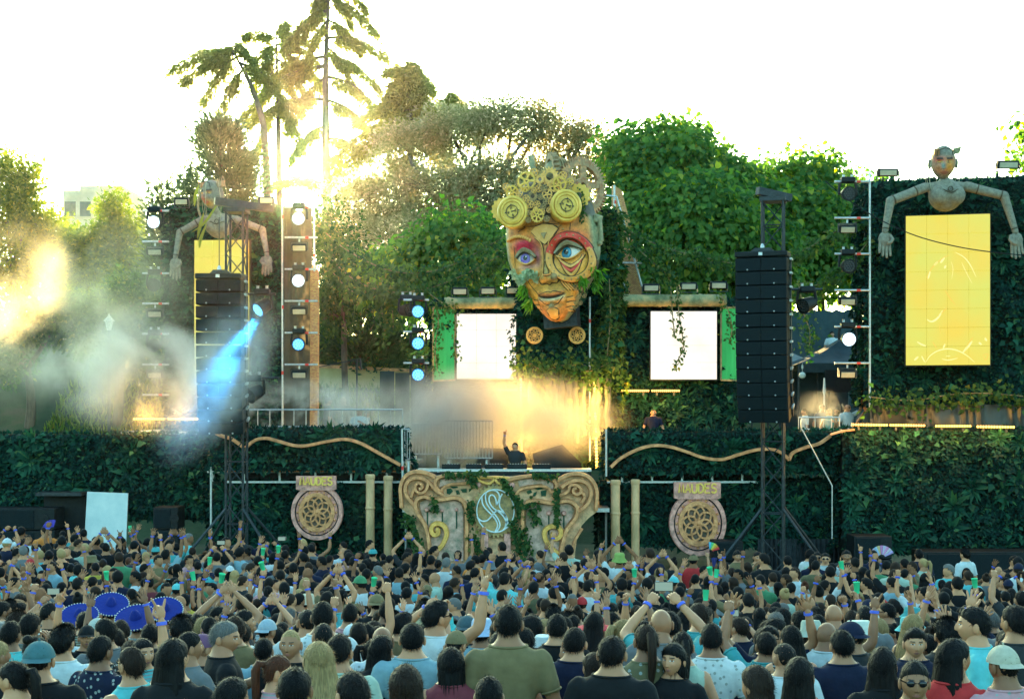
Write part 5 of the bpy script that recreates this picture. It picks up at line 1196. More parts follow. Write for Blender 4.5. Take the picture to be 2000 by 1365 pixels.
ARM = {'down': ((.265, -.02, 1.14), (.27, .07, .90), 'relax'), 'up': ((.33, .05, 1.60), (.28, .10, 1.86), 'open'), 'high': ((.27, .08, 1.67), (.24, .12, 1.93), 'point'), 'fist': ((.30, .12, 1.60), (.26, .17, 1.84), 'fist'), 'rock': ((.34, .08, 1.56), (.34, .12, 1.82), 'rock'),
       'bent': ((.27, .06, 1.17), (.13, .30, 1.30), 'grip'), 'phone': ((.29, .22, 1.50), (.10, .36, 1.72), 'grip'), 'clap': ((.30, .05, 1.63), (.06, .10, 1.88), 'open'), 'cup': ((.33, .10, 1.52), (.30, .20, 1.77), 'grip'), 'side': ((.40, .02, 1.52), (.50, .06, 1.76), 'open'), 'hip': ((.36, -.06, 1.16), (.19, .06, 1.02), 'relax'), 'face': ((.25, .14, 1.18), (.06, .17, 1.46), 'relax')}
def capsule(mb, a, b, r0, r1, n=5, seg=12):
    a, b = Vector(a), Vector(b); d = (b - a).normalized()
    pts = [a - d * r0 * .8] + [a.lerp(b, i / n) for i in range(n + 1)] + [b + d * r1 * .8]
    mb.tube(pts, [r0 * .55] + [r0 + (r1 - r0) * i / n for i in range(n + 1)] + [r1 * .55], seg)
def loft(mb, rings, seg=24):
    vs = []; n = len(rings)
    for (z, cy_, rx, ry) in rings:
        for k in range(seg):
            a = 2 * math.pi * k / seg; c, s_ = math.cos(a), math.sin(a); e = .85
            vs.append((math.copysign(abs(c) ** e, c) * rx, cy_ + math.copysign(abs(s_) ** e, s_) * ry, z))
    fs = [(i * seg + k, i * seg + (k + 1) % seg, (i + 1) * seg + (k + 1) % seg, (i + 1) * seg + k) for i in range(n - 1) for k in range(seg)]
    fs += [tuple(range(seg - 1, -1, -1)), tuple(range((n - 1) * seg, n * seg))]
    mb.add(vs, fs)
def remesh(mb, voxel, smooth=4):
    o = mb.build('remesh_source', [])
    m = o.modifiers.new('r', 'REMESH'); m.mode = 'VOXEL'; m.voxel_size = voxel
    s_ = o.modifiers.new('s', 'SMOOTH'); s_.factor = .5; s_.iterations = smooth
    dg = bpy.context.evaluated_depsgraph_get(); me = bpy.data.meshes.new_from_object(o.evaluated_get(dg))
    V = np.zeros(len(me.vertices) * 3, np.float32); me.vertices.foreach_get('co', V); V = V.reshape(-1, 3).astype(float)
    Fs = [tuple(p.vertices) for p in me.polygons]
    old = o.data; bpy.data.objects.remove(o); bpy.data.meshes.remove(old); bpy.data.meshes.remove(me)
    return V, Fs
def seg_d(p, a, b):
    a, b = np.array(a), np.array(b); ab = b - a; t_ = np.clip(((p - a) @ ab) / (ab @ ab), 0, 1)
    return np.linalg.norm(p - a - t_[:, None] * ab, axis=1), t_
M_SKIN = bpy.data.materials.new('skin')
def _skin():
    N, L = nodes(M_SKIN); b = N['Principled BSDF']; b.inputs['Roughness'].default_value = .5; b.inputs['Specular IOR Level'].default_value = .35
    oi = N.new('ShaderNodeObjectInfo'); rp = N.new('ShaderNodeValToRGB'); e = rp.color_ramp.elements
    e[0].color = (.22, .095, .045, 1); e[1].color = (.56, .27, .135, 1); q = e.new(.45); q.color = (.40, .185, .09, 1)
    L.new(oi.outputs['Random'], rp.inputs[0])
    tc = N.new('ShaderNodeTexCoord'); nz = N.new('ShaderNodeTexNoise'); nz.inputs['Scale'].default_value = 18; L.new(tc.outputs['Object'], nz.inputs['Vector'])
    mr = N.new('ShaderNodeMapRange'); mr.inputs[3].default_value = .85; mr.inputs[4].default_value = 1.12; L.new(nz.outputs['Fac'], mr.inputs[0])
    mu = N.new('ShaderNodeVectorMath'); mu.operation = 'SCALE'; L.new(rp.outputs[0], mu.inputs[0]); L.new(mr.outputs[0], mu.inputs['Scale']); L.new(mu.outputs[0], b.inputs['Base Color'])
    try: b.inputs['Subsurface Weight'].default_value = 0.0
    except Exception: pass
_skin()
M_SHIRT = objcol('shirt_cloth', .85, 22, .18, .8); M_HAIR = objcol('hair', .6, 130, .55, .9, (1, 1, .10), .18); M_HAT = objcol('hat_cloth', .85, 40, .15, .4)
M_TROUS = pm('trousers', (.02, .03, .045), (.05, .06, .08), 5, .85, bump=.3); M_SHOE = pm('shoes', (.03, .03, .03), (.2, .2, .2), 2, .6)
M_FEAT = pm('brow_and_eye', (.02, .015, .012), (.05, .035, .03), 30, .5); M_LIP = pm('lips', (.30, .11, .09), (.38, .15, .12), 30, .5)
def _prints():
    N, L = nodes(M_SHIRT); b = N['Principled BSDF']; src = b.inputs['Base Color'].links[0].from_socket
    oi = N.new('ShaderNodeObjectInfo'); tc = N.new('ShaderNodeTexCoord')
    wv = N.new('ShaderNodeTexWave'); wv.wave_type = 'BANDS'; wv.bands_direction = 'Z'; wv.inputs['Scale'].default_value = 14; L.new(tc.outputs['Object'], wv.inputs['Vector'])
    vo = N.new('ShaderNodeTexVoronoi'); vo.inputs['Scale'].default_value = 26; L.new(tc.outputs['Object'], vo.inputs['Vector'])
    def gt(sock, v, op='GREATER_THAN'):
        m = N.new('ShaderNodeMath'); m.operation = op; L.new(sock, m.inputs[0]); m.inputs[1].default_value = v; return m.outputs[0]
    def mul(a, c):
        m = N.new('ShaderNodeMath'); m.operation = 'MULTIPLY'; L.new(a, m.inputs[0]); L.new(c, m.inputs[1]); return m.outputs[0]
    st = mul(gt(wv.outputs['Fac'], .62), gt(oi.outputs['Random'], .93)); fl = mul(gt(vo.outputs['Distance'], .27, 'LESS_THAN'), gt(oi.outputs['Random'], .10, 'LESS_THAN'))
    ad = N.new('ShaderNodeMath'); ad.operation = 'MAXIMUM'; L.new(st, ad.inputs[0]); L.new(fl, ad.inputs[1])
    mx = N.new('ShaderNodeMixRGB'); L.new(ad.outputs[0], mx.inputs[0]); L.new(src, mx.inputs[1]); mx.inputs[2].default_value = (.26, .30, .28, 1); L.new(mx.outputs[0], b.inputs['Base Color'])
_prints()
BODYM = [M_SKIN, M_SHIRT, M_TROUS, M_SHOE, M_FEAT, M_LIP, pm('eyeball', (.55, .52, .48), (.62, .60, .56), 9, .3)]
HS = .90
HEADC = Vector((0, .012, 1.592))
def body_mesh(name, left, right, lod=1, female=0.0, yaw=0.0, pitch=0.0, tank=False, longs=False):
    """one figure, feet on z=0, facing +y"""
    mb = MB(); k = 1 - .12 * female
    loft(mb, [(.84, 0, .16, .115), (.93, 0, .168, .122), (1.02, .0, .150, .108), (1.10, .005, .142 * k, .104), (1.20, .008, .155 * k, .112), (1.30, .006, .178 * k, .120), (1.38, -.002, .185 * k, .112), (1.43, -.008, .165 * k, .095), (1.462, -.014, .128 * k, .082), (1.485, -.013, .088, .070), (1.51, -.008, .064, .064), (1.55, -.002, .057, .060), (1.60, .004, .052, .056)])
    segs = [((0, 0, .85), (0, 0, 1.40), .165, 1), ((0, -.01, 1.49), (0, .01, 1.66), .060, 0)]
    arms = []
    for sx, nm in ((-1, left), (1, right)):
        e, w_, pose = ARM[nm]; sh = Vector((sx * .178 * k, -.005, 1.405)); e = Vector((e[0] * sx * (1 if e[0] > .2 else 1), e[1], e[2])); w_ = Vector((w_[0] * sx, w_[1], w_[2]))
        capsule(mb, sh, e, .054 * (1 - .18 * female), .039); capsule(mb, e, e.lerp(w_, .35), .039, .042 * (1 - .15 * female)); capsule(mb, e.lerp(w_, .35), w_, .042 * (1 - .15 * female), .025)
        if not tank: capsule(mb, sh, sh.lerp(e, .62), .064 * (1 - .1 * female), .060)
        segs += [(sh, sh.lerp(e, .62), .055, 0 if tank else 1), (sh.lerp(e, .62), e, .046, 1 if longs else 0), (e, w_, .036, 1 if longs else 0)]; arms.append((sx, e, w_, pose))
    for sx in (-1, 1):
        capsule(mb, (sx * .09, 0, .88), (sx * .10, .01, .47), .088, .058); capsule(mb, (sx * .10, .01, .47), (sx * .105, -.02, .08), .056, .040)
        b = len(mb.v); mb.ball((sx * .11, .05, .045), .1, 12, 8, 0, (.45, 1.25, .42))
        segs += [((sx * .09, 0, .86), (sx * .1, .01, .47), .075, 2), ((sx * .1, .01, .47), (sx * .105, -.02, .10), .05, 2), ((sx * .105, -.03, .05), (sx * .11, .14, .04), .05, 3)]
    V, Fs = remesh(mb, .016 if lod else .034, 5 if lod else 2)
    C = np.array([V[list(f)].mean(0) for f in Fs]); best = np.full(len(C), 9.); lab = np.zeros(len(C), int)
    for a, b, r_, l_ in segs:
        dd, _ = seg_d(C, a, b); dd = dd / r_; m_ = dd < best; best[m_] = dd[m_]; lab[m_] = l_
    lab[(C[:, 2] > 1.478) & (np.abs(C[:, 0]) < .112) & (lab == 1)] = 0; lab[(C[:, 2] < 1.474) & (np.abs(C[:, 0]) < .15) & (lab == 0) & (C[:, 2] > 1.2) & (np.abs(C[:, 1]) < .13)] = 1
    lab[(C[:, 2] < .90) & (lab == 1)] = 2
    out = MB(); out.v = [tuple(v) for v in V]; out.f = Fs; out.m = [int(q) for q in lab]
    if lod:
        out.tube([(math.cos(a) * .103 * k, -.0135 + math.sin(a) * .0765, 1.476) for a in [2 * math.pi * i / 24 for i in range(24)]], .0085, 6, 1, closed=True)
        for sx, e, w_, pose in arms:
            if not tank:
                sh = Vector((sx * .178 * k, -.005, 1.405)); dd = (e - sh).normalized(); u1, u2, _ = frame(dd); cc = sh.lerp(e, .62) + dd * .012
                out.tube([cc + (u1 * math.cos(a) + u2 * math.sin(a)) * .0545 for a in [2 * math.pi * i / 16 for i in range(16)]], .007, 6, 1, closed=True)
    Mh = Matrix.Translation(HEADC) @ Matrix.Rotation(yaw, 4, 'Z') @ Matrix.Rotation(pitch, 4, 'X') @ Matrix.Scale(HS, 4)
    head_mb(out, Mh, 2 if lod else 0, female)
    wr = []
    for sx, e, w_, pose in arms:
        d = (w_ - e).normalized(); n = Vector((0, 1, 0)) if w_.z > 1.6 else Vector((-sx, .3, 0))
        hand_mb(out, w_ - d * .01, d, n, pose, .90, 0, 6 if lod else 4, sx); wr.append((w_, d, pose))
    me = out.mesh(name, True, fix=False)
    for m in BODYM: me.materials.append(m)
    return me, wr

def hair_mb(kind, rng, lod=1):
    nu, nv = (40, 30) if lod else (14, 10)
    d, fs = sphere_grid(nu, nv); p = head_shape(d); x, y, z = p.T
    fy = np.clip(d[:, 1], -1, 1)
    zt = np.where(fy > 0, -.005 + .068 * fy ** .8, -.005 + .085 * fy)          # hairline height
    if kind in ('long', 'pony', 'bun', 'bob'): zt = zt - .012
    h = sm(0, .05, z - zt + .006)
    if kind in ('short', 'fade', 'buzz', 'quiff', 'curly', 'pony', 'bun'): h = h * (1 - .95 * ga(y + .012, .034) * ga(z + .014, .040) * (np.abs(x) > .04))
    th = {'short': .017, 'buzz': .006, 'curly': .034, 'quiff': .018, 'long': .018, 'pony': .012, 'bun': .013, 'bob': .024, 'fade': .012}[kind]
    nrm = unit(p); wob = .5 * np.sin(d[:, 0] * 13 + 1) * np.sin(d[:, 2] * 11 + 2) + .5 * np.sin(d[:, 1] * 17) * np.sin(d[:, 0] * 19 + d[:, 2] * 7)
    extra = {'quiff': .025 * np.clip(d[:, 2], 0, 1) * np.clip(d[:, 1] + .3, 0, 1), 'fade': .016 * np.clip(d[:, 2] - .3, 0, 1)}.get(kind, 0)
    am = {'curly': .012, 'short': .005, 'quiff': .006}.get(kind, .003)
    q = p + nrm * ((th + extra + wob * am) * h - .004)[:, None]
    keep = h > .02; mb = MB(); mb.v = [tuple(v) for v in q]
    for f in fs:
        if all(keep[list(f)]): mb.f.append(f); mb.m.append(0)
    idx = np.where(keep & (h > .25))[0]
    # loose tufts break the outline
    nt = {'curly': 2000, 'buzz': 700}.get(kind, 2600) if lod else 0
    for i in rng.choice(idx, nt) if nt else []:
        b = Vector(q[i]); n = Vector(nrm[i]); fl = Vector((rng.normal(0, .3), rng.normal(0, .3) - .35, rng.normal(0, .3) - (.5 if kind != 'curly' else 0)))
        dr = (n * (.09 if kind != 'curly' else 1) + fl * (.8 if kind == 'curly' else .75)).normalized(); L = rng.uniform(.018, .042) * (.8 if kind in ('curly', 'buzz') else 1); s_ = dr.cross(n).normalized() * rng.uniform(.0008, .0022)
        b2 = b - n * .0015; mb.add([b2 - s_, b2 + s_, b2 + dr * L], [(0, 1, 2)])
    def drape(zs, seed):
        seg = 18; vs = []
        for (zz, yy, rx, ry) in zs:
            for k in range(seg):
                a = 2 * math.pi * k / seg; w_ = 1 + .06 * math.sin(a * 7 + seed) + .04 * math.sin(a * 11 + zz * 30)
                vs.append((math.cos(a) * rx * w_, yy + math.sin(a) * ry * w_, zz))
        n = len(zs); fs_ = [(i * seg + k, i * seg + (k + 1) % seg, (i + 1) * seg + (k + 1) % seg, (i + 1) * seg + k) for i in range(n - 1) for k in range(seg)] + [tuple(range(seg)), tuple(range((n - 1) * seg, n * seg))]
        mb.add(vs, fs_)
        for _ in range(160 if lod else 0):
            a = rng.uniform(0, 2 * math.pi); i = rng.integers(0, n - 1); z0_, y0_, rx, ry = zs[i]
            b = Vector((math.cos(a) * rx * 1.02, y0_ + math.sin(a) * ry * 1.02, z0_)); L = rng.uniform(.05, .11); e = b + Vector((math.cos(a) * .008, math.sin(a) * .008, -L)); t_ = Vector((-math.sin(a), math.cos(a), 0)) * .004
            mb.add([b - t_, b + t_, e], [(0, 1, 2)])
    if kind == 'long': drape([(.03, -.035, .085, .070), (-.05, -.050, .096, .062), (-.13, -.066, .105, .052), (-.22, -.085, .112, .046), (-.32, -.098, .100, .042), (-.42, -.105, .062, .030)], 1)
    if kind == 'bob': drape([(.03, -.025, .088, .078), (-.05, -.030, .096, .074), (-.12, -.040, .092, .066), (-.15, -.045, .080, .055)], 2)
    if kind == 'pony': mb.tube([(0, -.10, .045), (0, -.145, .05), (0, -.165, 0), (.005, -.155, -.10), (.0, -.14, -.22), (.0, -.135, -.30)], [.022, .03, .034, .032, .026, .006], 10)
    if kind == 'bun': mb.ball((0, -.075, .10), .042, 12, 9)
    return mb
HATS = {}
def hat_meshes():
    m = MB()   # cap: dome and peak, peak towards +y
    d, fs = sphere_grid(28, 18); p = head_shape(d); q = p + unit(p) * .016; mb = MB(); mb.v = [tuple(v) for v in q]
    ok = q[:, 2] > .022 - .02 * (d[:, 1] < 0)
    for f in fs:
        if all(ok[list(f)]): mb.f.append(f); mb.m.append(0)
    n = 12; vs = []
    for r_, zz in ((.0, .030), (.05, .026), (.075, .016)):
        for k in range(n + 1):
            a = math.pi * (.16 + .68 * k / n); vs.append((math.cos(a) * (.088 + r_ * .15), math.sin(a) * (.108 + r_) * (.9 if r_ else 1), zz - .010 * abs(math.cos(a)) * (r_ > 0)))
    mb.add(vs, [(j * (n + 1) + k, j * (n + 1) + k + 1, (j + 1) * (n + 1) + k + 1, (j + 1) * (n + 1) + k) for j in range(2) for k in range(n)]); mb.ball((0, -.005, .135), .008, 6, 4)
    HATS['cap'] = mb.mesh('cap', True)
    HATS['bucket'] = MB().lathe([(.155, -.005), (.150, .000), (.105, .050), (.098, .118), (.085, .138), (.03, .143)], Matrix.Diagonal((.95, 1.12, 1, 1)), 24).mesh('bucket_hat', True)
    HATS['straw'] = MB().lathe([(.20, .040), (.195, .047), (.10, .062), (.096, .125), (.08, .145), (.03, .148)], Matrix.Diagonal((.95, 1.1, 1, 1)), 28).mesh('straw_hat', True)
    sb = MB().lathe([(.30, .115), (.295, .105), (.24, .050), (.13, .042), (.098, .060), (.085, .130), (.055, .200), (.02, .235)], None, 36)
    for k in range(40):
        a = 2 * math.pi * k / 40; sb.ball((math.cos(a) * .30, math.sin(a) * .30, .112), .0125, 6, 4, 1)
    HATS['sombrero'] = sb.mesh('sombrero', True)
    g = MB()
    for sx in (-1, 1): g.ball((sx * .033, .090, .011), .026, 12, 8, 0, (1, .42, .78))
    g.bar((-.083, .0, .016), (-.056, .090, .015), .004, .007); g.bar((.083, .0, .016), (.056, .090, .015), .004, .007); g.bar((-.012, .101, .015), (.012, .101, .015), .005, .006)
    HATS['glasses'] = g.mesh('sunglasses', True)
    HATS['band'] = MB().lathe([(.034, -.011), (.035, 0), (.034, .011), (.030, 0)], None, 12).mesh('wristband', True)
hat_meshes()
HAIRS = {k: [hair_mb(k, np.random.default_rng(10 * i + j)).mesh('hair', True, fix=False) for j in range(2)] for i, k in enumerate(['short', 'buzz', 'curly', 'quiff', 'long', 'pony', 'bun', 'bob', 'fade'])}
for L_ in HAIRS.values():
    for me in L_: me.materials.append(M_HAIR)
M_POM = pm('pale_pompom', (.6, .62, .5), (.7, .7, .6), 10, .9)
for k in ('cap', 'bucket', 'straw', 'sombrero'): HATS[k].materials.append(M_HAT)
HATS['sombrero'].materials.append(M_POM)
HATS['glasses'].materials.append(pm('dark_lens', (.006, .006, .008), (.01, .01, .012), 4, .12)); HATS['band'].materials.append(pm('blue_wristband', (.06, .10, .55), (.10, .16, .65), 9, .6))
# poses: (left arm, right arm, female, head yaw, head pitch, sleeveless, long sleeves)
POSES = {'stand': ('down', 'down', 0, 0, 0, 0, 0), 'stand_l': ('down', 'hip', 0, .45, -.05, 0, 0), 'stand_r': ('bent', 'down', 0, -.5, -.08, 0, 0), 'woman': ('bent', 'down', 1, .15, -.1, 1, 0), 'woman_t': ('down', 'bent', 1, -.35, .03, 0, 0),
         'arm_r': ('down', 'high', 0, 0, .12, 0, 0), 'arm_l': ('fist', 'down', 0, .1, .1, 0, 0), 'both': ('up', 'up', 0, 0, .15, 0, 0), 'clap': ('clap', 'clap', 0, 0, .1, 0, 0), 'rock': ('down', 'rock', 0, -.1, .1, 1, 0), 'phone': ('phone', 'phone', 0, 0, .05, 0, 0), 'cup': ('cup', 'down', 0, .2, .0, 0, 0), 'w_up': ('side', 'down', 1, 0, .1, 1, 0), 'w_both': ('up', 'side', 1, 0, .1, 1, 0), 'sleeve': ('down', 'down', 0, .1, 0, 0, 1), 'think': ('down', 'face', 0, .3, -.1, 0, 0)}
BODIES = {k: body_mesh('figure_' + k, a, b, 1, f, yw, pt, bool(tk), bool(ls)) + (yw, pt) for k, (a, b, f, yw, pt, tk, ls) in POSES.items()}
BAG = MB(); BAG.cbox((0, 0, 0), (.27, .14, .40), .05); BAG.cbox((0, -.09, -.07), (.20, .06, .20), .03)
BAGM = BAG.mesh('backpack', True); BAGM.materials.append(M_HAT)
def person(label, pose, loc, rotz, scale, shirt, hair, hcol, hat=None, hatcol=None, glasses=False, bands=True, group=None, capback=True):
    me, wr, yw, pt = BODIES[pose]
    o = bpy.data.objects.new('person', me); COL.objects.link(o); o.location = loc; o.rotation_euler = (0, 0, rotz); wx = R.uniform(.93, 1.10); o.scale = (scale * wx, scale * wx, scale); o.color = (*shirt, 1)
    tag(o, label, 'person', group)
    def child(nm, m_, col, dz=0.0):
        c = bpy.data.objects.new(nm, m_); COL.objects.link(c); c.parent = o; c.location = HEADC + Vector((0, 0, dz)); c.rotation_euler = (pt, 0, yw); c.scale = (HS,) * 3; c.color = (*col, 1); return c
    if hair: child('hair', HAIRS[hair][R.randrange(2)], hcol)
    if hat:
        h = child(hat if hat in ('cap', 'sombrero') else hat + '_hat', HATS[hat], hatcol, .0)
        if hat == 'cap' and capback: h.rotation_euler = (-pt, 0, yw + math.pi)
        if hat == 'sombrero': h.rotation_euler = (pt + .55, 0, yw + R.uniform(-.3, .3)); h.location += Vector((0, -.05, .03)); h.scale = (.66, .66, .75)
    if pose in ('stand', 'stand_l', 'arm_r', 'sleeve', 'woman_t') and hair != 'long' and loc[1] > 10 and R.random() < .10:
        c = bpy.data.objects.new('backpack', BAGM); COL.objects.link(c); c.parent = o; c.location = (0, -.19, 1.20); c.color = R.choice([(.01, .012, .015, 1), (.02, .03, .05, 1), (.10, .09, .05, 1), (.05, .06, .06, 1)])
    if glasses: child('sunglasses', HATS['glasses'], (0, 0, 0))
    if bands:
        for w_, d, pose_ in wr:
            if w_.z > 1.6 and (R.random() < .75):
                c = bpy.data.objects.new('wristband', HATS['band']); COL.objects.link(c); c.parent = o; c.location = w_ - d * .03; c.rotation_euler = d.to_track_quat('Z', 'Y').to_euler()
    return o, wr
# ------------------------------------------------------------------ great gear mask
D = 39.3; s_ = D / F
MX, MY = 1086.0, 540.0; TH, RL = -.25, -.08
mask = thing('gear_mask', 'giant painted face mask crowned with gears and goggles', 'mask', P(MX, MY, D)); mask.rotation_euler = (0, RL, TH); mask.scale = (.95, .95, 1.0)
ZW = [(-90, 3), (-86, 16), (-80, 23), (-65, 36), (-50, 48), (-30, 63), (-10, 77), (10, 88), (40, 96), (70, 97), (100, 95), (130, 88), (160, 74), (185, 50), (200, 12)]
ZDp = [(-90, 34), (-80, 50), (-60, 62), (-30, 66), (0, 70), (40, 74), (70, 76), (100, 75), (140, 64), (180, 42), (200, 14)]
iw = lambda z: np.interp(z, [a for a, b in ZW], [b for a, b in ZW]); idp = lambda z: np.interp(z, [a for a, b in ZDp], [b for a, b in ZDp])
def feat(X, Z):
    f = 0
    f = f + 33 * ga(X, 9.0) * np.interp(Z, [-20, -14, -6, 5, 40, 56], [0, .75, 1, .86, .30, .12])
    f = f + 13 * (ga(X - 12, 6) + ga(X + 12, 6)) * ga(Z + 11, 6.5)
    f = f - 13 * (ga(X - 43, 25) + ga(X + 43, 25)) * ga(Z - 36, 15)
    f = f + 6 * (ga(X - 42, 30) + ga(X + 42, 30)) * ga(Z - 62, 8) + 7 * (ga(X - 52, 22) + ga(X + 52, 22)) * ga(Z + 6, 18)
    cz = -46 + 5 * (X / 26) ** 2
    lipm = np.clip(1 - (np.abs(X) / 31) ** 2.2, 0, 1)
    f = f + lipm * (10 * ga(Z - cz - 4, 3.8) + 13 * ga(Z - cz + 6, 5.0) - 8 * ga(Z - cz, 2.0))
    f = f + 8 * ga(X, 16) * ga(Z + 70, 11) - 5 * ga(X, 18) * ga(Z + 59, 4) - 3 * ga(X, 4) * ga(Z + 29, 7)
    return f
def surf(X, Z):
    X = np.asarray(X, float); Z = np.asarray(Z, float); w_ = iw(Z); u = np.clip(X / np.maximum(w_, 1e-3), -1, 1)
    return idp(Z) * np.sqrt(np.maximum(0, 1 - u * u)) ** .85 + feat(X, Z) * np.clip((1 - u * u) * 3, 0, 1)
nph, nz_ = 150, 150; ph = np.radians(np.linspace(-118, 118, nph)); zz = np.linspace(-90, 200, nz_)
PH, ZZ = np.meshgrid(ph, zz); W_ = iw(ZZ); Xg = W_ * np.sin(PH); cosp = np.cos(PH)
Yg = np.where(cosp > 0, surf(Xg, ZZ), idp(ZZ) * cosp)
V = np.stack([Xg, -Yg, ZZ], -1).reshape(-1, 3) * s_
ii = (np.arange(nz_ - 1)[:, None] * nph + np.arange(nph - 1)[None]).ravel(); me = np_mesh('face', V, np.stack([ii, ii + 1, ii + nph + 1, ii + nph], 1))
Xf, Zf, Pf = Xg.ravel(), ZZ.ravel(), PH.ravel()
col = np.tile(np.array([.95, .40, .06]), (len(Xf), 1))
def blend(c, wgt): 
    global col; wgt = np.clip(wgt, 0, 1)[:, None]; col = col * (1 - wgt) + np.array(c) * wgt
blend((.78, .30, .05), sm(40, 75, Zf) * .8); blend((.62, .40, .12), ga(Xf, 14) * ga(Zf - 5, 40)); blend((.60, .20, .05), ga(Xf, 12) * ga(Zf - 58, 16) * .8)
blend((.76, .26, .05), sm(-38, -70, Zf) * .85); blend((.55, .42, .10), ga(Xf - 30, 18) * ga(Zf + 20, 18) * .6)
blend((.80, .04, .08), np.clip(1.5 * ga(Xf + 46, 26) * ga(Zf - 56, 14), 0, 1)); blend((.50, .10, .25), ga(Xf + 20, 8) * ga(Zf - 35, 20) * .7); blend((.55, .25, .30), ga(Xf + 42, 20) * ga(Zf - 18, 6) * .7)
blend((.80, .05, .02), np.clip(1.5 * ga(Xf - 46, 32) * ga(Zf - 62, 14), 0, 1)); blend((.36, .40, .16), ga(Xf - 12, 8) * ga(Zf + 8, 9) * .7)
lips = np.clip(1 - (np.abs(Xf) / 29) ** 3, 0, 1) ** .6; cz = -46 + 5 * (Xf / 26) ** 2
blend((.72, .16, .03), lips * np.clip(2 * ga(Zf - cz - 4, 3.6), 0, 1)); blend((.80, .70, .42), lips * np.clip(1.6 * ga(Zf - cz + 6, 4.2), 0, 1) * .75); blend((.03, .03, .02), lips * ga(Zf - cz, 2.0) * 1.6)
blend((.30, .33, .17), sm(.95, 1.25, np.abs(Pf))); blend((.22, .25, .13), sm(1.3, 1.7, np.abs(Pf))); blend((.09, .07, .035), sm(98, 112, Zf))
a_ = me.color_attributes.new('Col', 'FLOAT_COLOR', 'POINT'); a_.data.foreach_set('color', np.concatenate([col, np.ones((len(col), 1))], 1).ravel())
me.polygons.foreach_set('use_smooth', [True] * len(me.polygons))
fo = link('face', me, vcolm('mask_paint', .55, bump=.35, bscale=22, dirt=.5, dscale=6), mask)
def sribbon(name, pts, wd, h, m, parent=mask, n=6, closed=False, base=-3.0, lift=0.0):
    sp = spline(pts, n, closed); L = [(a[0], a[1]) for a in sp]; mb = MB(); vs = []; k = len(L); ws = wd if isinstance(wd, (list, tuple)) else [wd] * k
    if isinstance(wd, (list, tuple)) and len(wd) != k: ws = list(np.interp(np.linspace(0, 1, k), np.linspace(0, 1, len(wd)), wd))
    for i, (x, z) in enumerate(L):
        x0, z0 = L[i - 1] if (i or closed) else L[0]; x1, z1 = L[(i + 1) % k] if (i < k - 1 or closed) else L[-1]
        d = Vector((x1 - x0, z1 - z0)); d = d.normalized() if d.length > 0 else Vector((1, 0)); q = Vector((-d.y, d.x))
        for f, hh in ((1, base), (1, h * .6), (.7, h), (-.7, h), (-1, h * .6), (-1, base)):
            X, Z = x + q.x * ws[i] / 2 * f, z + q.y * ws[i] / 2 * f; vs.append((X * s_, -(float(surf(X, Z)) + hh + lift) * s_, Z * s_))
    fs = [(i * 6 + c, ((i + 1) % k) * 6 + c, ((i + 1) % k) * 6 + c + 1, i * 6 + c + 1) for i in range(k if closed else k - 1) for c in range(5)]
    if not closed: fs += [tuple(range(6)), tuple(range((k - 1) * 6 + 5, (k - 1) * 6 - 1, -1))]
    if m is not M_DKLINE and name not in ('lower_lid', 'upper_lid'): sribbon('outline', pts, [q_ + 3.2 for q_ in (wd if isinstance(wd, (list, tuple)) else [wd, wd])], h * .35, M_DKLINE, parent, n, closed, base, lift)
    return mb.add(vs, fs).build(name, m, parent, smooth=True)
def spatch(name, poly, h, m, parent=mask, steps=8, base=-3):
    """plate following the face surface, fan of rings towards its middle"""
    cx_, cz_ = sum(a for a, b in poly) / len(poly), sum(b for a, b in poly) / len(poly); k = len(poly); vs = []; fs = []
    for j in range(steps + 1):
        f = 1 - j / steps
        for (a, b) in poly:
            X, Z = cx_ + (a - cx_) * f, cz_ + (b - cz_) * f; vs.append((X * s_, -(float(surf(X, Z)) + h) * s_, Z * s_))
    for j in range(steps): fs += [(j * k + i, j * k + (i + 1) % k, (j + 1) * k + (i + 1) % k, (j + 1) * k + i) for i in range(k)]
    o = len(vs); vs += [(a * s_, -(float(surf(a, b)) + base) * s_, b * s_) for a, b in poly]; fs += [(i, (i + 1) % k, o + (i + 1) % k, o + i) for i in range(k)]
    if m is not M_DKLINE and h > 2: sribbon('outline', poly + [poly[0]], 2.4, max(1.0, h * .5), M_DKLINE, parent, 2)
    return MB().add(vs, fs).build(name, m, parent, smooth=True)
def oval(cx_, cz_, rx, rz, n=28, a0=0, a1=2 * math.pi): return [(cx_ + math.cos(a0 + (a1 - a0) * i / n) * rx, cz_ + math.sin(a0 + (a1 - a0) * i / n) * rz) for i in range(n)]
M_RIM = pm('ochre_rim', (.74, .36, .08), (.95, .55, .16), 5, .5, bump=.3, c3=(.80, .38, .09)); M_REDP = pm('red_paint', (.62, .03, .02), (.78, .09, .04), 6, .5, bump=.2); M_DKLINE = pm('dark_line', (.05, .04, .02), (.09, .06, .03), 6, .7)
M_EYEW = pm('eye_white', (.72, .64, .56), (.80, .72, .64), 6, .3); M_IRISB = pm('iris_blue', (.02, .16, .30), (.05, .34, .50), 12, .2); M_IRISP = pm('iris_violet', (.14, .08, .40), (.32, .20, .60), 12, .2); M_PUP = pm('pupil', (.003, .003, .004), (.006, .006, .008), 4, .1)
M_LID = pm('grey_lid', (.26, .24, .15), (.40, .36, .22), 8, .6, bump=.3)
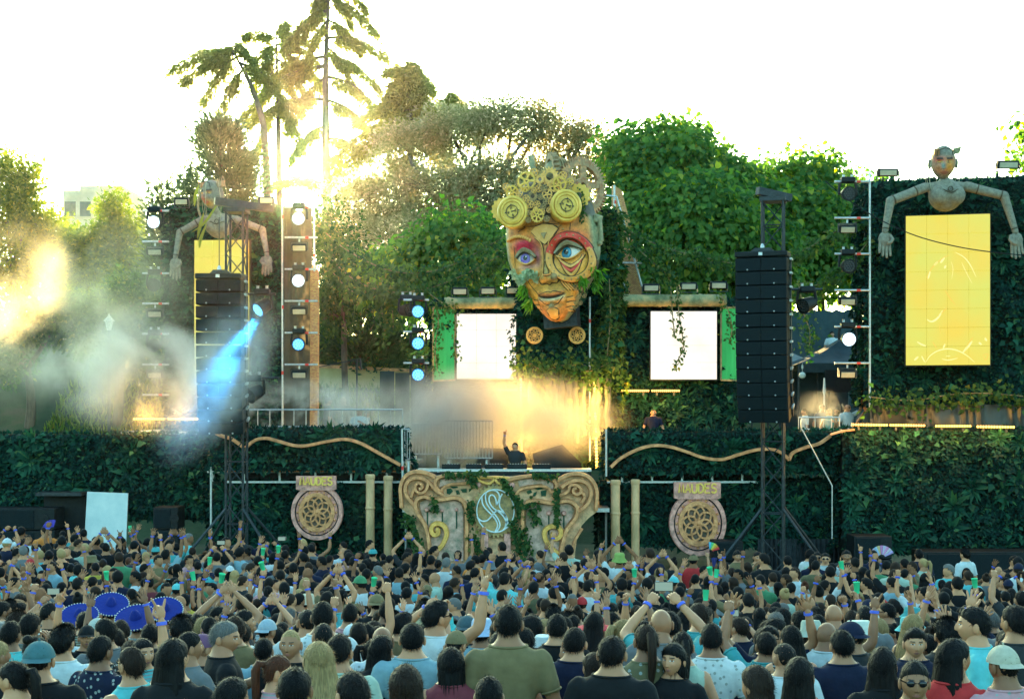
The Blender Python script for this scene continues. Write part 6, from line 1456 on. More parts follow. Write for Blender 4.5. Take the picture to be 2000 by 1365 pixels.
def eye(cx_, cz_, w_, hgt, iris, tilt, lookx):
    n = 24; out = []
    for i in range(n + 1): u = -1 + 2 * i / n; out.append((cx_ + u * w_, cz_ + tilt * u + hgt * (1 - abs(u) ** 1.9) * (1 - .15 * u)))
    low = []
    for i in range(n - 1, 0, -1): u = -1 + 2 * i / n; low.append((cx_ + u * w_, cz_ + tilt * u - hgt * .78 * (1 - abs(u) ** 1.7)))
    poly = out + low
    k = len(poly); vs = []; fs = []; st = 6; y0 = float(surf(cx_, cz_)) + 3.0
    def ey(X, Z): u, v = (X - cx_) / w_, (Z - cz_) / hgt; return y0 + 7.5 * (1 - .8 * u * u - .25 * v * v) - abs(u) * 1.0
    for j in range(st + 1):
        f = 1 - j / st
        for a, b in poly: X, Z = cx_ + (a - cx_) * f, cz_ + (b - cz_) * f; vs.append((X * s_, -ey(X, Z) * s_, Z * s_))
    for j in range(st): fs += [(j * k + i, j * k + (i + 1) % k, (j + 1) * k + (i + 1) % k, (j + 1) * k + i) for i in range(k)]
    e = MB().add(vs, fs).build('eye', M_EYEW, mask, smooth=True)
    def disc(r_, dx, dz, lift, m, nm):
        pl = []; 
        for i in range(26):
            a = 2 * math.pi * i / 26; X, Z = cx_ + dx + math.cos(a) * r_, cz_ + dz + math.sin(a) * r_
            u = np.clip((X - cx_) / w_, -1, 1); top = cz_ + tilt * u + hgt * (1 - abs(u) ** 1.9) * (1 - .15 * u) - .6; bot = cz_ + tilt * u - hgt * .78 * (1 - abs(u) ** 1.7) + .3
            pl.append((X, min(max(Z, bot), top)))
        vs_ = [((cx_ + dx) * s_, -(ey(cx_ + dx, cz_ + dz) + lift) * s_, (cz_ + dz) * s_)] + [(X * s_, -(ey(X, Z) + lift) * s_, Z * s_) for X, Z in pl]
        MB().add(vs_, [(0, 1 + i, 1 + (i + 1) % 26) for i in range(26)]).build(nm, m, e, smooth=True)
    disc(hgt * .92, lookx, .8, .5, M_DKLINE, 'iris_edge'); disc(hgt * .86, lookx, .8, .8, iris, 'iris'); disc(hgt * .40, lookx + .3, 1.6, 1.2, M_PUP, 'pupil'); disc(hgt * .12, lookx + 2.2, 4.0, 1.6, M_EYEW, 'glint')
    tl = lambda dz, sc: [(cx_ + u * w_ * sc, cz_ + tilt * u + hgt * (1 - abs(u) ** 1.9) * (1 - .15 * u) + dz * (1 - .5 * abs(u))) for u in np.linspace(-1, 1, 13)]
    sribbon('upper_lid', tl(5.0, 1.12), [3, 8, 9, 8, 3], 15, M_LID, base=-2, n=3); sribbon('lash_line', tl(.6, 1.02), 2.2, 13.5, M_DKLINE, base=-2, n=3)
    sribbon('lower_lid', [(cx_ + u * w_ * 1.04, cz_ + tilt * u - hgt * .80 * (1 - abs(u) ** 1.7) - 1.4) for u in np.linspace(-1, 1, 13)], [1.5, 3, 3.4, 3, 1.5], 12, M_RIM, base=-2, n=3)
    return e
eye(-45, 33, 20, 11.5, M_IRISP, -2.0, -2); eye(44, 36, 24, 12.5, M_IRISB, 3.0, -6)
# flange ring round the right eye, red above
ring_pts = oval(46, 26, 40, 41, 30)
sribbon('eye_flange', [p_ for p_ in oval(46, 26, 39, 42, 22, math.radians(165), math.radians(395))], 10, 9, M_RIM, n=3, lift=2)
sribbon('eye_flange_crown', [p_ for p_ in oval(46, 26, 39, 42, 14, math.radians(20), math.radians(178))], 13, 9, M_REDP, n=3, lift=2)
rv = MB().ball((0, 0, 0), 2.0 * s_, 8, 5).mesh('rivet', True)
for i in range(20):
    a = 2 * math.pi * i / 20; X, Z = 46 + math.cos(a) * 39, 26 + math.sin(a) * 42; link('rivet', rv, M_BRONZE, mask, (X * s_, -(float(surf(X, Z)) + 11) * s_, Z * s_))
for k_, (rz, mt) in enumerate(((-15, M_RIM), (-23, M_REDP), (-31, M_RIM))):
    sribbon('eye_bag', [(46 + u * (27 - k_ * 2), 24 + rz * (1 - abs(u) ** 2) + 8 * abs(u)) for u in np.linspace(-1, 1, 11)], [1, 5, 6, 5, 1], 6 - k_, mt, n=3)
# T-shaped brow plate and nose strip
spatch('brow_fan', [(-28, 82), (-18, 90), (0, 93), (18, 90), (28, 82), (14, 66), (0, 54), (-14, 66)], 5, M_RIM); spatch('brow_gem', [(-6, 76), (6, 76), (0, 64)], 9, M_BRONZE)
sribbon('nose_strip', [(-20, 70), (-9, 58), (-5, 40), (-4, 15), (-6, -4)], 2.2, 7, M_RIM, n=4); sribbon('nose_strip', [(18, 70), (8, 58), (7, 40), (8, 15), (8, -4)], 2.2, 7, M_RIM, n=4); sribbon('nose_strip', [(-6, -4), (1, -6), (8, -4)], 2.2, 6, M_RIM, n=3)
for X, Z in ((1, 22), (1, 4), (30, 86), (38, 80), (-34, 70), (0, 104)): link('rivet', rv, M_COPPER, mask, (X * s_, -(float(surf(X, Z)) + 6.5) * s_, Z * s_), None)
# left brow of bone teeth
bt = MB().ball((0, 0, 0), 4.2 * s_, 8, 6, 0, (.7, 1, 1)).mesh('brow_tooth', True)
for i in range(12): X = -84 + i * 4.9; Z = 74 + 4 * math.sin(i * .28) - (i / 11) ** 3 * 9; link('brow_tooth', bt, M_RIM, mask, (X * s_, -(float(surf(X, Z)) + 5) * s_, Z * s_), (0, .5, 0))
# forehead seams, mouth slit side vents, chin
for pts in ([(-52, 96), (-20, 92), (0, 96), (24, 92), (58, 98)], [(-58, 86), (-40, 92)], [(52, 92), (50, 78)], [(0, 94), (0, 110)], [(74, 60), (80, 20), (66, -20), (52, -44)], [(-70, 60), (-74, 20)], [(-24, -40), (-40, -20), (-48, -4)]): sribbon('seam', pts, 1.3, .9, M_DKLINE, n=4)
for sx in (-1, 1):
    for k_ in range(3): sribbon('cheek_vent', [(sx * (30 - k_ * 2), -52 - k_ * 9), (sx * (42 - k_ * 4), -49 - k_ * 9)], 6, 3.4, M_RIM, n=3)
for k_ in range(3): sribbon('cheek_fold', [(20 + k_ * 5, -2 - k_ * 2), (26 + k_ * 5, -20), (36 + k_ * 5, -34)], 3, 4, M_RIM, n=4)
spatch('chin_shield', [(-12, -70), (-5, -66), (5, -66), (12, -70), (8, -84), (0, -87), (-8, -84)], 2.5, M_RIM)
MB().ball((0, -(float(surf(0, -63)) + 2) * s_, -63 * s_), 6 * s_, 14, 10).build('chin_ball', M_BRONZE, mask, smooth=True)
MB().ball((13 * s_, -(float(surf(13, -10)) + 0) * s_, -9 * s_), 7.5 * s_, 14, 10).build('nostril', M_BRONZE, mask, smooth=True)
for pts in ([(-27, -40), (-14, -35.5), (-5, -34), (0, -36), (5, -34), (14, -35.5), (27, -40)], [(-25, -46), (-14, -57), (0, -61), (14, -57), (25, -46)], [(-20, -16), (-15, -20), (-6, -19), (0, -22), (6, -19), (15, -20), (20, -16)], [(-19, -4), (-21, -12), (-17, -18)], [(19, -4), (21, -12), (17, -18)], [(14, 30), (13, 12), (16, 0)]): sribbon('painted_line', pts, 1.7, .8, M_DKLINE, n=4)  # paint outlines; nose and nostril lines also painted in for missing shading
# grille of small gears in the open right cheek
spatch('cheek_opening', [(44, -22), (62, -16), (64, -36), (56, -52), (42, -60)], .8, M_MOSS)
for X, Z, r_ in ((50, -30, 7), (56, -42, 6), (48, -46, 6), (58, -26, 5), (47, -56, 5)):
    m = MB().gear((0, 0), r_ * s_, -.02, .02, 12, 5); m.build('small_gear', M_BRONZE, mask, (X * s_, -(float(surf(X, Z)) + 4) * s_, Z * s_), (0, 0, .6))
# lichen on the left cheek and grass tufts
rng = np.random.default_rng(3); n = 240; Xl = rng.uniform(-84, -22, n); Zl = -4 + 6 * np.sin(Xl * .12) + rng.normal(0, 5, n) + 12 * np.clip((-Xl - 55) / 25, 0, 1); Yl = surf(Xl, Zl) + 3
leaves('lichen', np.stack([Xl, -Yl, Zl], 1) * s_, rng.normal(0, .6, (n, 3)) + np.array([0, -.6, -.4]), rng.normal(0, .5, (n, 3)) + np.array([0, -1, .2]), rng.uniform(.08, .16, n), leafm('lichen_scale', (.26, .36, .20), (.52, .58, .34), (.10, .42, .36), .1), mask, .95, kind=None)
def tuft(cx_, cz_, n, L, spread, dx):
    X = cx_ + rng.normal(0, spread, n); Z = cz_ + rng.normal(0, spread, n); Y = surf(X, Z) + 2
    leaves('grass_tuft', np.stack([X, -Y, Z], 1) * s_, np.stack([rng.normal(dx, .35, n), rng.normal(-.5, .25, n), rng.normal(-.9, .4, n)], 1), rng.normal(0, 1, (n, 3)), rng.uniform(.5, 1.1, n) * L, leafm('fresh_grass', (.05, .22, .03), (.14, .36, .06), (.22, .40, .10), .35), mask, .12, kind=None)
tuft(-56, -24, 70, .36, 4, -.3); tuft(63, -14, 60, .34, 3, .15); tuft(88, 0, 60, .34, 4, .2); tuft(-52, -44, 50, .4, 4, -.5); tuft(80, -24, 40, .3, 4, .4)
# headdress -------------------------------------------------
def G2(px, py, Y): Z = MY - py; return ((px - MX + .247 * Y + .08 * Z) / .97, Z)
def disc_part(nm, prof, px, py, Y, m, tilt=(0, 0), seg=32, parent=mask):
    X, Z = G2(px, py, Y); o = MB().lathe([(r_ * s_, h_ * s_) for r_, h_ in prof], Matrix.Rotation(math.pi / 2, 4, 'X'), seg).build(nm, m, parent, (X * s_, -Y * s_, Z * s_), (tilt[0], 0, tilt[1]), True); return o
M_GOGY = pm('goggle_yellow', (.66, .36, .05), (.92, .54, .10), 4, .5, bump=.25, c3=(.80, .46, .07))
for (px, py, tw) in ((997, 420, -.10), (1103, 420, .22)):
    g = disc_part('goggle', [(27, -34), (30, -20), (30, -4), (31.5, -2), (31.5, 3), (29, 6), (26, 6.5), (24.5, 4), (24, 8), (20, 9.5), (18.5, 7)], px, py, 96, M_GOGY, (-.05, tw + .18))
    k = MB(); k.ring((0, 0), 11.2 * s_, 12.4 * s_, -9.6 * s_, -6 * s_, 36)
    for i in range(4): a = i * math.pi / 2 + tw; k.prism([(math.cos(a) * 15 * s_, math.sin(a) * 15 * s_), (math.cos(a + .13) * 12.5 * s_, math.sin(a + .13) * 12.5 * s_), (math.cos(a - .13) * 12.5 * s_, math.sin(a - .13) * 12.5 * s_)], -9.6 * s_, -6 * s_)
    k.prism([(-1.6 * s_, -1 * s_), (7 * s_, 0), (-1.6 * s_, 1.6 * s_)], -9.8 * s_, -6 * s_)
    w2 = MB(); word(w2, 'N', -1.5 * s_, 5.2 * s_, 4 * s_, 3 * s_, 0, -9.6 * s_, -6 * s_, .8 * s_); word(w2, 'S', -1.5 * s_, -9.2 * s_, 4 * s_, 3 * s_, 0, -9.6 * s_, -6 * s_, .8 * s_); word(w2, 'E', 6 * s_, -2 * s_, 4 * s_, 2.6 * s_, 0, -9.6 * s_, -6 * s_, .8 * s_); word(w2, 'W', -9.4 * s_, -2 * s_, 4 * s_, 3.4 * s_, 0, -9.6 * s_, -6 * s_, .8 * s_)
    k.add(w2.v, w2.f); k.build('compass', M_DKLINE, g, rot=(0, tw * 2, 0))
gl = [(1025, 360, 20, 34, 5, 72, M_GOGY), (1072, 356, 18, 16, 0, 66, M_GOLD), (1052, 361, 9, 16, 0, 78, M_GOLD), (996, 380, 14, 18, 6, 84, M_GOGY), (1082, 376, 14, 26, 6, 82, M_GOLD), (1091, 376, 15, 28, 4, 86, M_GOGY), (1050, 379, 8, 14, 5, 84, M_GOLD), (1022, 374, 9, 14, 5, 82, M_GOGY), (1046, 432, 14, 18, 6, 100, M_GOGY), (1028, 424, 6, 12, 5, 96, M_BRONZE), (1028, 438, 6, 12, 5, 98, M_BRONZE), (1065, 440, 6, 12, 5, 98, M_BRONZE), (1058, 416, 6, 12, 5, 94, M_BRONZE), (1066, 392, 11, 16, 5, 86, M_GOLD), (1037, 392, 10, 14, 0, 84, M_BRONZE), (1053, 396, 6, 12, 6, 88, M_BRONZE), (1032, 408, 8, 14, 5, 90, M_GOLD), (1046, 410, 7, 14, 6, 94, M_GOLD), (1064, 406, 7, 14, 5, 90, M_BRONZE), (1074, 408, 7, 14, 5, 92, M_GOLD), (1014, 396, 8, 14, 5, 84, M_BRONZE), (1108, 384, 8, 14, 5, 80, M_BRONZE), (1042, 420, 5, 10, 0, 98, M_GOLD), (1008, 362, 7, 12, 5, 72, M_BRONZE), (1040, 345, 9, 14, 5, 66, M_GOLD), (1058, 344, 8, 12, 5, 68, M_BRONZE), (1010, 384, 8, 14, 5, 88, M_GOLD), (1098, 358, 9, 14, 5, 70, M_GOLD), (1112, 372, 8, 12, 5, 72, M_GOGY), (1024, 396, 7, 12, 5, 92, M_GOLD), (1056, 426, 6, 12, 5, 98, M_GOLD), (1036, 426, 5, 10, 5, 97, M_GOLD), (1070, 424, 6, 12, 5, 97, M_GOLD), (1060, 380, 7, 12, 5, 88, M_BRONZE), (1040, 382, 6, 12, 5, 88, M_GOLD), (984, 366, 8, 12, 5, 70, M_GOLD)]
for (px, py, r_, te, spk, Y, mt) in gl:
    X, Z = G2(px, py, Y); m = MB()
    if spk: m.gear((0, 0), r_ * s_, -2.2 * s_, 2.2 * s_, te, spk, a0=px * .7)
    else: m.ring((0, 0), r_ * .42 * s_, r_ * .86 * s_, -2.2 * s_, 2.2 * s_, teeth=te, th=r_ * .2 * s_)
    m.build('gear', mt, mask, (X * s_, -Y * s_, Z * s_), (R.uniform(-.12, .12), 0, R.uniform(-.1, .25)))
for (px, py, r_, Y) in ((977, 408, 24, 62), (1130, 398, 24, 58)):
    X, Z = G2(px, py, Y); m = MB(); m.ring((0, 0), r_ * .3 * s_, r_ * .9 * s_, -2.5 * s_, 2.5 * s_, teeth=14, th=r_ * .12 * s_); m.build('notched_disc', M_GOGY, mask, (X * s_, -Y * s_, Z * s_))
X, Z = G2(1138, 374, 8); m = MB().gear((0, 0), 60 * s_, -5 * s_, 5 * s_, 52, 5, .30, .30, a0=.4); m.build('great_gear', pm('rusty_brown', (.34, .13, .05), (.74, .32, .12), 6, .75, bump=.5, bscale=30, c3=(.34, .23, .12)), mask, (X * s_, -8 * s_, Z * s_), (0, .25, .80))
M_HELM = pm('verdigris_plate', (.20, .16, .08), (.46, .33, .17), 5, .65, bump=.4, bscale=20, c3=(.26, .27, .14))
X, Z = G2(1078, 338, 30); m = MB()
m.ring((0, 0), 22 * s_, 30 * s_, -6 * s_, 6 * s_, teeth=22, th=5 * s_); crest = m.build('crest_wheel', pm('rust_teeth', (.20, .12, .06), (.42, .30, .16), 6, .7, bump=.4), mask, (X * s_, -30 * s_, Z * s_), (0, .2, -1.05))
m = MB().ball((0, 0, 0), 27 * s_, 20, 14, 0, (1, .8, 1)); m.build('helmet_dome', M_HELM, mask, (X * s_ + 8 * s_, -18 * s_, Z * s_ - 2 * s_), smooth=True)
for k_ in range(3): MB().ring((0, 0), (24 - k_) * s_, (29 - k_ * 1.5) * s_, -1.5 * s_, 1.5 * s_, 32).build('helmet_rib', M_BRONZE, mask, ((X + 10 + 5 * k_) * s_, -(18 - 4 * k_) * s_, (Z - 3) * s_), (0, .2, -.95))
X, Z = G2(1034, 306, 34); X2, Z2 = G2(1042, 348, 40); MB().tube([(X * s_, -34 * s_, Z * s_), ((X + X2) / 2 * s_, -37 * s_, (Z + Z2) / 2 * s_), (X2 * s_, -40 * s_, Z2 * s_)], [7 * s_, 6.2 * s_, 5.5 * s_], 14).build('chimney', M_HELM, mask, smooth=True)
X, Z = G2(985, 362, 40); MB().box((X * s_, -40 * s_, Z * s_), (14 * s_, 12 * s_, 8 * s_)).build('bolt_block', M_HELM, mask)
# side plates and ribs on the ear side
for (px, py, w_, h_, tl) in ((1150, 432, 30, 12, -.35), (1168, 440, 18, 16, -.3), (1162, 470, 20, 34, 0), (1173, 462, 9, 46, 0), (1172, 486, 10, 10, 0), (1150, 400, 14, 8, .3)):
    X, Z = G2(px, py, 10); m = MB().cbox((0, 0, 0), (w_ * s_, 26 * s_, h_ * s_), 2 * s_); m.xf(Matrix.Rotation(-tl, 4, 'Y')); m.build('side_plate', M_HELM, mask, (X * s_, -10 * s_, Z * s_), (0, 0, .5))
for k_ in range(4): X, Z = G2(1142 + k_ * 8, 480, 20 - k_ * 6); MB().tube([(X * s_, -(26 - k_ * 7) * s_, (Z + 18) * s_), ((X + 1) * s_, -(26 - k_ * 7) * s_, (Z - 20) * s_)], 3.5 * s_, 8).build('temple_rib', M_HELM, mask, smooth=True)
n = 150; Xl = rng.normal(74, 5, n); Zl = rng.normal(122, 14, n); leaves('ivy', np.stack([Xl, -np.full(n, 62.) - rng.normal(0, 4, n), Zl], 1) * s_, rng.normal(0, .6, (n, 3)) + np.array([0, -.3, -.7]), rng.normal(0, .5, (n, 3)) + np.array([0, -1, .3]), rng.uniform(.06, .12, n), L_IVY, mask, .75, kind=None)
MB().box((0, .35, .4), (1.0, .5, 3.6)).build('support_frame', M_DARKSTEEL, mask)

# ------------------------------------------------------------------ busts on the towers
M_BUST = vcolm('bust_plaster', .75, bump=.35, bscale=40, dirt=.4, dscale=12)
def bust(label, D, head, hs, hyaw, hpitch, neck, shl, shr, chest, cr_, armL, armR, headcol):
    s_ = D / F; o = P(chest[0], chest[1], D); t = thing('bust_statue', label, 'statue', o, 0, 'mannequin busts on the towers')
    def q(x, y, dy=0.0): return Vector(((x - chest[0]) * s_, dy, (chest[1] - y) * s_))
    mb = MB(); c = cr_ * s_
    mb.ball((0, .02, 0), c, 24, 16, 0, (1.0, .85, .95)); mb.ball(tuple(q(chest[0] - cr_ * .42, chest[1] + cr_ * .05, -.16 * cr_ / 30)), c * .62, 18, 12); mb.ball(tuple(q(chest[0] + cr_ * .42, chest[1] + cr_ * .05, -.16 * cr_ / 30)), c * .62, 18, 12)
    top = q(*neck); capsule(mb, q(shl[0], shl[1], .02), q(neck[0], neck[1] + cr_ * .22, .02), c * .26, c * .34); capsule(mb, q(shr[0], shr[1], .02), q(neck[0], neck[1] + cr_ * .22, .02), c * .26, c * .34)
    capsule(mb, q(neck[0], neck[1] + cr_ * .55, -.02), (0, 0, c * .3), c * .62, c * .8); capsule(mb, q(neck[0], neck[1] + cr_ * .3), q(head[0], head[1] + 14 * hs / 60, -.03), c * .28, c * .24)
    V, Fs = remesh(mb, .03 * cr_ / 30, 8)
    def colour(V, base=(.235, .215, .155)): return np.tile(np.array(base), (len(V), 1))
    def pt(name, V, Fs, col, parent=t):
        m = MB(); m.v = [tuple(v) for v in V]; m.f = Fs; m.m = [0] * len(Fs); me = m.mesh(name, True, fix=True)
        a = me.color_attributes.new('Col', 'FLOAT_COLOR', 'POINT'); a.data.foreach_set('color', np.concatenate([col, np.ones((len(col), 1))], 1).astype(np.float32).ravel()); return link(name, me, M_BUST, parent)
    pt('torso', V, Fs, colour(V))
    hk = hs * s_ / .235; hm = MB(); head_mb(hm, Matrix.Identity(4), 2, .8); hv = np.array(hm.v); col = colour(hv)
    for cc, (X, Z, r1, r2) in headcol:
        w_ = (ga(hv[:, 0] - X, r1) * ga(hv[:, 2] - Z, r2) * (hv[:, 1] > .03))[:, None]; col = col * (1 - w_) + np.array(cc) * w_
    for f_, mi_ in zip(hm.f, hm.m):
        if mi_ in (4, 5, 6): col[list(f_)] = {4: (.07, .05, .04), 5: (.50, .13, .07), 6: (.50, .34, .12)}[mi_]
    ho = pt('head', hv * hk, hm.f, col); ho.location = q(*head, -.06); ho.rotation_euler = (hpitch, 0, math.pi + hyaw)
    for sx in (-1, 1):
        MB().ball((sx * .031 * hk, .080 * hk, .011 * hk), .0075 * hk, 10, 6, 0, (1.4, .6, .7)).build('eye', pm('amber_eye', (.55, .20, .04), (.70, .36, .08), 9, .4), ho, smooth=True)
    MB().ribbon([(a * hk, b * hk) for a, b in [(-.05, .05), (-.045, .085), (0, .10), (.045, .085), (.05, .05)]], .006 * hk, 0, .01).xf(Matrix.Translation((0, .086 * hk, 0))).build('seam', M_DKLINE, ho)
    rr = random.Random(int(head[0]))
    for k in range(9):                                      # loose wires from the skull
        a = rr.uniform(0, 6.28); p0 = Vector((math.cos(a) * .07, math.sin(a) * .08 - .01, .06 + rr.uniform(0, .05))) * hk; p1 = p0 * 1.25 + Vector((0, 0, .02)); p2 = Vector((math.cos(a) * .12, math.sin(a) * .12, -.08)) * hk; p3 = Vector((math.cos(a) * .09, math.sin(a) * .1, -.20)) * hk
        MB().tube(spline([p0, p1, p2, p3], 5), .006, 5).build('wire', pm('pale_wire', (.35, .36, .22), (.5, .48, .3), 9, .5), ho, smooth=True)
    MB().box((.05 * hk, .05 * hk, .075 * hk), (.035 * hk, .05 * hk, .04 * hk)).build('head_block', M_RUSTY, ho); MB().prism([(-.10 * hk, .06 * hk), (-.06 * hk, .05 * hk), (-.06 * hk, .09 * hk), (-.11 * hk, .10 * hk)], -.03 * hk, .02 * hk).build('head_fin', M_HELM, ho)
    for (sh, el, wr_, tip, sx) in ((shl, armL[0], armL[1], armL[2], -1), (shr, armR[0], armR[1], armR[2], 1)):
        ar = c * .30; mA = MB(); A, B, W_, T_ = q(*sh, .0), q(*el, -.12), q(*wr_, -.22), q(*tip, -.26)
        capsule(mA, A, B, ar, ar * .88, 8, 16); mA.ball(tuple(B), ar * .95, 14, 10); capsule(mA, B, W_, ar * .92, ar * .62, 8, 16)
        V, Fs = remesh(mA, .022 * cr_ / 30, 5); arm = pt('arm', V, Fs, colour(V))
        hm_ = MB(); d = (T_ - W_).normalized(); hand_mb(hm_, W_, d, Vector((0, -1, 0)), 'hang', (T_ - W_).length / .165 * .98, 0, 8, sx)
        hv_ = np.array(hm_.v); pt('hand', hv_, hm_.f, colour(hv_), arm)
        for P0, P1, f in ((A, B, .30), (A, B, .92), (B, W_, .90)):
            cpos = P0.lerp(P1, f); dd = (P1 - P0).normalized(); rr_ = ar * (.98 if f < .5 else .93 if P0 == A else .66)
            MB().lathe([(rr_ * 1.03, -.018), (rr_ * 1.05, 0), (rr_ * 1.03, .018)], Matrix.Translation(cpos) @ dd.to_track_quat('Z', 'Y').to_matrix().to_4x4(), 20).build('joint_line', M_DKLINE, arm, smooth=True)
    zr = -c * .05; pts = [(u * c * .92, zr + c * (.18 - .22 * math.cos(u * 5.5) * .5)) for u in np.linspace(-1, 1, 15)]
    MB().tube([(x, -math.sqrt(max(0, 1 - (x / c) ** 2)) * c * .98 - .02, z) for x, z in pts], .012, 5).build('breastplate_seam', M_DKLINE, t, smooth=True)
    MB().ring((0, zr + c * .3), .05, .07, -c * .98, -c * .9, 16).build('keyhole', M_DKLINE, t)
    return t, q
M_RUSTY = pm('rusty_block', (.30, .12, .05), (.42, .22, .09), 9, .7)
bust('pale mannequin bust over the tall screen of the near tower', 37.4, (1841, 319), 70, -.18, -.22, (1846, 356), (1808, 366), (1886, 364), (1847, 382), 33, ((1737, 394), (1724, 455), (1722, 506)), ((1958, 384), (1978, 456), (1981, 508)), [((.62, .20, .06), (-.035, .02, .035, .02)), ((.70, .08, .04), (.03, .025, .04, .02)), ((.72, .24, .08), (0, -.04, .07, .05)), ((.80, .30, .04), (-.03, -.02, .03, .04)), ((.20, .36, .34), (.01, -.015, .012, .025))])
t, q = bust('pale mannequin bust with leaf strands over the far tower', 41.0, (415, 381), 60, -.42, -.12, (428, 418), (398, 428), (460, 428), (428, 442), 25, ((353, 455), (346, 505), (346, 549)), ((514, 450), (524, 500), (525, 541)), [((.62, .30, .03), (-.01, -.065, .035, .025)), ((.55, .14, .08), (.02, -.03, .03, .03)), ((.45, .16, .06), (-.03, .02, .02, .012))])
for k, pts in enumerate(([(395, 365), (388, 385), (386, 408)], [(432, 400), (405, 440), (380, 458)], [(410, 440), (398, 470), (396, 488)], [(404, 420), (397, 445), (392, 470)])):
    L = spline([q(x, y, -.42) for x, y in pts], 6); mb = MB(); vs = []
    for i, p_ in enumerate(L): w_ = .05 * math.sin(math.pi * min(1, (i + .6) / len(L))); vs += [p_ + Vector((-w_, 0, 0)), p_ + Vector((0, -.02, 0)), p_ + Vector((w_, 0, 0))]
    mb.add(vs, [(i * 3 + c, i * 3 + c + 1, i * 3 + c + 4, i * 3 + c + 3) for i in range(len(L) - 1) for c in range(2)]).build('leaf_strand', leafm('strand_leaf', (.10, .17, .04), (.26, .26, .05), None, .3), t, smooth=True)
# ------------------------------------------------------------------ the crowd
SH = {'black': (.006, .007, .008), 'navy': (.007, .011, .032), 'white': (.52, .58, .57), 'pale blue': (.20, .34, .38), 'teal': (.05, .30, .30), 'grey': (.14, .15, .15), 'olive': (.12, .11, .055), 'khaki': (.17, .13, .06), 'red': (.45, .03, .03), 'maroon': (.16, .03, .04), 'charcoal': (.022, .026, .028), 'turquoise': (.10, .45, .45), 'pink': (.50, .26, .28), 'yellow': (.60, .42, .06), 'orange': (.60, .20, .04), 'green': (.06, .22, .10), 'pale green': (.34, .46, .36)}
SHW = [('black', 32), ('navy', 12), ('white', 14), ('pale blue', 5), ('teal', 5), ('grey', 8), ('olive', 4), ('khaki', 3), ('red', 2), ('maroon', 2), ('charcoal', 9), ('turquoise', 4), ('pink', 2), ('yellow', 1), ('orange', 1), ('green', 3), ('pale green', 3)]
HC = {'black': (.002, .002, .002), 'dark': (.005, .0035, .003), 'brown': (.022, .011, .006), 'fair': (.34, .22, .09), 'grey': (.13, .125, .115), 'auburn': (.09, .028, .012)}
ZONES = [(170, 'below the drifting smoke'), (290, 'below the white board'), (400, 'left of the far lattice tower'), (500, 'below the far lattice tower'), (570, 'just left of the far emblem'), (680, 'below the far wheel emblem'), (790, 'below the far pale pipes'), (900, 'below the left scroll'), (1040, 'below the swan emblem'), (1170, 'below the right scroll'), (1290, 'below the near pale pipes'), (1430, 'below the near wheel emblem'), (1560, 'below the near lattice tower'), (1660, 'just left of the open fan'), (1780, 'below the open fan'), (1900, 'below the hedge block'), (9999, 'at the near picture edge')]
ORDW = ['first', 'second', 'third', 'fourth', 'fifth', 'sixth', 'seventh', 'eighth', 'ninth', 'tenth']
POSEW = {'stand': 'arms down', 'stand_l': 'hand on hip', 'stand_r': 'forearm bent', 'woman': 'bare arms', 'woman_t': 'forearm bent', 'arm_r': 'arm pointing up', 'arm_l': 'one fist up', 'both': 'both arms up', 'clap': 'clapping overhead', 'rock': 'fingers raised', 'phone': 'both hands lifted', 'cup': 'one hand lifted', 'w_up': 'one arm out', 'w_both': 'both arms spread', 'sleeve': 'long sleeves', 'think': 'hand to chin'}
people = []      # dicts to be built
def add_p(px, D, sc=1.0, rot=0, hair='short', hc='dark', shirt='black', pose='stand', hat=None, hatc=None, gl=False, label=None, cb=True):
    D = D * 1.17 if D < 10 else D
    x = PX(px, D); people.append(dict(px=px, x=x, y=D, sc=sc, rot=rot, hair=hair, hc=hc, shirt=shirt, pose=pose, hat=hat, hatc=hatc, gl=gl, label=label, cb=cb))
FG = 'foreground people seen from behind'
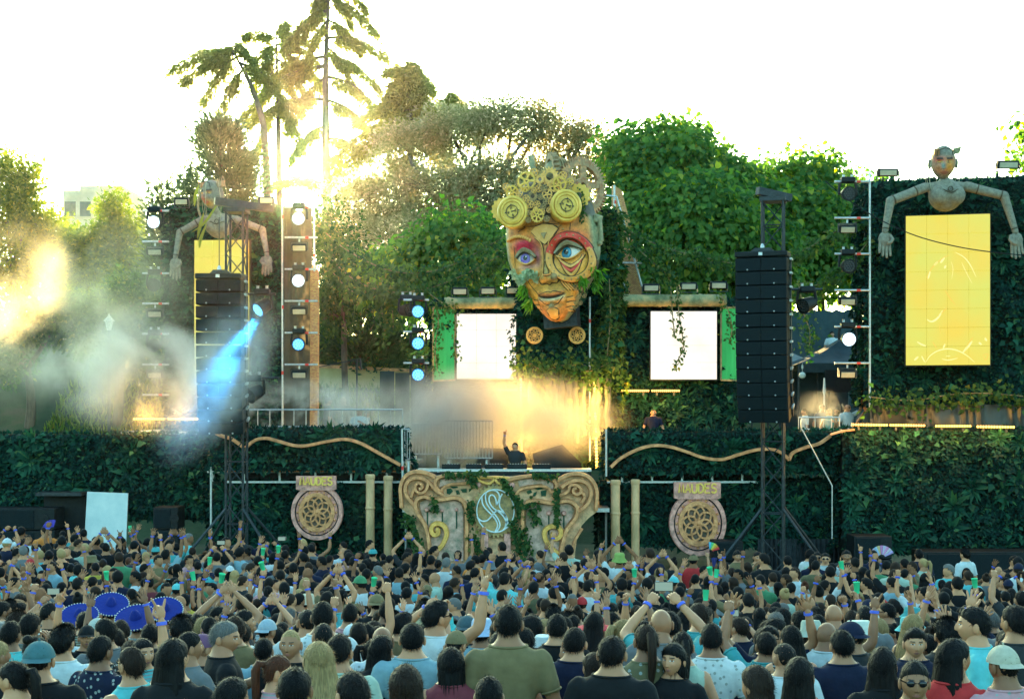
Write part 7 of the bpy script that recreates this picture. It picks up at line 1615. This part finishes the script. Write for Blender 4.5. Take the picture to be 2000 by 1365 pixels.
for a in [(75, 6.9, 1.0, 5, 'buzz', 'dark', 'black', 'stand', 'cap', (.05, .13, .14)), (122, 8.6, 1.0, -10, 'curly', 'black', 'white', 'stand'), (195, 7.9, .99, -25, 'short', 'black', 'navy', 'stand'), (258, 7.0, .98, 55, 'short', 'brown', 'turquoise', 'rock', None, None, True), (338, 6.6, 1.02, 0, 'long', 'black', 'black', 'woman_t'),
          (392, 8.8, .97, -40, 'buzz', 'dark', 'charcoal', 'stand', 'cap', (.16, .07, .13)), (436, 8.4, 1.03, -70, 'fade', 'grey', 'black', 'stand_r'), (540, 7.1, .95, -85, 'pony', 'auburn', 'pink', 'woman'), (622, 6.9, 1.0, 5, 'long', 'fair', 'white', 'woman'), (662, 7.6, 1.0, -10, 'fade', 'dark', 'pale green', 'stand'),
          (630, 11.0, 1.10, 0, 'fade', 'black', 'white', 'stand'), (745, 8.3, .98, 0, 'long', 'black', 'black', 'woman_t'), (805, 8.2, 1.03, 0, 'short', 'black', 'pale blue', 'stand'), (993, 7.5, 1.115, 0, 'short', 'black', 'khaki', 'stand'), (1088, 9.6, 1.04, 0, 'fade', 'black', 'black', 'stand'), (1122, 8.6, 1.0, -15, 'fade', 'dark', 'navy', 'stand'),
          (1160, 8.0, .92, 10, 'long', 'brown', 'grey', 'woman'), (1195, 7.2, 1.01, -15, 'short', 'dark', 'black', 'stand'), (1262, 7.7, 1.04, 0, 'pony', 'brown', 'olive', 'woman'), (1316, 7.6, .97, 165, 'bob', 'black', 'black', 'woman_t'), (1308, 9.3, 1.06, 0, 'short', 'black', 'teal', 'phone'), (1390, 8.5, 1.02, -8, 'fade', 'dark', 'white', 'stand'),
          (1480, 6.2, .95, 30, 'bob', 'brown', 'white', 'woman'), (1562, 6.4, .97, 0, 'long', 'dark', 'maroon', 'woman_t'), (1645, 8.3, 1.0, 8, 'short', 'black', 'navy', 'stand'), (1725, 6.7, .99, 0, 'long', 'dark', 'black', 'woman_t'), (1786, 6.1, .97, 172, 'fade', 'dark', 'black', 'stand', None, None, True), (1862, 6.6, 1.02, -40, 'long', 'black', 'red', 'woman_t'),
          (1786, 8.6, 1.0, 175, 'quiff', 'dark', 'navy', 'stand'), (1850, 8.8, 1.03, 0, 'curly', 'black', 'charcoal', 'stand'), (1963, 6.5, 1.0, 20, None, 'dark', 'pink', 'stand', 'cap', (.42, .40, .30)), (1905, 7.8, 1.10, 75, 'short', 'black', 'turquoise', 'stand'), (1985, 8.2, 1.1, 20, 'short', 'dark', 'charcoal', 'stand'),
          (575, 5.7, .97, 0, 'short', 'black', 'navy', 'stand'), (690, 5.6, .96, 30, 'fade', 'dark', 'pale green', 'stand'), (792, 5.8, .97, 0, 'bob', 'brown', 'turquoise', 'woman'), (955, 6.0, .93, 0, 'short', 'black', 'navy', 'stand'), (30, 6.6, .95, 60, 'pony', 'dark', 'pink', 'woman'), (452, 5.9, .93, -20, 'bob', 'black', 'charcoal', 'woman_t'), (880, 7.4, .96, 0, 'bob', 'black', 'maroon', 'woman'), (700, 9.8, 1.0, 0, 'short', 'dark', 'black', 'arm_r'),
          (158, 15.5, 1.0, 0, 'short', 'black', 'white', 'stand', 'sombrero', (.01, .025, .20)), (218, 16.2, 1.06, 5, 'short', 'black', 'pale blue', 'stand', 'sombrero', (.01, .025, .20)), (270, 14.3, 1.0, -8, 'short', 'black', 'white', 'stand', 'sombrero', (.01, .025, .20)), (322, 15.3, 1.04, 8, 'short', 'dark', 'grey', 'stand', 'sombrero', (.01, .025, .20)),
          (190, 12.8, 1.0, 10, 'buzz', 'dark', 'white', 'stand', 'cap', (.40, .42, .36)), (1163, 12.5, 1.0, 170, 'fade', 'dark', 'grey', 'stand', 'straw', (.45, .02, .04)), (1268, 14.5, 1.04, 178, 'short', 'dark', 'khaki', 'stand', None, None, True), (1210, 24.6, 1.06, 0, 'short', 'dark', 'white', 'clap', 'bucket', (.22, .32, .08)), (60, 11.8, 1.0, 12, 'short', 'dark', 'black', 'stand', 'cap', (.55, .60, .55)), (940, 12.0, 1.0, -10, 'short', 'dark', 'pale blue', 'stand', 'bucket', (.35, .45, .60)), (866, 13.5, 1.0, 0, 'bob', 'black', 'khaki', 'stand', 'bucket', (.05, .42, .40)), (822, 13.8, 1.0, 0, 'short', 'brown', 'khaki', 'stand', 'bucket', (.46, .38, .22)), (910, 12.2, 1.02, -20, 'fade', 'dark', 'navy', 'stand', 'cap', (.05, .09, .10)), (1585, 11.5, 1.0, 0, 'bob', 'brown', 'grey', 'woman', 'bucket', (.36, .42, .34)), (1680, 11.4, 1.0, 20, 'long', 'fair', 'turquoise', 'woman', 'bucket', (.55, .60, .50)), (520, 12.5, 1.0, -30, 'short', 'dark', 'white', 'stand', 'cap', (.30, .38, .42)), (600, 19.5, 1.0, -20, 'short', 'dark', 'white', 'stand', 'bucket', (.55, .50, .36))]: add_p(*a)
rc = random.Random(99)
def pick(wl):
    t_ = rc.uniform(0, sum(w_ for _, w_ in wl))
    for k, w_ in wl:
        t_ -= w_
        if t_ <= 0: return k
    return wl[-1][0]
cells = {}
def near(x, y, r_):
    cx_, cy_ = int(x // .7), int(y // .7)
    for i in (-1, 0, 1):
        for j in (-1, 0, 1):
            for (a, b) in cells.get((cx_ + i, cy_ + j), []):
                if (a - x) ** 2 + (b - y) ** 2 < r_ * r_: return True
    return False
def put(x, y): cells.setdefault((int(x // .7), int(y // .7)), []).append((x, y))
for p_ in people: put(p_['x'], p_['y'])
for it in range(40000):
    D_ = math.sqrt(rc.uniform(9.3 ** 2, 30.3 ** 2)); x = rc.uniform(-.37, .37) * D_
    px = 1000 + x * F / D_
    lim = np.interp(px, [0, 300, 500, 800, 1200, 1500, 2000], [31.0, 30.0, 28.8, 27.4, 26.2, 25.0, 25.0])
    if D_ > lim or near(x, D_, .445 if D_ > 10 else .53): continue
    put(x, D_)
    fem = rc.random() < .32; up = rc.random() < np.interp(D_, [6, 11, 16, 30], [.03, .12, .22, .26])
    if up: pose = rc.choice(['w_up', 'w_both'] if fem else ['arm_r', 'arm_l', 'both', 'rock', 'phone', 'cup', 'cup', 'arm_r', 'arm_l', 'clap'])
    else: pose = rc.choice(['woman', 'woman_t'] if fem else ['stand', 'stand', 'stand_l', 'stand_r', 'sleeve', 'think'])
    if fem: hair = rc.choice(['long', 'long', 'bob', 'pony', 'bun']); hc = pick([('black', 5), ('dark', 5), ('brown', 4), ('fair', 2), ('auburn', 1)])
    else: hair = rc.choice(['short', 'short', 'short', 'fade', 'fade', 'quiff', 'curly', 'buzz', None if rc.random() < .5 else 'short']); hc = pick([('black', 7), ('dark', 7), ('brown', 3), ('fair', .5), ('grey', 1)])
    rot = rc.gauss(0, 24) if rc.random() < .78 else rc.choice([80, -80, 180, 140, -140, 60, -60]) + rc.gauss(0, 15)
    hat = hatc = None
    if rc.random() < .09 and hair not in ('bun', 'curly'): hat = rc.choice(['cap', 'cap', 'cap', 'bucket']); hatc = SH[rc.choice(['black', 'white', 'navy', 'grey', 'green', 'khaki', 'red', 'teal', 'turquoise'])]
    people.append(dict(px=px, x=x, y=D_, sc=rc.gauss(1.0, .048) * (.95 if fem else 1.0), rot=rot, hair=hair, hc=hc, shirt=pick(SHW), pose=pose, hat=hat, hatc=hatc, gl=rc.random() < .3, label=None, cb=rc.random() < .5))
# the 300 that show largest become individuals, the rest one mass
sel = sorted(people, key=lambda p_: p_['y'])
special = [p_ for p_ in sel if p_['hat'] in ('sombrero', 'straw')]
near_p = [p_ for p_ in sel if p_ not in special][:300 - len(special)] + special; ids = set(id(p_) for p_ in near_p); far_p = [p_ for p_ in people if id(p_) not in ids]
HW = {'short': 'short-haired', 'fade': 'crop-haired', 'quiff': 'tousled', 'curly': 'curly-haired', 'buzz': 'shaven', None: 'bald', 'long': 'long-haired', 'bob': 'bob-haired', 'pony': 'ponytailed', 'bun': 'bun-haired'}
seen = {}
for p_ in sorted(near_p, key=lambda q_: q_['px']):
    z = next(t_ for lim, t_ in ZONES if p_['px'] < lim)
    hn = {'cap': 'in cap', 'bucket': 'in bucket hat', 'sombrero': 'in blue sombrero', 'straw': 'in a red hat'}.get(p_['hat'])
    who = (f"person {hn} and {p_['shirt']} top" if hn else f"{p_['hc'] + ' ' if p_['hair'] else ''}{HW[p_['hair']]} person in {p_['shirt']} top")
    p_['base'] = f"{who}, {POSEW[p_['pose']]}, {z}"; seen.setdefault(p_['base'], []).append(p_)
for b, L in seen.items():
    for i, p_ in enumerate(L): p_['label'] = b if len(L) == 1 else (b.replace(', ' + POSEW[p_['pose']], '') if len(b.split()) > 13 else b) + f", {ORDW[i]} from left"
CROWDWR = []
for p_ in near_p:
    o, wr = person(p_['label'], p_['pose'], (p_['x'], p_['y'], gz(p_['y'])), math.radians(p_['rot']), p_['sc'], SH[p_['shirt']], p_['hair'] if p_['hat'] != 'cap' or p_['hair'] in ('long', 'bob', 'pony') else 'buzz', HC[p_['hc']], p_['hat'], p_['hatc'], p_['gl'], True, 'festival crowd', p_['cb'])
    Mw = Matrix.Translation(o.location) @ Matrix.Rotation(math.radians(p_['rot']), 4, 'Z') @ Matrix.Scale(p_['sc'], 4)
    for w_, d, ps in wr: CROWDWR.append((p_, Mw @ w_, (Mw.to_3x3() @ d).normalized(), ps))
# far mass
def tri_arrays(me):
    me.calc_loop_triangles(); n = len(me.loop_triangles); T = np.zeros(n * 3, np.int32); me.loop_triangles.foreach_get('vertices', T); mi = np.zeros(n, np.int32); me.loop_triangles.foreach_get('material_index', mi)
    V = np.zeros(len(me.vertices) * 3, np.float32); me.vertices.foreach_get('co', V); return V.reshape(-1, 3), T.reshape(-1, 3), mi
LB = {k: tri_arrays(body_mesh('far_' + k, a, b, 0, f, yw, pt, bool(tk), bool(ls))[0]) for k, (a, b, f, yw, pt, tk, ls) in POSES.items()}
LH = {k: tri_arrays(hair_mb(k, np.random.default_rng(5), 0).mesh('far_hair', fix=False)) for k in HAIRS}
LHAT = {k: tri_arrays(HATS[k]) for k in ('cap', 'bucket')}; LBAND = tri_arrays(HATS['band'])
VS, TS, CS, off = [], [], [], 0
SKINS = [(.24, .105, .05), (.38, .18, .09), (.54, .26, .13), (.44, .21, .105)]
def emit_part(V, T, colT, M):
    global off
    Mn = np.array(M); VS.append(V @ Mn[:3, :3].T + Mn[:3, 3]); TS.append(T + off); CS.append(np.repeat(colT[:, None, :], 3, 1)); off += len(V)
for p_ in far_p:
    sk = SKINS[rc.randrange(4)]; pal = np.array([sk, SH[p_['shirt']], (.015, .02, .03), (.05, .05, .05), sk, sk, sk]); M = Matrix.Translation((p_['x'], p_['y'], gz(p_['y']))) @ Matrix.Rotation(math.radians(p_['rot']), 4, 'Z') @ Matrix.Scale(p_['sc'], 4)
    V, T, mi = LB[p_['pose']]; emit_part(V, T, pal[mi], M)
    a, b, f, yw, pt, _, _ = POSES[p_['pose']]; Mh = M @ Matrix.Translation(HEADC) @ Matrix.Rotation(yw, 4, 'Z') @ Matrix.Rotation(pt, 4, 'X') @ Matrix.Scale(HS, 4)
    if p_['hair']: V, T, mi = LH[p_['hair']]; emit_part(V, T, np.tile(np.array(HC[p_['hc']]), (len(T), 1)), Mh)
    if p_['hat'] in LHAT: V, T, mi = LHAT[p_['hat']]; emit_part(V, T, np.tile(np.array(p_['hatc']), (len(T), 1)), Mh)
    for w_, d, ps in BODIES[p_['pose']][1]:
        if w_.z > 1.6:
            V, T, mi = LBAND; emit_part(V, T, np.tile(np.array((.07, .12, .6)), (len(T), 1)), M @ Matrix.Translation(w_ - d * .03) @ d.to_track_quat('Z', 'Y').to_matrix().to_4x4())
            CROWDWR.append((p_, M @ w_, (M.to_3x3() @ d).normalized(), ps))
me = np_mesh('crowd', np.concatenate(VS), np.concatenate(TS)); ca = np.concatenate(CS).reshape(-1, 3)
at = me.color_attributes.new('Col', 'FLOAT_COLOR', 'CORNER'); at.data.foreach_set('color', np.concatenate([ca, np.ones((len(ca), 1))], 1).astype(np.float32).ravel()); me.polygons.foreach_set('use_smooth', [True] * len(me.polygons))
tag(link('crowd', me, vcolm('crowd_cloth', .8, bump=0, dirt=.2, dscale=12, spec=.2)), 'dense far crowd packed against the stage, arms waving', 'crowd', kind='stuff')

# ------------------------------------------------------------------ things held up in the crowd
M_CUP = pm('green_cup', (.03, .50, .22), (.06, .62, .30), 4, .4); M_PHONE = pm('phone_body', (.01, .01, .012), (.02, .02, .022), 4, .3); M_PSCR = emit('phone_glow', (.35, .55, .45), .14)
cupm = MB().lathe([(.028, 0), (.040, .13), (.042, .132), (.039, .128), (.027, .006)], None, 14).mesh('cup', True)
ncup = nph_ = 0
for p_, w_, d, ps in sorted(CROWDWR, key=lambda q_: q_[1].y):
    pxx = 1000 + w_.x * F / w_.y; where = next(t_ for lim, t_ in ZONES if pxx < lim)
    if ps == 'grip' and p_['pose'] == 'cup' and ncup < 16 and 20 < pxx < 1980:
        t = thing('plastic_cup', f'green plastic cup held up {where}, cup {ORDW[ncup % 10]} by nearness' if False else f'green plastic cup held up {where}', 'cup', w_ + d * .06 + Vector((0, .02, .0)), 0, 'green cups held up'); ncup += 1
        link('cup', cupm, M_CUP, t, None, (R.uniform(-.3, .3), R.uniform(-.3, .3), 0)); t['_px'] = pxx
    elif ps == 'grip' and p_['pose'] == 'phone' and nph_ < 10 and w_.x < p_['x'] and 20 < pxx < 1980:
        nph_ += 1; t = thing('phone', f'phone held up filming {where}', 'phone', Vector((p_['x'], w_.y + .04, w_.z + .12)), 0, 'phones held up'); t['_px'] = pxx
        c = MB().cbox((0, 0, 0), (.155, .010, .078), .008).build('case', M_PHONE, t); MB().box((0, -.0065, 0), (.138, .002, .068)).build('display', M_PSCR, c)
grp = {}
for o in bpy.data.objects:
    if '_px' in o: grp.setdefault(o['label'], []).append(o)
for L in grp.values():
    if len(L) > 1:
        for i, o in enumerate(sorted(L, key=lambda q_: q_['_px'])): o['label'] = o['label'] + f', {ORDW[i % 10]} from left'
for L in grp.values():
    for o in L: del o['_px']
def fan(label, px, py, D, r_, cols, tilt=0.0, span=150, holder=True, shirt='white'):
    t = thing('hand_fan', label, 'fan', P(px, py, D)); n = len(cols)
    for i, c in enumerate(cols):
        a0 = math.radians(90 + span / 2 - span * i / n) + tilt; a1 = math.radians(90 + span / 2 - span * (i + 1) / n) + tilt; am = (a0 + a1) / 2
        pl = [(math.cos(a0) * r_ * .3, 0, math.sin(a0) * r_ * .3), (math.cos(a0) * r_, 0, math.sin(a0) * r_), (math.cos(am) * r_ * 1.01, -.015, math.sin(am) * r_ * 1.01), (math.cos(a1) * r_, 0, math.sin(a1) * r_), (math.cos(a1) * r_ * .3, 0, math.sin(a1) * r_ * .3), (math.cos(am) * r_ * .3, -.008, math.sin(am) * r_ * .3)]
        MB().add(pl, [(0, 1, 2, 5), (5, 2, 3, 4)]).build('leaf', pm('fan_' + '_'.join(str(int(q_ * 99)) for q_ in c), c, c, 5, .7), t)
        MB().bar((0, .004, 0), (math.cos(a0) * r_ * .97, .004, math.sin(a0) * r_ * .97), .006, .010).build('rib', M_BLACK, t)
    if holder:
        sc = 1.02; w_ = BODIES['arm_r'][1][1][0]; loc = P(px, py, D) - (w_ + Vector((-.005, .04, .09))) * sc; loc.z = max(gz(loc.y), loc.z) if abs(loc.z - gz(loc.y)) < .5 else loc.z
        person(f'person in {shirt} top holding up the {label.split(" held")[0]}', 'arm_r', (loc.x, loc.y, gz(loc.y)), 0, (P(px, py, D).z - gz(loc.y)) / (w_.z + .09), SH[shirt], 'short', HC['black'], group='fan holders at the barrier')
fan('open patchwork fan held up before the dark speaker stack', 1722, 1090, 26.4, .24, [(.55, .16, .10), (.55, .35, .20), (.42, .30, .45), (.30, .45, .60), (.55, .40, .20), (.50, .20, .40), (.45, .42, .55), (.58, .25, .45), (.50, .45, .50), (.40, .30, .55)], .15)
fan('rainbow fan held up below the near wheel emblem', 1386, 1078, 26.5, .19, [(.10, .40, .60), (.10, .45, .20), (.60, .55, .08), (.60, .25, .04), (.55, .04, .04)], -.6, 80, True, 'pale blue')
fan('folded dark blue fan held up near the lattice tower', 1394, 1114, 24.0, .22, [(.02, .03, .16), (.03, .04, .2), (.02, .03, .15)], -.05, 28, True, 'navy')
fan('blue-violet fan at the far side below the hedge', 103, 1035, 29.8, .22, [(.05, .04, .30), (.07, .05, .38), (.05, .04, .32), (.07, .05, .4)], .5, 90, True, 'black')

# ------------------------------------------------------------------ people on the stage
GS = 'people on the stage decks'
def sp(label, px, D, feet, rot, pose, shirt, hair, hc, sc=1.0, **k): person(label, pose, (PX(px, D), D, feet), math.radians(rot), sc, SH[shirt], hair, HC[hc], group=GS, **k)
sp('disc jockey with one arm thrown up behind the music desk', 1006, 37.4, 1.80, 165, 'arm_r', 'charcoal', 'short', 'dark', .96)
sp('guest in white shirt and sunglasses on the near deck', 1655, 39.6, ZD, 205, 'cup', 'white', None, 'dark', 1.0, glasses=True)
sp('grey-haired guest with hand to chin beside the near tower', 1692, 40.2, ZD, 160, 'think', 'charcoal', 'fade', 'grey', 1.0)
sp('fair long-haired guest in patterned top in the deck smoke', 1620, 39.8, ZD, 170, 'woman', 'teal', 'long', 'fair', .93)
sp('guest in pale shirt seen from the side by the speaker column', 1572, 39.6, ZD, 90, 'stand', 'white', 'short', 'dark', .93)
sp('bearded guest half lost in smoke behind the fair one', 1606, 41.0, ZD, 190, 'stand', 'grey', 'short', 'brown', 1.0)
sp('guest in khaki top between the smoke and the white shirt', 1634, 41.0, ZD, 175, 'woman_t', 'khaki', 'bob', 'dark', .95)
sp('woman in white top and jacket standing on the slope', 1625, 48.45, 5.33, 180, 'stand', 'white', 'bob', 'black', .96)
sp('man with dark hair talking on the far deck', 641, 40, ZD, -70, 'stand', 'charcoal', 'short', 'black', 1.12)
sp('bald bearded man in dark shirt on the far deck', 671, 40, ZD, 175, 'stand_l', 'charcoal', None, 'dark', 1.13)
sp('guest in white top leaning at the far deck rail', 702, 38.6, ZD, 170, 'stand_r', 'white', 'short', 'fair', .93)
sp('seated-looking guest in pale top beside the leaning one', 716, 38.8, ZD, 150, 'woman', 'pale blue', 'pony', 'brown', .90)
sp('crew member with headphones behind the near hedge band', 1276, 40.0, ZD, 180, 'stand', 'navy', 'buzz', 'dark', .92)
GPIT = 'photographers and crew in the pit'
for i, (px, D_, rot, pose, shirt, hair, lab, gl) in enumerate([(1582, 26.2, -60, 'stand', 'white', 'short', 'crew member in white shirt at the lattice tower foot', True), (1596, 25.7, 175, 'stand', 'pale green', 'short', 'crew member in pale green top facing the crowd', True), (1612, 25.5, 170, 'stand', 'white', 'short', 'bearded crew member in white facing the crowd', True), (1654, 26.0, 150, 'face' if 0 else 'think', 'charcoal', 'short', 'crew member in dark top looking down by the fan', False), (1706, 26.0, 178, 'stand', 'navy', 'short', 'crew member in sunglasses under the open fan', True), (1795, 26.2, 0, 'stand', 'navy', 'short', 'person in navy with pale headphones by the low speaker bank', False), (1885, 26.2, 30, 'stand', 'white', 'curly', 'curly-haired person by the low speaker bank', False), (1480, 25.8, 170, 'think', 'olive', 'pony', 'woman in patterned top laughing at the tower foot', False), (1440, 26.0, 180, 'woman', 'khaki', 'long', 'woman shading her eyes beside the small speaker', False)]):
    person(lab, pose, (PX(px, D_), D_, 0), math.radians(rot), 1.02, SH[shirt], hair, HC['black'], glasses=gl, group=GPIT)
# ------------------------------------------------------------------ smoke and haze
def smoke(name, label, c, r, dens, nscale, seedv, col=(.92, .94, .92), aniso=.35, thr=(.42, .72), rot=(0, 0, 0)):
    m = bpy.data.materials.new(name + '_vapour'); m.use_nodes = True; N, L = m.node_tree.nodes, m.node_tree.links; N.clear()
    out = N.new('ShaderNodeOutputMaterial'); v = N.new('ShaderNodeVolumePrincipled'); L.new(v.outputs[0], out.inputs['Volume'])
    v.inputs['Color'].default_value = (*col, 1); v.inputs['Anisotropy'].default_value = aniso
    tc = N.new('ShaderNodeTexCoord'); mp = N.new('ShaderNodeMapping'); mp.inputs['Scale'].default_value = (1 / r[0], 1 / r[1], 1 / r[2]); L.new(tc.outputs['Object'], mp.inputs[0])
    ln = N.new('ShaderNodeVectorMath'); ln.operation = 'LENGTH'; L.new(mp.outputs[0], ln.inputs[0])
    fo = N.new('ShaderNodeMapRange'); fo.interpolation_type = 'SMOOTHSTEP'; fo.inputs[1].default_value = 1.0; fo.inputs[2].default_value = .25; fo.inputs[3].default_value = 0; fo.inputs[4].default_value = 1; L.new(ln.outputs['Value'], fo.inputs[0])
    of = N.new('ShaderNodeVectorMath'); of.operation = 'ADD'; of.inputs[1].default_value = (seedv * 7.3, seedv * 3.1, seedv * 5.7); L.new(tc.outputs['Object'], of.inputs[0])
    nz = N.new('ShaderNodeTexNoise'); nz.inputs['Scale'].default_value = nscale; nz.inputs['Detail'].default_value = 4; nz.inputs['Roughness'].default_value = .6; nz.inputs['Distortion'].default_value = .4; L.new(of.outputs[0], nz.inputs['Vector'])
    mr = N.new('ShaderNodeMapRange'); mr.inputs[1].default_value = thr[0]; mr.inputs[2].default_value = thr[1]; L.new(nz.outputs['Fac'], mr.inputs[0])
    mu = N.new('ShaderNodeMath'); mu.operation = 'MULTIPLY'; L.new(fo.outputs[0], mu.inputs[0]); L.new(mr.outputs[0], mu.inputs[1])
    m2 = N.new('ShaderNodeMath'); m2.operation = 'MULTIPLY'; m2.inputs[1].default_value = dens; L.new(mu.outputs[0], m2.inputs[0]); L.new(m2.outputs[0], v.inputs['Density'])
    o = MB().ball((0, 0, 0), 1.0, 20, 12, 0, r).build(name, m, None, c, rot); return tag(o, label, 'smoke', kind='stuff')
smoke('smoke', 'sunlit smoke bank drifting over the far hedge', P(175, 625, 39.5), (5.2, 1.8, 3.6), .42, .7, 1, col=(.96, .91, .74))  # yellow of the sunlight put into this smoke's colour
smoke('smoke', 'teal smoke rolling beside the far tower', P(290, 725, 37.6), (3.8, 1.3, 1.9), 1.9, .7, 2)
smoke('smoke', 'pale smoke over the far deck and its guests', P(640, 800, 38.5), (3.4, .8, 1.05), 3.0, .8, 3)
smoke('smoke', 'yellow smoke glowing behind the music desk', P(930, 825, 38.3), (4.5, 1.0, 1.7), 3.4, .5, 4, thr=(.34, .72))
smoke('smoke', 'small smoke puff over the guests on the near deck', P(1600, 800, 39.0), (.95, .6, .65), .7, 1.3, 5)
BA, BB = P(508, 612, 34.0), P(380, 806, 30.3); BD = (BB - BA).normalized()
smoke('smoke', 'blue-lit smoke streaming past the far speaker column', BA.lerp(BB, .62), (1.15, 3.8, 1.15), .9, 1.6, 6, thr=(.36, .8), rot=BD.to_track_quat('Y', 'Z').to_euler())
# blue beam of the lamp hanging on the far lattice tower, shining through that smoke
sp_ = bpy.data.lights.new('blue_beam', 'SPOT'); sp_.energy = 1000; sp_.color = (.02, .38, 1.0); sp_.spot_size = math.radians(19); sp_.spot_blend = 1.0; sp_.shadow_soft_size = .1
so_ = bpy.data.objects.new('blue_beam', sp_); COL.objects.link(so_); so_.location = BA + BD * .2; so_.rotation_euler = (BA - BB).to_track_quat('Z', 'Y').to_euler()
hz = MB().box((0, 180, 15.4), (606, 486, 33.4)).build('haze', [])
m = bpy.data.materials.new('warm_air'); m.use_nodes = True; N, L = m.node_tree.nodes, m.node_tree.links; N.clear(); out = N.new('ShaderNodeOutputMaterial'); v = N.new('ShaderNodeVolumePrincipled')
v.inputs['Color'].default_value = (.96, .95, .90, 1); v.inputs['Density'].default_value = .00005; v.inputs['Anisotropy'].default_value = .95; L.new(v.outputs[0], out.inputs['Volume'])
hz.data.materials.append(m); tag(hz, 'thin golden evening air over the whole ground', 'haze', kind='stuff')
